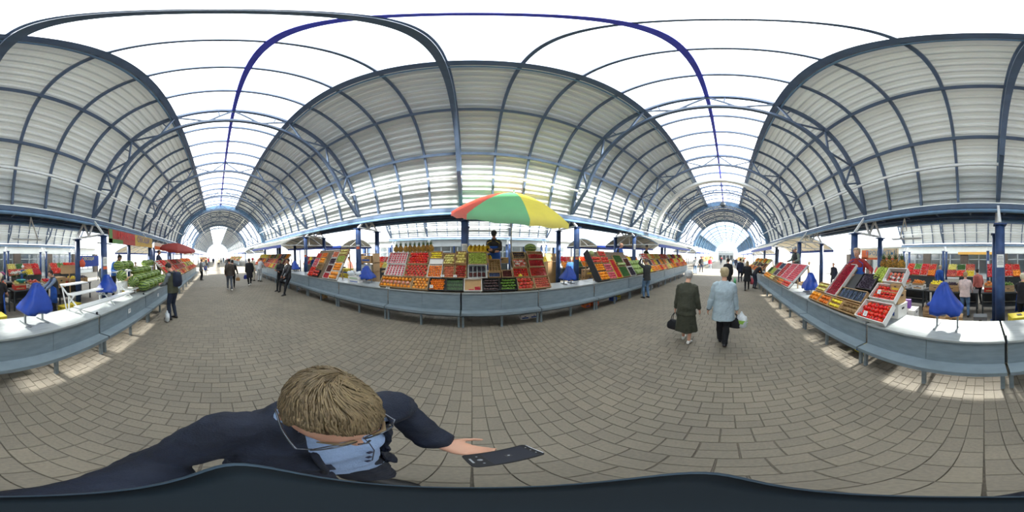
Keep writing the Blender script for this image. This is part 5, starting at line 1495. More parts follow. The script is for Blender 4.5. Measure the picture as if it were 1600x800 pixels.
def arm(mb, k, sd_, g, end=1.0, wide=1.0):
    s = k.s; a, e, w_ = (k.sl, k.el, k.wl) if sd_ < 0 else (k.sr, k.er, k.wr)
    inn = a + (k.neck - a) * .35
    f = lambda t: (a + (e - a) * (t * 2) if t < .5 else e + (w_ - e) * (t * 2 - 1))
    ts = [0, .12, .27, .42, .5, .58, .72, .87, 1.0]; rr = [.058, .056, .050, .045, .043, .043, .040, .034, .029]
    pts = [inn] ; rad = [.055 * s + g * s]
    for t, r in zip(ts, rr):
        if t <= end + 1e-6: pts.append(f(t)); rad.append((r + g * (wide if t > .5 else 1)) * s)
    if ts[-1] > end: pts.append(f(end)); rad.append((.04 + g) * s)
    limb(mb, pts, rad, 12)
def leg(mb, k, sd_, g, end=1.0, flare=0.0):
    s = k.s; a, e, w_ = (k.hl, k.kl, k.al) if sd_ < 0 else (k.hr, k.kr, k.ar)
    f = lambda t: (a + (e - a) * (t * 2) if t < .5 else e + (w_ - e) * (t * 2 - 1))
    ts = [0, .12, .28, .42, .5, .58, .68, .82, 1.0]; rr = [.088, .086, .074, .060, .054, .052, .054, .042, .036]
    pts, rad = [], []
    for t, r in zip(ts, rr):
        if t <= end + 1e-6: pts.append(f(t)); rad.append((r + g + flare * max(0, t - .4)) * s)
    limb(mb, pts, rad, 12)
def foot_geo(mb, ankle, yaw, s, g=0.0, pitch=0.0, heel=0.0):
    M = Matrix.Translation(ankle) @ Matrix.Rotation(yaw, 4, 'Z') @ Matrix.Rotation(pitch, 4, 'X')
    rs = []
    for y, w_, z0, z1 in ((-.065, .018, -.075, -.045), (-.05, .032, -.08, -.01), (-.01, .036, -.08, .02), (.04, .037, -.08, .0), (.09, .043, -.08, -.025), (.14, .042, -.08, -.042), (.175, .028, -.078, -.052), (.19, .012, -.07, -.06)):
        c = Vector((0, y * s, (z0 + z1) / 2 * s)); rs.append([M @ (c + Vector((math.cos(a) * (w_ + g) * s, 0, math.sin(a) * ((z1 - z0) / 2 + g) * s))) for a in (2 * PI * i / 12 for i in range(12))])
    mb.rings(rs)
NP = [0]
def person(label, loc, deg, h=1.7, P=None, top=None, legs=None, shoe=SHOEB, hair=None, style='short', vox=.016, skin=SKIN, skirt=None, hem=.05, sleeve=1.0, bulk=1.0, apron=None, face=True, hands=True, cap=None, flare=0.0, belly=1.0, group=None, grow=1.0, strap=None, top_g=.016, vest=None, name='person'):
    """deg: the compass the person faces, 0 = +Y, 90 = +X"""
    vox = vox * 1.25 if vox > .008 else vox * 1.1
    P = P or {}; k = skeleton(h, P); s = k.s; NP[0] += 1
    b = MB()
    b.rings(torso_rings(k, -.01, bulk * .96, None, True, belly))
    for sd_ in (-1, 1): arm(b, k, sd_, 0); leg(b, k, sd_, 0)
    limb(b, [k.neck - k.upv * .04 * s, k.neck + k.upv * .03 * s, k.hb + k.HZ * .02 * s], [.056 * s, .054 * s, .054 * s], 12)
    head_geo(b, k)
    if hands:
        for w_, e, sd_, key in ((k.wl, k.el, -1, 'l'), (k.wr, k.er, 1, 'r')):
            d = P.get('hd' + key, None); d = Vector(d) if d else (w_ - e)
            pal = P.get('hp' + key, None); pal = Vector(pal) if pal else Vector((-sd_, .2, 0))
            hand(b, w_, d, pal, s * .98, P.get('curl' + key, P.get('curl', .55)), -sd_ if False else (1 if sd_ > 0 else -1), 1.0 if vox < .009 else 1.15)
    for a, yw, key in ((k.al, P.get('fyl', .12), 'pl'), (k.ar, P.get('fyr', -.12), 'pr')): foot_geo(b, a, yw, s, -.004, P.get(key, 0.0))
    root = obj(name, solid(b, vox, 'person', skin), None, None, (loc[0], loc[1], loc[2] if len(loc) > 2 else 0), (0, 0, -R_(deg)))
    tag(root, label, 'person', group)
    root['pose'] = 0; del root['pose']
    if hair is None: hair = mat('hair_brown', (72, 56, 44), .6, 0, .2, 30)
    if face: face_parts(root, k, hair)
    if style != 'none' :
        b = MB(); hair_geo(b, k, style, grow); part('hair', solid(b, min(vox, .011), 'hair', hair, 1, .004, NP[0], None, 40), None, root) if False else obj('hair', solid(b, min(vox, .013), 'hair', hair, 1, .005, NP[0], None, 34), root)
    if cap is not None:
        b = MB(); M = frame(k.HX, k.HY, k.HZ, k.hc + k.HZ * .03 * s)
        b.rings([[M @ Vector(p) for p in ring((0, -.008 * s, z * s), Vector((1, 0, 0)), Vector((0, 1, 0)), rx * s, ry * s, 18)] for z, rx, ry in ((.0, .090, .112), (.04, .091, .113), (.075, .080, .10), (.1, .055, .07), (.108, .02, .03))])
        b.rings([[M @ Vector((.075 * s * math.cos(a), (.07 + .11 * math.sin(a)) * s if math.sin(a) > 0 else .06 * s, (.004 - .02 * max(0, math.sin(a)) + dz) * s)) for a in (2 * PI * i / 16 for i in range(16))] for dz in (0, .008)])
        obj('cap', solid(b, .008, 'cap', cap, 1), root)
    if legs is not None:
        b = MB()
        b.rings(torso_rings(k, .004, bulk, None, False, belly)[:3])
        for sd_ in (-1, 1): leg(b, k, sd_, .012, 1.0, flare)
        obj('trousers', solid(b, vox, 'trousers', legs, 2, .006, NP[0] + 5, None, 12), root)
    if skirt is not None:
        m, zb, wb_ = skirt; b = MB(); mid = (k.al + k.ar) / 2; mid.z = 0
        tr = torso_rings(k, .006, bulk, None, False, belly); rs = [tr[2], tr[1], tr[0]]
        n = 6
        for i in range(1, n + 1):
            t = i / n; z = (k.pel.z - .06 * s) * (1 - t) + zb * t; c = Vector((k.pel.x * (1 - t) + mid.x * t, k.pel.y * (1 - t) + mid.y * t, z))
            r_ = ring(c, k.px, Vector((0, 1, 0)), (.17 * (1 - t) + wb_ * t) * s * bulk, (.125 * (1 - t) + wb_ * .82 * t) * s * bulk, 18, 2.2)
            rs.append([p + (p - c) * (.10 * t * math.sin(5 * (2 * PI * j / 18) + NP[0])) for j, p in enumerate(r_)])
        b.rings(rs); obj('skirt', solid(b, vox, 'skirt', m, 2, .006, NP[0], None, 7), root)
    if top is not None:
        b = MB(); b.rings(torso_rings(k, top_g, bulk, hem, True, belly))
        for sd_ in (-1, 1):
            if sleeve > 0: arm(b, k, sd_, top_g * .95, sleeve, 1.1)
        obj('jacket' if hem > .1 else 'top', solid(b, min(vox, .02), 'top', top, 6, .008, NP[0] * 3, None, 11), root)
    if vest is not None:
        b = MB(); b.rings(torso_rings(k, top_g + .014, bulk, hem, True, belly)); obj('vest', solid(b, min(vox, .02), 'vest', vest, 2, .008, NP[0], None, 10), root)
    if apron is not None:
        b = MB(); tr = torso_rings(k, top_g + .022, bulk, .42, True, belly)
        lo_, hi_ = 0, 6; n = 18
        def fr(r, w_): return [r[j % n] for j in range(n)]
        rows_ = tr[lo_:hi_]
        outer, inner = [], []
        for ri, r in enumerate(rows_):
            c = sum(r, Vector()) / n; half_ = 5 if ri < 4 else 3
            idx = [(n // 4 + d) % n for d in range(-half_, half_ + 1)]
            pts = [r[i] for i in idx]
            while len(pts) < 11: pts = [pts[0]] + pts + [pts[-1]]
            outer.append([p + (p - c).normalized() * .006 for p in pts]); inner.append([p - (p - c).normalized() * .004 for p in pts])
        for r_o, r_i in zip(outer, inner): pass
        b.rings([o_ + i_[::-1] for o_, i_ in zip(outer, inner)], 0, True, True)
        ao = part('apron', b, apron, root)
        b = MB()
        for sx in (-1, 1):
            p0 = outer[-1][2 if sx < 0 else 8]; b.tube([p0, k.chest + k.fw * .13 * s + k.rx * sx * -.0 + k.rx * (p0 - k.chest).dot(k.rx) + k.upv * .1 * s, k.neck + k.rx * sx * .085 * s + k.upv * .03 * s, k.neck - k.fw2 * .07 * s + k.upv * .02 * s], .008, 6)
        part('strap', b, strap or apron, ao)
    if shoe is not None:
        for a, yw, key in ((k.al, P.get('fyl', .12), 'pl'), (k.ar, P.get('fyr', -.12), 'pr')):
            b = MB(); foot_geo(b, a, yw, s, .006, P.get(key, 0.0)); obj('shoe', b.mesh('shoe', shoe), root)
    root['k'] = 0; del root['k']
    return root, k
def world(root, p): return (Matrix.Translation(root.location) @ Matrix.Rotation(root.rotation_euler.z, 4, 'Z')) @ Vector(p)
def handbag(loc, rz, w_, h_, d_, m, label, strap=.16, name='handbag'):
    t = empty(name, label, 'bag', loc, rz)
    b = MB(); rs = []
    for z, f in ((-h_, .92), (-h_ * .95, 1.0), (-h_ * .6, 1.03), (-h_ * .3, .95), (-.02, .72), (0, .66)):
        rs.append(ring((0, 0, z - strap), Vector((1, 0, 0)), Vector((0, 1, 0)), w_ / 2 * f, d_ / 2 * (f if z > -h_ * .5 else 1), 16, 3))
    b.rings(rs); part('body', b, m, t)
    for s_ in (-1, 1):
        b = MB(); b.tube([(-w_ * .22, s_ * d_ * .3, -strap - .01), (-w_ * .17, s_ * d_ * .22, -strap * .45), (-w_ * .05, s_ * .012, -.012), (w_ * .05, s_ * .012, -.012), (w_ * .17, s_ * d_ * .22, -strap * .45), (w_ * .22, s_ * d_ * .3, -strap - .01)], .008, 6); part('handle', b, m, t)
    return t
def plastic_bag(loc, rz, w_, h_, m, label, m2=None):
    t = empty('carrier_bag', label, 'bag', loc, rz); b = MB(); rs = []
    for z, f, g in ((-h_, .7, .5), (-h_ * .93, .95, 1), (-h_ * .6, 1.0, 1), (-h_ * .3, .85, .8), (-.09, .5, .45), (-.02, .14, .3), (0.0, .1, .25)):
        r = ring((0, 0, z), Vector((1, 0, 0)), Vector((0, 1, 0)), w_ / 2 * f, w_ * .26 * g, 16, 2.3)
        rs.append([p * 1 + Vector((.014 * math.sin(7 * i + z * 30), .012 * math.cos(5 * i + z * 20), 0)) * (1 if z < -.05 else .2) for i, p in enumerate(r)])
    b.rings(rs); part('body', b, m, t)
    if m2 is not None:
        b = MB(); b.rings([ring((0, 0, z), Vector((1, 0, 0)), Vector((0, 1, 0)), w_ / 2 * 1.04, w_ * .275, 16, 2.3) for z in (-h_ * .72, -h_ * .5)], 0, True, False); part('print_band', b, m2, t)
    return t
# ------------------------------------------------------------------ the man with the selfie stick, right under the lens
NAVY = mat('navy_blazer', (24, 32, 50), .8, 0, .22, 14, bump=.3, bscale=160)
SHIRT = mat('pale_blue_shirt', (146, 170, 208), .75, 0, .05, 90, bump=.3, bscale=240)
HB = mat('dark_blond_hair', (122, 105, 78), .5, 0, .25, 40, stretch=(1, 1, .3)); HB2 = mat('light_blond_strand', (136, 119, 88), .45, 0, .2, 40); HB3 = mat('deep_blond_strand', (92, 78, 54), .5, 0, .2, 40)  # three blond tones, mixed at random among the strands
MD = 114; ML = Vector((-.318, .184, 0))
def ml(p): return Matrix.Rotation(R_(MD), 3, 'Z') @ (Vector(p) - ML)
Pm = dict(pelvis=(0, -.015, .94), lean=.06, sl=ml((-.215, .365, 1.365)), sr=ml((-.325, .00, 1.36)), handl=ml((-.085, .385, 1.035)), handr=ml((-.033, -.068, 1.20)),
          elbowl=ml(ML + Vector((-.6, .75, -.2))), elbowr=ml(ML + Vector((-.1, -.5, -.9))), hpitch=.50, hyaw=.22, twist=.32, neckfw=.02,
          hdl=ml((.08, .29, 1.02)) - ml((-.085, .385, 1.035)), hpl=Vector((0, 0, 1)), hdr=ml(ML + Vector((.75, .66, 0))), hpr=ml(ML + Vector((-.66, .75, 0))), curl=.35, curlr=1.25)
MH = 1.665
man, mk = person('man under the lens in navy blazer and glasses, looking down at a phone', ML, MD, MH, Pm, None, cloth('dark_jeans', (34, 40, 56)), SHOEB, HB, 'none', .0065, SKIN)
ms = mk.s
b = MB(); b.rings(torso_rings(mk, .014, 1.0, .12, True, 1.42, 1.2)); 
for sd_ in (-1, 1): arm(b, mk, sd_, .008, .3)
b.rings([ring(mk.neck + mk.upv * dz * ms, mk.rx, mk.fw2, .068 * ms, .066 * ms, 16) for dz in (-.03, .0, .03, .045)])
shirt_o = obj('shirt', solid(b, .011, 'shirt', SHIRT, 2, .004, 3, None, 12), man)
b = MB(); b.rings(torso_rings(mk, .030, 1.0, .12, True, 1.46, 1.24))
for sd_ in (-1, 1): arm(b, mk, sd_, .020, .99, 1.15)
jm = solid(b, .011, 'blazer', NAVY, 2, .010, 8, None, 12)
import bmesh
bm = bmesh.new(); bm.from_mesh(jm); kill = []
inv = Matrix((mk.rx, mk.fw, mk.up)).to_3x3()
for f in bm.faces:
    p = f.calc_center_median(); q = inv @ (p - mk.chest)
    zz = q.z / ms; wd_ = .035 + .075 * max(0, min(1, (zz + .34) / .4))
    if q.y > .02 * ms and -.13 * ms < q.x < .055 * ms and zz < .30: kill.append(f)
    elif (p - mk.neck).length < .075 * ms and q.z > .18 * ms and q.y > .025: kill.append(f)
bmesh.ops.delete(bm, geom=kill, context='FACES'); bm.to_mesh(jm); bm.free()
jo = obj('blazer', jm, man); so_ = jo.modifiers.new('thickness', 'SOLIDIFY'); so_.thickness = .005; so_.offset = -1
for sx in (-1, 1):
    b = MB(); pts = []
    for t in range(7):
        zz = .15 - .42 * t / 6; pts.append(mk.chest + mk.up * zz * ms + mk.rx * (.062 if sx > 0 else -.136) * ms + mk.fw * ((.164 if sx > 0 else .118) - .06 * max(0, zz) * 2) * ms)
    b.tube(pts, [(.012, .006), (.022, .006), (.028, .006), (.026, .006), (.02, .006), (.015, .006), (.01, .006)], 8); part('lapel', b, NAVY, jo)
BTN = mat('dark_button', (26, 30, 60), .4, 0, .1, 9)
b = MB(); pl = []
for t in range(7):
    zz = .16 - .40 * t / 6; pl.append(mk.chest + mk.up * zz * ms + mk.fw * (.160 if zz < .06 else .160 - (zz - .06) * .35) * ms - mk.rx * .045)
b.tube(pl, [(.0012, .0012)] * 7, 5); part('placket_seam', b, BTN, shirt_o)
for t in range(4):
    zz = .12 - .085 * t; p = mk.chest + mk.up * zz * ms - mk.rx * .03 + mk.fw * (.164 if zz < .06 else .164 - (zz - .06) * .35) * ms
    b = MB(); b.cyl(p - mk.fw * .004, p + mk.fw * .003, .0062, 10); part('button', b, BTN, shirt_o)
# scalp cap and combed strands
HM = frame(mk.HX, mk.HY, mk.HZ, mk.hc)
b = MB(); hair_geo(b, mk, 'short', .35, .090)
hairo = obj('hair', solid(b, .0065, 'hair', HB, 2, .004, 5, None, 50), man)
sb = [MB(), MB(), MB()]
whorl = Vector((-.012, -.062, .112)) * ms
from mathutils.bvhtree import BVHTree
HI = HM.inverted()
bvh = BVHTree.FromPolygons([HI @ v.co for v in hairo.data.vertices], [tuple(p.vertices) for p in hairo.data.polygons])
def scalp(p):
    d = p.normalized(); hit = bvh.ray_cast(d * .3, -d)
    return hit[0] if hit[0] is not None else d * .1
nst = 0
while nst < 5200:
    v = Vector((random.gauss(0, 1), random.gauss(0, 1), random.gauss(.5, 1)))
    p = scalp(v.normalized() * .1)
    if p.z < -.05 * ms or (p.y > .066 * ms and p.z < .086 * ms) or (abs(p.x) > .05 * ms and p.y > .01 * ms and p.z < .03 * ms): continue
    nst += 1
    d = p - whorl; swirl = Vector((0, 0, 1)).cross(d) * .7
    d = d * .6 + swirl * max(0, 1 - d.length / .11) + Vector((.05 * (1 if p.x > 0 else -1) * 0 + noise.noise(p * 22) * .05, .03 + noise.noise(p * 17 + Vector((5, 0, 0))) * .03, -.03))
    pts = [p * 1.0]; L_ = random.uniform(.035, .062) * ms; q = p.copy()
    for st in range(4):
        nr = q.normalized(); t_ = (d - nr * d.dot(nr)).normalized(); t_ = t_ + Vector((noise.noise(q * 60), noise.noise(q * 60 + Vector((9, 0, 0))), 0)) * .25
        q = scalp(q + t_ * L_ / 4) * (1 + (.012, .022, .024, .016)[st] + random.uniform(0, .012)); pts.append(q)
    sb[random.choice((0, 0, 1, 2))].tube([HM @ x for x in pts], [.001, .0018, .0019, .0014, .0005], 3)
for i, m in enumerate((HB, HB2, HB3)): o = part('strands', sb[i], m, hairo); o['kind'] = 'stuff'
# glasses
GLF = mat('glasses_metal', (96, 102, 112), .25, .8, .05, 9)
b = MB(); P_ = lambda x, y, z: mk.hc + (mk.HX * x + mk.HY * y + mk.HZ * z) * ms
for sx in (-1, 1):
    b.tube([P_(sx * (.036 + .029 * math.cos(a)), .102 - .10 * abs(.036 + .029 * math.cos(a)) * .35, .014 + .020 * math.sin(a)) for a in (2 * PI * i / 20 for i in range(21))], .0019, 6)
    b.tube([P_(sx * .064, .097, .020), P_(sx * .080, .090, .018), P_(sx * .084, .03, .014), P_(sx * .083, -.01, .006), P_(sx * .082, -.03, -.014)], .0021, 6)
b.tube([P_(-.010, .110, .014), P_(0, .114, .018), P_(.010, .110, .014)], .002, 6)
glo = part('glasses', b, GLF, man)
for sx in (-1, 1):
    b = MB(); b.add([P_(sx * (.036 + .028 * math.cos(a)), .1015 - .10 * abs(.036 + .029 * math.cos(a)) * .35, .014 + .019 * math.sin(a)) for a in (2 * PI * i / 20 for i in range(20))], [tuple(range(20))]); part('lens', b, GLASS, glo)
# phone in his left hand
pc = Vector((.062, .288, 1.052)); ax = Vector((.156, .053, 0)).normalized(); ay = Vector((-ax.y, ax.x, .0)); az = ax.cross(ay)
PM = frame(ax, ay, az, pc) @ Matrix.Rotation(R_(-4), 4, 'Y')
t = obj('smartphone', None, None, PM); tag(t, 'black smartphone lying in the left hand of the man under the lens', 'phone'); t.empty_display_size = .05
def rrect(w_, h_, r, z, n=5):
    out = []
    for cx_, cy_, a0 in ((w_ / 2 - r, h_ / 2 - r, 0), (-w_ / 2 + r, h_ / 2 - r, 90), (-w_ / 2 + r, -h_ / 2 + r, 180), (w_ / 2 - r, -h_ / 2 + r, 270)):
        for i in range(n + 1): a = R_(a0 + 90 * i / n); out.append((cx_ + r * math.cos(a), cy_ + r * math.sin(a), z))
    return out
b = MB(); b.rings([rrect(.148, .074, .010, -.0045), rrect(.152, .078, .011, -.003), rrect(.152, .078, .011, .003), rrect(.149, .075, .010, .0045)], 0, False); part('body', b, mat('phone_black', (18, 20, 25), .4, 0, .05, 9, spec=.25), t)
b = MB(); b.box((.012, 0, .0048), (.098, .066, .0006)); scr = part('screen', b, mat('phone_screen', (34, 37, 48), .35, 0, .05, 4, spec=.2), t)
PGR = mat('phone_grey_print', (150, 154, 160), .3, 0, .05, 9)
b = MB(); b.box((-.066, 0, .0048), (.004, .026, .001)); part('speaker_key', b, PGR, t)
b = MB(); b.cyl((-.050, 0, .0046), (-.050, 0, .0054), .0055, 14); part('shutter_icon', b, PGR, t)
for y in (-.02, .02): b = MB(); b.cyl((-.050, y, .0046), (-.050, y, .0054), .0025, 10); part('icon', b, PGR, t)
b = MB(); b.box((.010, 0, .0054), (.014, .011, .0006)); part('centre_icon', b, mat('phone_dark_icon', (20, 22, 28), .3), t)
b = MB(); b.box((.0104, 0, .0059), (.005, .004, .0004)); part('centre_mark', b, PGR, t)
for y in (-.018, 0, .018): b = MB(); b.cyl((.066, y, .0046), (.066, y, .0054), .002, 8); part('icon', b, PGR, t)
b = MB(); b.bar((.0755, -.03, .001), (.0755, .03, .001), .002, .006); part('edge_trim', b, mat('silver_trim', (190, 194, 200), .25, .8), t)
# selfie stick with the camera foot just below the lens
MOUNT = mat('mount_slate', (12, 22, 29), .7, 0, .12, 12, rgb2=(17, 29, 37), spec=.2); MRIM = mat('mount_rim', (48, 68, 84), .6, 0, .1, 12)
t = empty('selfie_stick', 'dark slate selfie stick with a wide foot, directly under the lens', 'selfie stick', (0, 0, 0))
b = MB(); rs = []
def eye(f, z):
    out = []
    for i in range(40):
        a = 2 * PI * i / 40; c_, s_ = math.cos(a), math.sin(a)
        L_ = .0315 if c_ < 0 else .0255
        x = L_ * math.copysign(abs(c_) ** 1.25, c_); wv = .0128 * (1 + .05 * math.sin(3 * a))
        out.append((x * f, (wv * math.copysign(abs(s_) ** 1.0, s_)) * f + .0010, z))
    return out
b.rings([eye(.80, H - .118), eye(.97, H - .114), eye(1.0, H - .108), eye(1.0, H - .102)], 1); b.rings([eye(1.0, H - .102), eye(.95, H - .0985), eye(.90, H - .0978)], 1, True, False); b.rings([eye(.90, H - .0978), eye(.6, H - .097), eye(.2, H - .0968)])
part('foot', b, [MOUNT, MRIM], t)
b = MB(); b.tube([(0, 0, H - .119), (0, 0, H - .16), (0, 0, 1.36), (0, 0, 1.30)], [.006, .008, .008, .008], 12); part('pole', b, DARKM, t)
b = MB(); b.tube([(0, 0, 1.30), (0, 0, 1.295), (0, 0, 1.12), (0, 0, 1.11)], [.010, .014, .014, .011], 14); part('grip', b, BLACKC, t)

# ------------------------------------------------------------------ the two women walking away to the right
OLIVE = cloth('olive', (66, 68, 56), var=.1); PALEB = cloth('pale_blue_coat', (172, 190, 200), var=.06)
GREYH = mat('grey_hair', (196, 198, 198), .6, 0, .14, 40); BLONDH = mat('pale_blond_hair', (190, 172, 136), .6, 0, .18, 40)
r1, k1 = person('elderly woman with grey hair in olive cardigan and long skirt walking away', (3.17, .80), 90, 1.60,
    dict(lean=.10, handl=(-.26, .04, .70), handr=(.28, .10, .64), footl=(-.09, .16, .08), footr=(.07, -.02, .08), pr=-.15, hpitch=.12, neckfw=.05), OLIVE, None, SHOEW, GREYH, 'grey', .010,
    SKIN, (OLIVE, .30, .22), .16, .93, 1.14, belly=1.12, grow=1.5)
hp = world(r1, k1.wl + Vector((0, 0, -.09)))
handbag((hp.x, hp.y, hp.z + .0), R_(80), .36, .20, .15, BLACKC, 'large black handbag carried by the woman in the olive skirt', .20)
r2, k2 = person('woman with blond bob in pale blue coat and black trousers walking away', (3.18, .06), 90, 1.68,
    dict(lean=.06, handl=(-.32, .05, .76), handr=(.28, .10, .72), footl=(-.06, .20, .08), footr=(.04, -.03, .08), pr=-.5, hpitch=.05, hyaw=.1), PALEB, BLACKC, SHOEB, BLONDH, 'short', .010,
    SKIN, None, .26, .97, 1.16, flare=.03, grow=1.6, top_g=.022)
for sd_, e, w_ in ((-1, k2.el, k2.wl), (1, k2.er, k2.wr)):
    b = MB(); d = (w_ - e).normalized(); limb(b, [w_ - d * .035, w_ - d * .0], [.048, .046], 12); part('cuff', b, cloth('cuff_navy', (38, 50, 66)), r2)
hp = world(r2, k2.wr + Vector((0, 0, -.09)))
handbag((hp.x - .02, hp.y + .03, hp.z), R_(70), .24, .22, .12, BLACKC, 'small black handbag carried by the woman in the pale blue coat', .10)
plastic_bag((hp.x - .04, hp.y - .10, hp.z + .05), R_(60), .26, .36, mat('white_poly_bag', (214, 220, 224), .35, 0, .08, 30), 'white patterned carrier bag with green band held by the pale blue coat woman', mat('bag_green', (150, 196, 80), .4, 0, .1, 20))

# ------------------------------------------------------------------ customers and passers-by
JEAN = cloth('jeans', (96, 128, 164), var=.14); DJEAN = cloth('dark_jeans2', (44, 54, 74)); GREYC = cloth('grey_cloth', (120, 126, 130)); KHAKI = cloth('khaki_vest', (78, 80, 62)); DGREY = cloth('dark_grey', (54, 56, 58)); LGREY = cloth('light_grey', (190, 194, 196)); BEIGE = cloth('beige', (196, 186, 160)); REDC = cloth('red_cloth', (206, 60, 74)); BROWNC = cloth('brown_jacket', (70, 62, 56)); WHITEC2 = cloth('white_cloth', (224, 222, 218)); BLUEC = cloth('blue_apron', (36, 84, 170)); CORAL = cloth('coral', (214, 120, 110)); PINKW = cloth('pinkish_blouse', (228, 206, 200)); NAVYC = cloth('navy_cloth', (34, 42, 64))
DKH = mat('dark_hair', (42, 34, 30), .6, 0, .2, 40); BRH = mat('brown_hair2', (104, 80, 56), .6, 0, .2, 40)
r, k = person('dark-haired man with navy backpack and khaki vest standing at the watermelons', (-4.72, -1.30), 200, 1.74,
    dict(lean=.08, handl=(-.10, .40, 1.06), handr=(.06, .40, 1.08), hpitch=.5, hdl=Vector((.3, .8, .1)), hdr=Vector((-.3, .8, .1)), footl=(-.13, .04, .08)), GREYC, DJEAN, SHOEB, DKH, 'short', .012, vest=KHAKI, hem=.06)
bp = MB(); rs = []
for z, w_, d_, y in ((.02, .10, .05, -.19), (-.0, .13, .08, -.205), (-.08, .15, .10, -.215), (-.25, .155, .11, -.225), (-.38, .145, .10, -.215), (-.42, .11, .06, -.2)):
    rs.append(ring(k.neck + Vector((0, y * k.s, z * k.s)), Vector((1, 0, 0)), Vector((0, 1, 0)), w_ * k.s, d_ * k.s, 16, 3))
bp.rings(rs)
bo = one('backpack', bp, NAVYC, 'navy blue backpack on the back of the man at the watermelons', 'backpack', None, r.location, r.rotation_euler)
for sx in (-1, 1):
    b = MB(); b.tube([k.neck + Vector((sx * .10, -.13, -.02)) * k.s, k.neck + Vector((sx * .11, -.02, .035)) * k.s, k.neck + Vector((sx * .115, .10, -.06)) * k.s, k.neck + Vector((sx * .13, .14, -.2)) * k.s, k.neck + Vector((sx * .18, .03, -.34)) * k.s], [(.03, .01)] * 5, 8); part('strap', b, NAVYC, bo)
plastic_bag((-4.46, -1.42, .36), .4, .26, .345, mat('white_poly_bag', (214, 220, 224)), 'white carrier bag standing on the paving at the backpack man')
bag_loc = None
walk = dict(lean=.04, footl=(-.10, .22, .08), footr=(.10, -.16, .10), pr=-.35)
walk2 = dict(lean=.04, footl=(-.10, -.16, .10), footr=(.10, .2, .08), pl=-.35)
person('man in dark brown jacket and grey jeans walking away to the left, front one', (-9.0, .72), 270, 1.74, walk, BROWNC, cloth('grey_jeans', (92, 100, 112)), SHOEW, DKH, 'short', .016, hem=.1, face=False)
r, k = person('woman in black walking just beside the man in the brown jacket', (-9.55, .95), 270, 1.66, dict(walk2, handr=(.34, .1, .78)), BLACKC, BLACKC, SHOEB, DKH, 'short', .018, hem=.2, face=False)
hp = world(r, k.wr + Vector((0, 0, -.08))); handbag(tuple(hp), 1.5, .26, .2, .1, cloth('tan_bag', (168, 128, 84)), 'tan handbag carried by the woman in black walking left', .14)
r, k = person('woman in knee-length black coat and white sneakers walking to the left', (-10.2, 2.1), 270, 1.70, walk2, BLACKC, BLACKC, SHOEW, DKH, 'tail', .016, hem=.42, face=False, top_g=.03)
hp = world(r, k.wl + Vector((0, 0, -.08))); handbag(tuple(hp), 1.5, .30, .26, .1, cloth('cobalt_bag', (40, 50, 130)), 'cobalt blue shoulder bag of the woman in the black coat', .12)
person('person in pale jacket and pale trousers bending to the stall on the left', (-11.5, 3.1), 330, 1.74, dict(lean=.3, handl=(-.15, .5, 1.0), handr=(.15, .5, 1.0)), LGREY, LGREY, SHOEB, BRH, 'short', .018, face=False)
person('person in beige jacket beside the pale one at the left stalls', (-12.0, 2.7), 320, 1.7, {}, BEIGE, BEIGE, SHOEB, REDC, 'short', .02, face=False, hem=.12)
person('leaning man in black tracksuit and cap at the counter, left of the pair', (-7.95, 3.28), 150, 1.70, dict(lean=-.10, handl=(.04, .22, 1.12), handr=(-.04, .24, 1.08), footl=(-.12, .22, .08), footr=(.1, .16, .08), elbowl=(-1, .1, -.6), elbowr=(1, .1, -.6)), BLACKC, BLACKC, SHOEB, DKH, 'short', .012, SKIN2, cap=BLACKC)
person('dark-haired man in black leather jacket with one foot on the counter ledge', (-7.05, 3.30), 170, 1.74, dict(pelvis=(0, -.02, .90), lean=-.06, handl=(-.12, .32, .82), handr=(.10, .30, .86), footl=(-.06, .26, .08), footr=(.14, -.02, .50), kneer=(0, 1, .3), elbowl=(-1, -.3, -.4), elbowr=(1, -.3, -.4), pr=-.3), mat('black_leather', (34, 34, 38), .4, 0, .15, 9, bump=.3, bscale=30), BLACKC, SHOEB, DKH, 'short', .012, SKIN2)
person('person in grey jacket with dark trousers standing at the left stalls', (-13.2, -1.25), 330, 1.68, dict(handl=(-.1, .4, 1.0)), GREYC, BLACKC, SHOEB, BRH, 'short', .018, face=False, hem=.15)
person('small child in bright blue and white beside the grey jacket', (-16.2, -1.1), 300, 1.1, {}, BLUEC, WHITEC2, SHOEW, BLONDH, 'short', .018, face=False)
person('man in dark shirt and blue jeans pointing at the stall with the light watermelons', (6.22, 3.36), 25, 1.72, dict(lean=.03, handl=(-.10, .34, 1.72), handr=(.16, .40, 1.28), elbowl=(-1, .3, -.5), hpitch=.1, hdl=Vector((0, .4, .9)), footl=(-.12, .03, .08)), DGREY, JEAN, SHOEB, mat('grey_brown_hair', (120, 106, 96), .6, 0, .2, 40), 'short', .012, hem=.12)
r, k = person('man in dark jacket and navy trousers standing in the sun patch on the right', (18.8, 3.1), 240, 1.78, dict(footl=(-.16, .04, .08), footr=(.16, 0, .08)), DGREY, NAVYC, SHOEB, DKH, 'short', .02)
person('woman in red top and pale jeans beyond the sun patch on the right', (21.8, 2.4), 250, 1.62, walk, REDC, cloth('pale_jeans', (176, 190, 206)), SHOEW, DKH, 'short', .02)
person('man in white shirt and jeans at the stalls by the right crossing', (16.6, 3.35), 60, 1.74, {}, LGREY, JEAN, SHOEB, DKH, 'short', .02)
person('man in black coat walking ahead of the pale blue coat', (8.9, -.02), 90, 1.78, walk, BLACKC, BLACKC, SHOEB, DKH, 'short', .018, hem=.3, face=False, bulk=1.1)
plastic_bag((8.75, -.40, .78), .2, .26, .32, mat('green_poly_bag', (96, 178, 120), .4, 0, .1, 20), 'green carrier bag held by the man in the black coat')
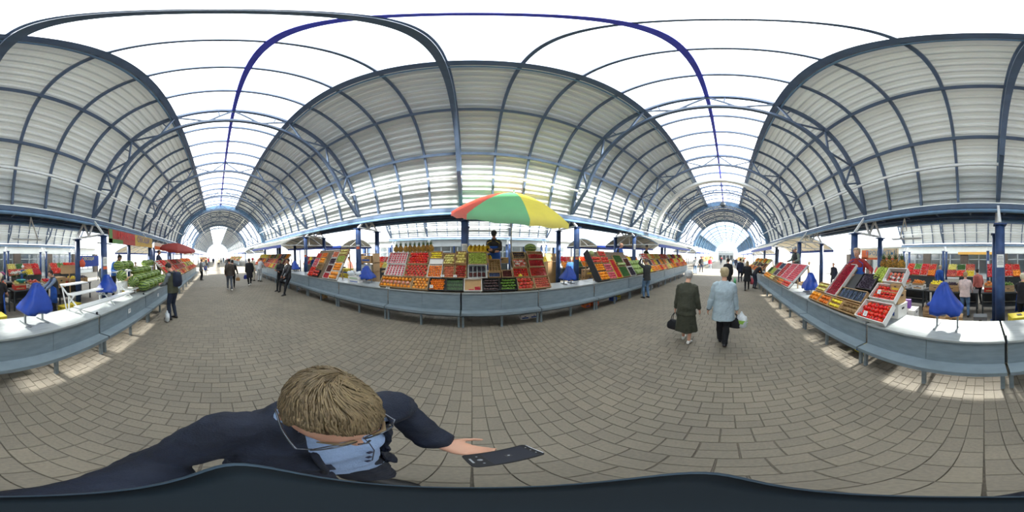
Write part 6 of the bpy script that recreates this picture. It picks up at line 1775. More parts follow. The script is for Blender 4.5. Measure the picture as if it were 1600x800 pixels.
r, k = person('person in navy jacket with a white bag walking behind the stall shoppers', (12.3, -.95), 95, 1.74, walk2, NAVYC, NAVYC, SHOEB, DKH, 'short', .018, hem=.12, face=False)
r, k = person('woman with long fair hair in a black dress and black tights', (9.25, -1.12), 95, 1.64, dict(walk2, handr=(.30, .06, .70), handl=(-.28, .1, .82)), BLACKC, BLACKC, SHOEB, mat('fair_hair', (132, 110, 80), .6, 0, .2, 40), 'long', .015, SKIN, (BLACKC, .52, .23), .1, .95, 1.1, face=False)
hp = world(r, k.wr + Vector((0, 0, -.08))); plastic_bag(tuple(hp), .3, .34, .40, mat('red_poly_bag', (176, 70, 84), .4, 0, .1, 20), 'dark pink carrier bag held by the long-haired woman in black')
person('person in black bending over the counter of the right stalls', (9.75, -1.62), 160, 1.7, dict(lean=.75, handl=(-.15, .62, .92), handr=(.15, .62, .92), hpitch=.5), BLACKC, DJEAN, SHOEB, DKH, 'short', .018, face=False)
far = [(-24, 1.5, 270), (-27.5, .4, 270), (-31, 2.2, 90), (-35, -.6, 270), (-39, 1.2, 90), (-44, 2.0, 270), (-22, -1.4, 0), (-26, -1.5, 20), (-33, -1.6, 20), (-38, -1.7, 20), (27, 2.9, 180), (31, -1.0, 90), (35, 1.5, 270), (40, .2, 90), (46, 1.8, 270), (24.5, -1.2, 100), (14.5, -1.35, 160), (28, 3.0, 20)]
tones = [(DGREY, 'dark grey'), (BEIGE, 'beige'), (REDC, 'red'), (NAVYC, 'navy'), (WHITEC2, 'white'), (GREYC, 'grey')]
for i, (x, y, a) in enumerate(far):
    tp, tn = tones[i % 6]
    person('distant person in %s top, %s one %s' % (tn, ORD[i // 6], 'down the long western aisle' if x < 0 else 'down the long eastern aisle'), (x, y), a, random.uniform(1.6, 1.8), walk if i % 2 else walk2, tp, (DJEAN, BLACKC, JEAN)[i % 3], SHOEB, (DKH, BRH, BLONDH)[i % 3], 'short', .03, face=False, hands=False, group=None)

# ------------------------------------------------------------------ vendors on their platforms
def platform(x, y, z, w_, d_, label):
    t = empty('vendor_platform', label, 'platform', (x, y, 0))
    n = 4
    for i in range(n): b = MB(); b.box((0, -d_ / 2 + d_ * (i + .5) / n, z - .014), (w_, d_ / n - .012, .024)); part('plank', b, WOODC, t)
    for sx in (-1, 1):
        for sy in (-1, 1): b = MB(); b.box((sx * (w_ / 2 - .06), sy * (d_ / 2 - .06), (z - .028) / 2), (.07, .07, z - .028)); part('leg', b, WOODC, t)
    return t
platform(.72, 5.25, .86, 1.6, .6, 'plank platform under the vendor with the black cap')
person('vendor in black shirt, black cap and blue apron behind the kiwi crate', (.70, 5.14, .86), 190, 1.74, dict(lean=.12, handl=(.02, .34, 1.14), handr=(-.02, .33, 1.10), hpitch=.5, elbowl=(-1, 0, -.5), elbowr=(1, 0, -.5), hdl=Vector((.8, .4, 0)), hdr=Vector((-.8, .4, .1))), cloth('near_black', (44, 42, 42)), BLACKC, SHOEB, DKH, 'short', .010, SKIN2, apron=BLUEC, cap=BLACKC, strap=cloth('yellow_strap', (214, 190, 90)))
platform(2.90, -3.05, .53, 1.4, .5, 'plank platform under the red-sleeved vendor')
r, k = person('vendor woman with short fair hair, dark red sweater and blue apron', (2.92, -3.02, .53), -20, 1.66, dict(lean=.12, handl=(-.44, .30, 1.10), handr=(.08, .30, 1.02), elbowr=(1, -.1, -.5), elbowl=(-.6, -.4, -.5), hpitch=.1, hdr=Vector((-.8, .5, 0))), cloth('dark_red', (150, 44, 44)), BLACKC, SHOEB, mat('fair_grey_hair', (178, 156, 128), .6, 0, .2, 40), 'short', .010, SKIN, apron=BLUEC, bulk=1.15, belly=1.15, grow=1.7)
platform(6.75, 5.35, .72, 1.4, .6, 'plank platform under the bald vendor in the blue vest')
person('bald vendor in bright blue vest and dark sleeves on the umbrella side', (6.60, 5.25, .72), 175, 1.74, dict(lean=.15, handl=(-.12, .4, 1.1), handr=(.12, .4, 1.1), hpitch=.2), DGREY, BLACKC, SHOEB, DKH, 'none', .014, SKIN, vest=BLUEC, bulk=1.2, belly=1.2)
platform(7.25, -3.25, .72, 1.4, .5, 'plank platform under the grey-sleeved vendor')
person('vendor in light cap and grey-green sleeves behind the pink trays', (7.2, -3.22, .72), -20, 1.70, dict(lean=.1, handl=(-.25, .35, 1.05), handr=(.2, .35, 1.05), hpitch=.2), cloth('grey_green', (128, 142, 132)), BLACKC, SHOEB, BRH, 'short', .014, SKIN, vest=DGREY, cap=LGREY)
platform(9.6, 5.3, .72, 1.4, .6, 'plank platform under the vendor in the dark green jacket')
person('vendor in dark green jacket and pale cap above the yellow crates', (9.5, 5.25, .72), 190, 1.68, dict(handl=(-.12, .4, 1.1), handr=(.12, .4, 1.1)), cloth('dark_green', (56, 66, 52)), BLACKC, SHOEB, BRH, 'short', .016, SKIN, cap=BEIGE)
platform(-5.05, -3.62, .45, 1.0, .4, 'plank platform under the blue-jacketed vendor')
person('vendor in blue jacket bending behind the watermelon board', (-5.05, -3.62, .45), 20, 1.66, dict(lean=.35, handl=(-.2, .4, 1.0), handr=(.2, .4, 1.0), hpitch=.6), cloth('blue_jacket', (60, 110, 180)), BLACKC, SHOEB, DKH, 'short', .014, SKIN2)
platform(-8.9, -3.35, .6, 1.2, .5, 'plank platform under the vendor below the red umbrella')
person('vendor in navy clothes among the crates below the red umbrella', (-8.9, -3.3, .6), 0, 1.72, dict(handl=(-.2, .4, 1.1), handr=(.2, .4, 1.1)), NAVYC, BLACKC, SHOEB, DKH, 'short', .016, SKIN2)
# people in the passage behind the bare counters
person('woman in pinkish white blouse and blue jeans seen from behind', (.62, -5.30), 180, 1.52, dict(lean=.12, handl=(-.20, .34, .84), handr=(.22, .34, .86), elbowl=(-1, -.3, -.3), elbowr=(1, -.3, -.3)), PINKW, JEAN, SHOEB, mat('short_blond_hair', (176, 150, 112), .6, 0, .2, 40), 'short', .011, bulk=1.1, hem=.10)
person('person in coral top with dark waistcoat beyond the white blouse', (.22, -6.9), 150, 1.55, dict(lean=.2), CORAL, BLACKC, SHOEB, DKH, 'short', .016, vest=None, face=False)
person('woman with pale blond hair in black with blue apron behind the bare counter', (-1.02, -4.30), 215, 1.55, dict(lean=.08, handl=(-.16, .34, .92), handr=(.16, .34, .92)), BLACKC, BLACKC, SHOEB, mat('platinum_hair', (226, 214, 184), .6, 0, .12, 40), 'short', .011, SKIN, apron=BLUEC, hem=.08, sleeve=.4, grow=2.0, strap=cloth('yellow_strap', (214, 190, 90)))
person('woman with dark bun in quilted black waistcoat over grey sleeves and blue apron', (-3.10, -4.72), 105, 1.55, dict(lean=.14, handl=(-.14, .40, .90), handr=(.14, .42, .92), hpitch=.35), cloth('blue_grey', (132, 150, 176)), BLACKC, SHOEB, DKH, 'bun', .011, SKIN, apron=BLUEC, vest=mat('quilted_black', (46, 48, 52), .6, 0, .15, 9, bump=.8, bscale=16), hem=.10, bulk=1.1)
person('person in white hat and blue jacket between the flower buckets', (-3.6, -8.9), 20, 1.58, dict(lean=.15), cloth('royal_blue', (48, 84, 150)), BLACKC, SHOEB, BRH, 'short', .018, cap=WHITEC2, face=False)
person('person in striped grey jacket behind the red trays of the second passage', (3.6, -10.9), 0, 1.62, {}, GREYC, BLACKC, SHOEB, BRH, 'short', .02)
person('shopper in beige top at the orange trays behind the column', (-.62, -6.6), 120, 1.5, dict(lean=.2), BEIGE, BLACKC, SHOEB, DKH, 'short', .018, face=False)
# ------------------------------------------------------------------ signs and notices
def text_obj(parent, txt, size, m, M, name='lettering', ext=.002):
    cu = bpy.data.curves.new(name, 'FONT'); cu.body = txt; cu.size = size; cu.extrude = ext; cu.align_x = 'CENTER'; cu.align_y = 'CENTER'; cu.resolution_u = 2
    o = bpy.data.objects.new('tmp_text', cu); WS.collection.objects.link(o)
    with bpy.context.temp_override(scene=WS, view_layer=WS.view_layers[0]):
        dg = bpy.context.evaluated_depsgraph_get()
    me = bpy.data.meshes.new_from_object(o.evaluated_get(dg), depsgraph=dg); bpy.data.objects.remove(o); bpy.data.curves.remove(cu)
    me.materials.clear(); me.materials.append(m); me.name = name
    return obj(name, me, parent, M)
SGR = mat('sign_red', (158, 58, 50), .6, 0, .12, 3); SGG = mat('sign_green', (92, 130, 70), .6, 0, .1, 3); SGY = mat('sign_yellow', (178, 146, 66), .6, 0, .1, 3)
LRED = mat('letter_red', (206, 40, 40), .5, 0, .05, 4); LPUR = mat('letter_violet', (86, 74, 130), .5, 0, .05, 4); LBLU = mat('letter_blue', (86, 136, 178), .5, 0, .05, 4); LYEL = mat('letter_yellow', (230, 220, 130), .5, 0, .05, 4)
FACE = Matrix(((-1, 0, 0, 0), (0, 0, 1, 0), (0, 1, 0, 0), (0, 0, 0, 1)))     # letters read from +Y
t = empty('banner', 'long red, green and yellow banner with lettering between two columns over the watermelons', 'banner', (-6.42, -3.44, 2.74), 0)
b = MB(); b.box((1.0, 0, 0), (1.9, .02, .50)); part('panel', b, SGR, t)
b = MB(); b.box((-.95, 0, 0), (2.0, .02, .50)); part('panel', b, SGY, t)
b = MB(); b.box((1.5, .012, -.17), (.9, .004, .16)); b.box((1.84, .012, 0), (.2, .004, .5)); part('green_field', b, SGG, t)
text_obj(t, 'ФРУКТЫ', .34, LRED, Matrix.Translation((.80, .016, .06)) @ FACE)
text_obj(t, 'ОВОЩИ', .36, LPUR, Matrix.Translation((-.85, .016, .05)) @ FACE)
b = MB(); b.box((-.9, .012, -.2), (1.8, .004, .1)); part('gold_strip', b, mat('sign_gold', (190, 150, 70), .6), t)
t = empty('banner', 'shorter orange and yellow banner hanging beyond the long banner', 'banner', (-10.4, -3.44, 2.62), 0)
b = MB(); b.box((.6, 0, 0), (2.2, .02, .42)); part('panel', b, mat('sign_pale', (214, 190, 170), .6, 0, .08, 3), t)
b = MB(); b.box((-1.1, 0, 0), (1.2, .02, .42)); part('panel', b, SGY, t)
b = MB(); b.box((1.2, .012, -.1), (.9, .004, .2)); part('orange_field', b, mat('sign_orange', (214, 104, 56), .6, 0, .1, 3), t)
t = empty('shop_sign', 'cream and orange shop sign with blue letters behind the red-sleeved vendor', 'sign', (5.6, -7.4, 2.22), 0)
b = MB(); b.box((0, 0, 0), (2.6, .05, .62)); part('panel', b, mat('sign_cream', (222, 200, 164), .6, 0, .06, 3), t)
b = MB(); b.box((0, .03, -.25), (2.6, .006, .12)); b.box((1.0, .03, 0), (.5, .006, .5)); part('orange_strip', b, mat('sign_orange', (226, 160, 90)), t)
text_obj(t, 'ПРОДУКТЫ', .36, LBLU, Matrix.Translation((-.1, .034, .06)) @ FACE)
for s_ in (-1.2, 1.2): b = MB(); b.cyl((s_, 0, -2.22), (s_, 0, .3), .03, 8); part('post', b, COLB, t)
t = empty('shop_sign', 'blue board with yellow letters between the columns left of the banner', 'sign', (-9.6, -9.6, 1.75), 0)
b = MB(); b.box((0, 0, 0), (2.6, .06, .9)); part('panel', b, BLUEF, t); text_obj(t, 'ОВОЩИ', .36, LYEL, Matrix.Translation((0, .036, .2)) @ FACE)
for s_ in (-1.2, 1.2): b = MB(); b.cyl((s_, 0, -1.75), (s_, 0, .4), .03, 8); part('post', b, COLB, t)
t = empty('shop_sign', 'ochre board over the shop window behind the white blouse', 'sign', (.9, -16.2, 2.62), 0)
b = MB(); b.box((0, 0, 0), (3.4, .06, .26)); part('panel', b, mat('ochre_board', (196, 150, 70), .6, 0, .08, 3), t)
def notice(x, y, z, w_, h_, ang, label, orange=False, lines=True):
    """sheet taped round a column"""
    t = empty('notice', label, 'notice', (x, y, z), 0, 'paper notices on the columns'); r = .1115; half_ = w_ / 2 / r
    b = MB(); n = 6; a0 = R_(ang)
    b.rings([[(r * math.sin(a0 - half_ + 2 * half_ * i / n), r * math.cos(a0 - half_ + 2 * half_ * i / n), zz) for i in range(n + 1)] for zz in (-h_ / 2, h_ / 2)], 0, True, False, False)
    part('sheet', b, TAGM, t)
    if lines:
        for k in range(6):
            b = MB(); zz = h_ * (.32 - .115 * k); r2 = r + .0012; hf = half_ * (.8 if k % 3 else .6)
            b.rings([[(r2 * math.sin(a0 - hf + 2 * hf * i / n), r2 * math.cos(a0 - hf + 2 * hf * i / n), zz + dz) for i in range(n + 1)] for dz in (-h_ * .018, h_ * .018)], 0, True, False, False)
            part('text_line', b, INK, t)
    if orange:
        b = MB(); b.rings([[(r * math.sin(a0 - half_ + 2 * half_ * i / n), r * math.cos(a0 - half_ + 2 * half_ * i / n), zz) for i in range(n + 1)] for zz in (-h_ / 2 - .12, -h_ / 2 - .02)], 0, True, False, False)
        part('orange_label', b, mat('orange_label', (226, 110, 70), .6, 0, .05, 5), t)
notice(X0, -3.57, 1.93, .17, .28, 0, 'white printed notice on the near blue column behind the bare counter')
notice(X0 - 4, -3.57, 1.85, .15, .30, 30, 'white notice with orange label on the column by the watermelons', True)
notice(X0 + .12, 5.06, 2.05, .19, .30, 180, 'white printed notice on the column left of the banana bunches')
notice(X0 + 4.12, 5.06, 1.95, .14, .28, 200, 'white notice with orange label on the column by the covered scale', True)
notice(X0 - 3.88, 5.06, 2.25, .14, .06, 150, 'small orange-edged label on the column left of the umbrella stall', True, False)
notice(X0 + 8.12, 5.06, 2.35, .14, .30, 220, 'white notice on the column beside the bald vendor', False)
notice(X0 - 7.88, 5.06, 2.05, .14, .30, 140, 'white notice with orange label on the column behind the two leaning men', True)
notice(X0, -14.3, 1.75, .16, .24, 0, 'white notice on a shop front column behind the white blouse')

# ------------------------------------------------------------------ hanging lamps, loudspeaker
def lamp(x, y, z, rz, label):
    t = empty('fluorescent_lamp', label, 'lamp', (x, y, z), rz, 'fluorescent lamps under the roof')
    b = MB(); b.box((0, 0, .02), (1.25, .09, .04)); part('housing', b, WHITE, t)
    b = MB(); b.cyl((-.58, 0, -.012), (.58, 0, -.012), .014, 8); part('tube', b, WHITE, t)
    for s_ in (-.5, .5): b = MB(); b.cyl((s_, 0, .04), (s_, 0, .55), .006, 6); part('rod', b, WHITE, t)
lamp(2.9, -5.6, 2.75, .1, 'fluorescent lamp hanging behind the columns right of the covered scale')
lamp(-2.6, -5.9, 2.75, -.1, 'fluorescent lamp hanging behind the columns left of the covered scale')
lamp(.35, 8.0, 3.0, 0, 'fluorescent lamp hanging far behind the umbrella')
lamp(-6.8, -5.5, 2.75, 0, 'fluorescent lamp hanging beyond the long banner')
for x, s_ in ((2.4, 1), (-2.1, -1)):
    b = MB(); b.bar((x, -4.5, 3.26), (x + s_ * .9, -5.8, 2.80), .04, .04); b.bar((x, -4.5, 3.26), (x + s_ * .15, -4.95, 2.95), .03, .03)
    one('lamp_arm', b, WHITE, 'white slanting arm under the valley gutter, %s' % ('above the orange crates' if s_ > 0 else 'above the flower table'), 'bracket')
b = MB(); b.cyl((15.7, YC0, 7.0), (15.3, YC0, 6.95), .16, 14, 0, .26); b.cyl((15.3, YC0, 6.95), (15.28, YC0, 6.95), .26, 14); b.box((15.8, YC0, 7.15), (.08, .08, .36))
one('loudspeaker', b, DARKM, 'round dark loudspeaker hanging from the ring above the right aisle', 'loudspeaker')

# ------------------------------------------------------------------ boxes, bags and tables behind and under the counters
def open_box(x, y, z, rz, size, m, label, fill=None, group=None):
    t = fruit_box((x, y, z), rz, size, m, m, label, group, open_=True, holes=True)
    if fill:
        r = .042; L_, W_, h_ = size; nx, ny = int((L_ - .04) / (2.1 * r)), int((W_ - .04) / (2.1 * r))
        M0 = Matrix.Translation((x, y, z)) @ Matrix.Rotation(rz, 4, 'Z')
        for j in range(ny):
            for i in range(nx):
                o = obj(fill, FRUIT[fill], None, M0 @ Matrix.Translation(((i + .5 - nx / 2) * 2.1 * r, (j + .5 - ny / 2) * 2.1 * r, h_ - .03)) @ Matrix.Scale(r, 4)); tag(o, '%s in the %s' % (KIND[fill][1], label), CATN.get(fill, fill), 'fruit in the ' + label[:40])
        b = MB(); b.box((0, 0, (h_ - .08) / 2 + .01), (L_ - .04, W_ - .04, h_ - .09)); part('filling', b, FRUIT[fill].materials[0], t)
    return t
B1 = (.40, .30, .17)
for k in range(3): fruit_box((.72, -3.95, .0 + .182 * k), .1, B1, CARD, CARD, 'brown fruit carton, %s of the stack behind the bare counter' % ('bottom', 'middle', 'top')[k])
for k in range(2): fruit_box((.30, -3.92, .182 * k), -.05, B1, CARD, CARD, 'brown carton %s of the short stack beside the tall brown stack' % ('under', 'upper')[k]) if k == 0 else open_box(.30, -3.92, .182, -.05, (.38, .30, .15), CARD, 'open brown carton of oranges beside the tall brown stack', 'orange')
open_box(-.08, -3.95, .0, .05, (.36, .3, .30), CARD, 'open brown carton of lemons next to the near blue column', 'lemon')
fruit_box((1.05, -3.98, 0), .05, (.34, .3, .40), CARD, CARD, 'tall brown carton behind the covered scale')
fruit_box((.1, -4.55, 0), 0, (.36, .3, .34), mat('grey_crate', (120, 124, 126), .6, 0, .08, 4), DARKM, 'grey plastic crate near the blue column', None)
for k, (m, pm) in enumerate(((YELP, PRINTY), (YELP, PRINT))): fruit_box((-.70, -3.22, .405 * k), .12, (.38, .3, .385), m, pm, 'yellow carton with dark hand hole, %s of two beside the near column' % ('lower', 'upper')[k])
b = MB(); b.box((0, 0, .001), (.10, .09, .003)); one('carton_hole', b, BLACKP, 'dark square opening on the lid of the upper yellow carton', 'opening', None, (-.70, -3.22, .806), (0, 0, .12))
# crates with the blue bag
for k in range(3):
    b = MB(); L_, W_, h_ = .42, .32, .13
    for s_ in (-1, 1):
        for zz in (.03, .095): b.box((0, s_ * W_ / 2, zz), (L_, .012, .045)); b.box((s_ * L_ / 2, 0, zz), (.012, W_, .045))
        for q in (-1, 1): b.box((s_ * (L_ / 2 - .02), q * (W_ / 2 - .02), h_ / 2), (.03, .03, h_))
    b.box((0, 0, .006), (L_, W_, .01))
    one('wooden_crate', b, WOODC, 'slatted wooden crate, %s of the stack behind the printed cartons' % ('bottom', 'middle', 'top')[k], 'crate', 'slatted crate stack', (1.35, -4.15, .134 * k + .28), (0, 0, .1))
b = MB(); b.box((1.35, -4.15, .138), (.5, .4, .275)); one('packing_case', b, CARD, 'flat case under the slatted crate stack', 'case')
b = MB(); b.ball((0, 0, 0), (.16, .12, .07), 14, 8, 0, None, lambda p: p + Vector((.012 * math.sin(40 * p.y), .01 * math.sin(33 * p.x), .012 * math.sin(30 * p.x + 20 * p.y)))); one('blue_bag', b, TARP, 'crumpled blue bag on top of the slatted crate stack', 'bag', None, (1.35, -4.15, .73))
# second line of tables across the passage
DARKT = mat('dark_table_top', (70, 74, 76), .5, .1, .12, 4)
def table(x, y, L_, W_, h_, label, m=DARKT):
    t = empty('table', label, 'table', (x, y, 0)); b = MB(); b.box((0, 0, h_ - .02), (L_, W_, .04)); part('table_top', b, m, t)
    b = MB(); b.box((0, 0, h_ * .35), (L_ - .1, W_ - .1, .02)); part('lower_shelf', b, m, t)
    b = MB(); b.box((0, -W_ / 2 + .04, h_ * .62), (L_ - .1, .02, h_ * .5)); part('back_panel', b, m, t)
    for sx in (-1, 1):
        for sy in (-1, 1): b = MB(); b.box((sx * (L_ / 2 - .05), sy * (W_ / 2 - .05), (h_ - .04) / 2), (.05, .05, h_ - .04)); part('leg', b, DARKM, t)
TBL = [(3.1, 'behind the tomato boxes'), (1.15, 'left of the white blouse'), (-.85, 'behind the near column'), (-2.85, 'with flowers behind the left scale'), (-4.85, 'by the far-left passage'), (5.1, 'behind the red-sleeved vendor')]
for x, txt in TBL: table(x, -5.98, 1.9, .75, .80, 'dark sales table ' + txt)
rnd2 = random.Random(3)
pal = [(CARD, 'brown'), (WCARD, 'white'), (YELP, 'yellow'), (WOODC, 'wooden'), (REDP, 'red')]
fills = ['orange', 'tomato', 'apple', 'pear', 'dark_plum', 'lemon', 'peach', 'green_avocado']
cnt = 0
for x, txt in TBL:
    for j in range(3):
        m, mn = pal[rnd2.randrange(5)]; fl = fills[cnt % 8]; cnt += 1
        xx = x - .62 + .62 * j
        if abs(xx - .62) < .3: continue
        fruit_box((xx, -5.92, .80), rnd2.uniform(-.1, .1), (.46, .34, .16), m, CARD, '%s carton, %s on the dark table %s' % (mn, ('first', 'second', 'third')[j], txt))
        bn_ = Bench(-1, -5.74, .965, 8)
        crate(bn_, -xx - .22, -xx + .22, .0, .34, WOODC, 'shallow crate of %s, %s on the dark table %s' % (KIND[fl][1], ('first', 'second', 'third')[j], txt), .06, parts=False)
        heap(bn_, -xx - .22, -xx + .22, .0, .34, KIND[fl][0], FRUIT[fl].materials[0], 'fruit_heap', 'heap of %s in the %s crate on the dark table %s' % (KIND[fl][1], ('first', 'second', 'third')[j], txt), 'fruit', .03)
# display stalls along the shop fronts
BB = Bench(-1, -10.3, .85, 50)
for k, (xa, xb) in enumerate(((-9.2, -6.6), (-5.6, -3.2), (-2.4, -.2), (.6, 2.4), (3.2, 5.4), (6.0, 8.2))):
    kinds = [['tomato', 'pepper', 'tomato', 'green_avocado', 'pepper', 'tomato', 'orange', 'strawberries', 'tomato'], ['apple', 'pear', 'tomato', 'parsley', 'lemon', 'peach', 'strawberries', 'tomato', 'parsley']][k % 2]
    stall(BB, auto_cols(-xb, -xa, .62, kinds, [REDP, WOODC, WCARD], ((.015, .5), (.52, 1.0))), 'of shop front stall %s' % 'ABCDEF'[k], False)
    for q in range(int((xb - xa) / 1.0)):
        b = MB(); b.box((xa + .5 + q, -10.75, .42), (.96, .9, .83)); one('sales_block', b, DARKM, 'dark stall base, %s section under shop front stall %s' % (ORD[q], 'ABCDEF'[k]), 'stall')
# flowers and bowls on the left table
FLW = mat('flower_white', (232, 232, 220), .7, 0, .06, 20); FLP = mat('flower_pink', (220, 110, 160), .7, 0, .1, 20); FLY = mat('flower_yellow', (230, 210, 90), .7, 0, .1, 20)
def flowers(x, y, z, m, label, bm_=mat('bucket_grey', (150, 152, 154), .5, 0, .1, 4)):
    t = empty('flower_bucket', label, 'flowers', (x, y, z)); b = MB(); b.lathe([(.08, 0), (.11, .2), (.112, .2), (.10, .19), (.075, .02)], 14); part('bucket', b, bm_, t)
    b = MB(); h = MB()
    for k in range(22):
        a = k * 2.4; r = .03 + .12 * (k / 22) ** .5; zz = .34 + .10 * (1 - k / 22) + rnd2.uniform(-.02, .02); p = Vector((r * math.cos(a), r * math.sin(a), zz))
        b.tube([(p.x * .3, p.y * .3, .1), p], .004, 4); h.ball(tuple(p), .028, 7, 5)
        leaf_strip(b, (p.x * .4, p.y * .4, .2), (p.x * 1.3, p.y * 1.3, .30), .04, .2)
    part('stems', b, LEAF, t); part('blossoms', h, m, t)
for k, (x, m, n_) in enumerate(((-2.3, FLW, 'white'), (-2.62, FLW, 'cream white'), (-1.75, FLP, 'pink'), (-2.95, FLY, 'yellow'))): flowers(x, -6.75 - .25 * (k % 2), .98, m, '%s flowers in a bucket on the stand behind the left scale' % n_)
table(-2.35, -6.85, 1.6, .6, .98, 'tall flower stand behind the left scale')
b = MB(); b.lathe([(.10, 0), (.19, .11), (.195, .12), (.18, .11), (.09, .015)], 18); one('teal_bowl', b, mat('teal_plastic', (40, 150, 150), .35, 0, .05, 4), 'teal plastic bowl on the boxes behind the left scale', 'bowl', None, (-2.30, -5.86, 1.06))
# boxes on the floor behind the left counters
lst = [(-1.0, 'white'), (-1.42, 'yellow'), (-1.86, 'brown'), (-2.3, 'white'), (-2.75, 'yellow'), (-3.2, 'brown')]
for k, (x, n_) in enumerate(lst):
    m = {'white': WCARD, 'yellow': YELP, 'brown': CARD}[n_]
    for q in range(2):
        fruit_box((x, -3.22 + .06 * (k % 2), .30 * q), .06 * (k % 3 - 1), (.38, .32, .285), m, (PRINTG, PRINTY, PRINT)[(k + q) % 3], '%s printed carton, %s box of the %s pair from the column behind the left counters' % (n_, ('lower', 'upper')[q], ORD[k]))
for k, x in enumerate((-3.5, -3.95)): fruit_box((x, -4.7, 0), .1, (.40, .32, .24), YELP, PRINTY, 'low yellow carton on the floor at the feet of the bun-haired woman, %s' % ('near one', 'far one')[k])
b = MB(); b.box((0, 0, 0), (.75, .02, .42)); one('cardboard_flap', b, CARD, 'brown cardboard flap propped up behind the step rack', 'cardboard', None, (-4.25, -5.35, 1.52), (R_(35), 0, -.5))
b = MB(); b.cyl((-4.25, -5.30, 0), (-4.25, -5.38, 1.45), .025, 8); one('flap_prop', b, WOODC, 'wooden prop under the brown cardboard flap', 'prop')
fruit_box((-3.75, -5.5, .80), .2, (.5, .4, .42), CARD, CARD, 'big brown carton beside the bun-haired woman')
plastic_bag((-4.46, -4.78, 1.98), 0, .26, .36, mat('orange_poly_bag', (224, 92, 58), .4, 0, .1, 20), 'orange carrier bag hanging on the column behind the step rack')
# behind the umbrella side
def g_bag(x, y, z, label, m, s_=1.0):
    b = MB(); b.ball((0, 0, 0), (.17 * s_, .13 * s_, .09 * s_), 14, 9, 0, None, lambda p: p + Vector((.014 * math.sin(40 * p.y + 9 * x), .012 * math.sin(33 * p.x), .014 * math.sin(30 * p.x + 24 * p.y)))); one('plastic_bag', b, m, label, 'bag', None, (x, y, z))
WPB = mat('white_poly_bag', (214, 220, 224)); 
fruit_box((-3.72, 4.33, FH + .002), .0, (.52, .34, .10), WCARD, PRINT, 'white printed carton on the counter left of the scale, lower one', None, holes=False)
fruit_box((-3.74, 4.33, FH + .117), .04, (.50, .32, .09), WCARD, PRINTG, 'white printed carton on the counter left of the scale, upper one', None, holes=False)
g_bag(-3.95, 4.30, FH + .30, 'crumpled white bag on the left end of the white cartons', WPB); g_bag(-3.62, 4.34, FH + .30, 'crumpled white bag on the right end of the white cartons', WPB, .9)
g_bag(-6.62, 4.2, FH + .09, 'crumpled white bag at the left foot of the red fruit display', WPB, .8)
b = MB()
for k in range(2): b.box((-4.9 + .9 * k, 6.0, .95), (.05, .5, 1.9))
for z in (.5, 1.1, 1.5, 1.9): b.box((-4.45, 6.0, z), (.95, .5, .03))
one('shelf_unit', b, WOODC, 'brown shelf unit behind the columns left of the umbrella stall', 'shelf')
for k, (z, m) in enumerate(((.515, CARD), (1.115, WCARD), (1.515, CARD))): fruit_box((-4.45, 6.0, z), 0, (.6, .36, .3), m, PRINT, '%s carton on the brown shelf unit' % ('lowest', 'middle', 'topmost')[k])
fruit_box((-2.9, 6.0, 1.2), 0, (.7, .4, .42), WCARD, PRINT, 'white carton on the plank stand left of the pineapples'); 
t = empty('plank_stand', 'plank stand with a white carton left of the pineapples', 'stand', (-2.9, 6.0, 0)); b = MB(); b.box((0, 0, 1.16), (1.3, .6, .07)); part('table_top', b, WOODC, t)
for sx in (-.55, .55):
    for sy in (-.2, .2): b = MB(); b.box((sx, sy, .56), (.06, .06, 1.125)); part('leg', b, DARKM, t)
YX = [(3.55, 5.75, .0, YELP), (3.95, 5.75, .0, YELP), (3.55, 5.75, .33, YELP), (3.2, 5.6, .0, CARD), (4.35, 5.9, .0, CARD), (4.35, 5.9, .33, CARD), (4.35, 5.9, .66, CARD)]
for k, (x, y, z, m) in enumerate(YX): fruit_box((x, y, z), 0, (.38, .3, .31), m, PRINTG, '%s carton %s in the pile behind the scale right of the umbrella' % ('yellow' if m is YELP else 'brown', ORD[k]))
b = MB(); b.box((0, 0, 0), (.7, .02, .42)); one('cardboard_flap', b, CARD, 'leaning brown cardboard sheet behind the scale right of the umbrella', 'cardboard', None, (3.6, 6.75, 1.72), (R_(-30), 0, .2))
for s_ in (-.3, .3): pass
b = MB(); b.box((3.6, 6.8, .76), (.5, .3, 1.52)); one('packing_case', b, CARD, 'tall case holding the leaning cardboard sheet', 'case')
# side of the umbrella stall: grey scale table and cartons in the gap
fruit_box((.98, 5.85, .0), 0, (.5, .4, 1.0), CARD, CARD, 'tall brown carton behind the vendor with the black cap'); fruit_box((1.0, 5.85, 1.02), 0, (.46, .36, .5), mat('grey_box', (120, 128, 132), .6, 0, .05, 4), DARKM, 'grey carton behind the vendor with the black cap')
fruit_box((1.05, 5.85, 1.55), 0, (.5, .3, .2), CARD, CARD, 'flat tan carton on top of the grey carton behind the vendor')
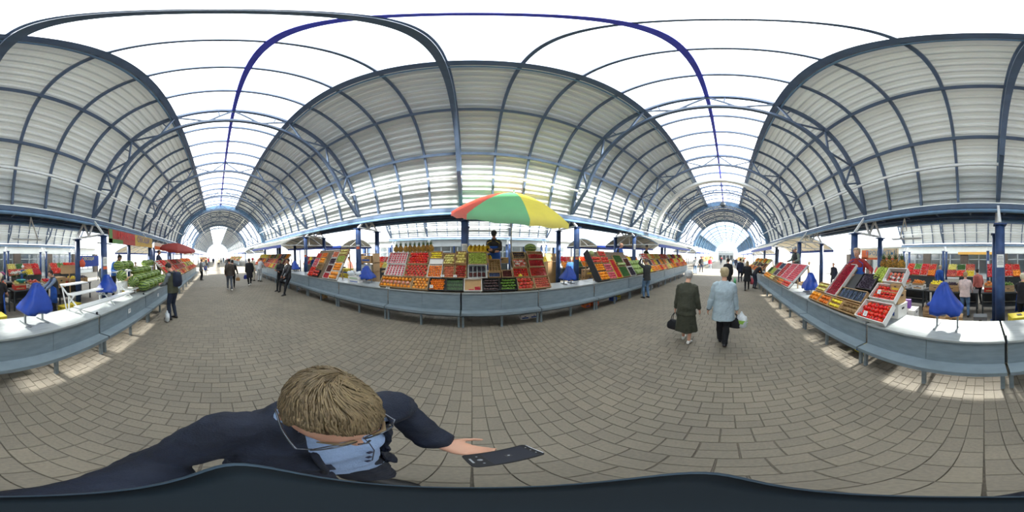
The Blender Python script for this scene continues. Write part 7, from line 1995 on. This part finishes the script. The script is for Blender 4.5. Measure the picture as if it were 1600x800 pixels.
# things under the counters
under = [(1.45, 4.32, WCARD, 'white'), (1.72, 4.34, WCARD, 'white'), (4.05, 4.3, mat('orange_carton', (222, 110, 50), .6, 0, .1, 4), 'orange'), (3.7, 4.35, mat('orange_carton', (222, 110, 50)), 'orange'), (5.05, 4.25, PRINT, 'blue'), (5.35, 4.3, YELP, 'yellow'), (7.9, 4.25, WCARD, 'white'), (8.3, 4.25, WCARD, 'white'), (9.6, 4.25, WCARD, 'white'), (-5.6, 4.3, CARD, 'brown'), (-7.6, 4.3, WCARD, 'white')]
for k, (x, y, m, n_) in enumerate(under): fruit_box((x, y, 0), .05 * (k % 3 - 1), (.26, .22, .14), m, PRINT, '%s carton on the paving under the umbrella side counter, number %s from the west' % (n_, ORD[sorted(u[0] for u in under).index(x)]))
under2 = [(2.05, -2.30, YELP, 'yellow'), (2.4, -2.35, PRINTG, 'green'), (4.2, -2.35, WCARD, 'white'), (5.3, -2.35, WCARD, 'white'), (3.2, -2.4, CARD, 'brown')]
for k, (x, y, m, n_) in enumerate(under2): fruit_box((x, y, 0), .05 * (k % 3 - 1), (.26, .22, .15), m, PRINT, '%s carton under the bare-top side counter near the tomato stall, %s from the west' % (n_, ORD[sorted(u[0] for u in under2).index(x)]))
# displays of the passage behind the umbrella
FF = Bench(1, 9.6, .85, 50)
for k, (xa, xb) in enumerate(((-6.5, -4.2), (-3.2, -1.4), (3.2, 5.2), (6.0, 8.4))):
    stall(FF, auto_cols(xa, xb, .62, ['orange', 'tomato', 'pear', 'apple', 'parsley', 'lemon'], [WOODC, WCARD], ((.015, .5), (.52, 1.0))), 'of passage stall %s behind the umbrella' % 'ABCD'[k], False)
    b = MB(); b.box(((xa + xb) / 2, 10.1, .42), (xb - xa, .95, .83)); one('sales_block', b, DARKM, 'dark base under passage stall %s behind the umbrella' % 'ABCD'[k], 'stall')

# number plates on the counter fronts
for x, z, n_ in ((-3.35, .64, 'near the step rack'), (-5.3, .62, 'below the watermelon pile')):
    b = MB(); b.box((0, 0, 0), (.11, .004, .11)); b.box((0, .003, .02), (.05, .002, .012), 1); b.box((0, .003, -.01), (.04, .002, .012), 1)
    one('counter_plate', b, [TAGM, INK], 'small white plate on the counter front ' + n_, 'plate', None, (x, BY + .003, z))
# cartons stacked behind the stalls
rs_ = random.Random(11)
def stacks(xs, y, side):
    for i, x in enumerate(xs):
        n = rs_.choice((2, 3, 4)); m, mn = rs_.choice(((CARD, 'brown'), (WCARD, 'white'), (CARD, 'tan'), (YELP, 'yellow')))
        for q in range(n): fruit_box((x, y + rs_.uniform(-.08, .08), .292 * q), rs_.uniform(-.15, .15), (.5, .36, .28), m, rs_.choice((PRINT, PRINTY, PRINTG)), '%s carton, %s in the %s stack behind the %s counters' % (mn, ('lowest', 'second', 'third', 'fourth')[q], ORD[i], side))
stacks([-14.6, -13.4, -11.4, -10.0, -7.4, -6.6, -5.8], 6.0, 'western umbrella side')
stacks([5.2, 5.95, 8.6, 10.4, 13.2, 14.5], 6.05, 'eastern umbrella side')
stacks([4.6, 5.6, 8.6, 9.6, 12.6], -4.2, 'eastern bare-top side')
stacks([-7.2, -7.9, -10.2, -11.4], -4.3, 'western bare-top side')
FG = Bench(1, 8.6, .85, 52)
for k, (xa, xb) in enumerate(((-14.5, -12.2), (-11.6, -9.4), (9.0, 11.2), (12.0, 14.4))):
    stall(FG, auto_cols(xa, xb, .6, ['orange', 'apple', 'tomato', 'lemon', 'parsley', 'dark_plum', 'pear'], [WOODC, WCARD, CARD], ((.015, .5), (.52, 1.0))), 'under the %s canopy, %s stall' % ('west' if xa < 0 else 'east', ('first', 'second')[k % 2]), False)
    b = MB(); b.box(((xa + xb) / 2, 9.1, .42), (xb - xa, .95, .83)); one('sales_block', b, DARKM, 'dark base of the %s stall under the %s canopy' % (('first', 'second')[k % 2], 'west' if xa < 0 else 'east'), 'stall')
for i, (x, y, a, tp, tn) in enumerate(((-6.9, 7.4, 200, CORAL, 'coral'), (-11.2, 7.6, 170, BLUEC, 'blue'), (5.0, 7.2, 200, cloth('blue_jacket', (60, 110, 180)), 'sky blue'), (7.9, 7.9, 150, BEIGE, 'beige'), (11.6, 7.5, 180, GREYC, 'grey'), (-2.2, 7.8, 190, NAVYC, 'navy'), (2.6, 8.2, 120, DGREY, 'dark grey'))):
    person('shopper in %s top in the passage behind the umbrella side' % tn, (x, y), a, 1.68, walk2 if i % 2 else {}, tp, (BLACKC, DJEAN)[i % 2], SHOEB, (DKH, BRH, BLONDH)[i % 3], 'short', .024, face=False, hands=False)
for i, (x, y, a, tp, tn) in enumerate(((5.6, -7.6, 20, REDC, 'red'), (8.4, -6.4, 340, NAVYC, 'navy'), (10.9, -6.0, 60, WHITEC2, 'white'), (-7.4, -6.2, 30, GREYC, 'grey'), (-10.4, -5.6, 80, BEIGE, 'beige'), (2.4, -8.6, 200, BLUEC, 'blue'))):
    person('shopper in %s top in the passage behind the bare-top side' % tn, (x, y), a, 1.62, walk2 if i % 2 else {}, tp, (BLACKC, DJEAN)[i % 2], SHOEB, (DKH, BRH, BLONDH)[i % 3], 'short', .024, face=False, hands=False)
bpy.data.objects.remove(WO); bpy.data.scenes.remove(WS); bpy.data.batch_remove(RAW)
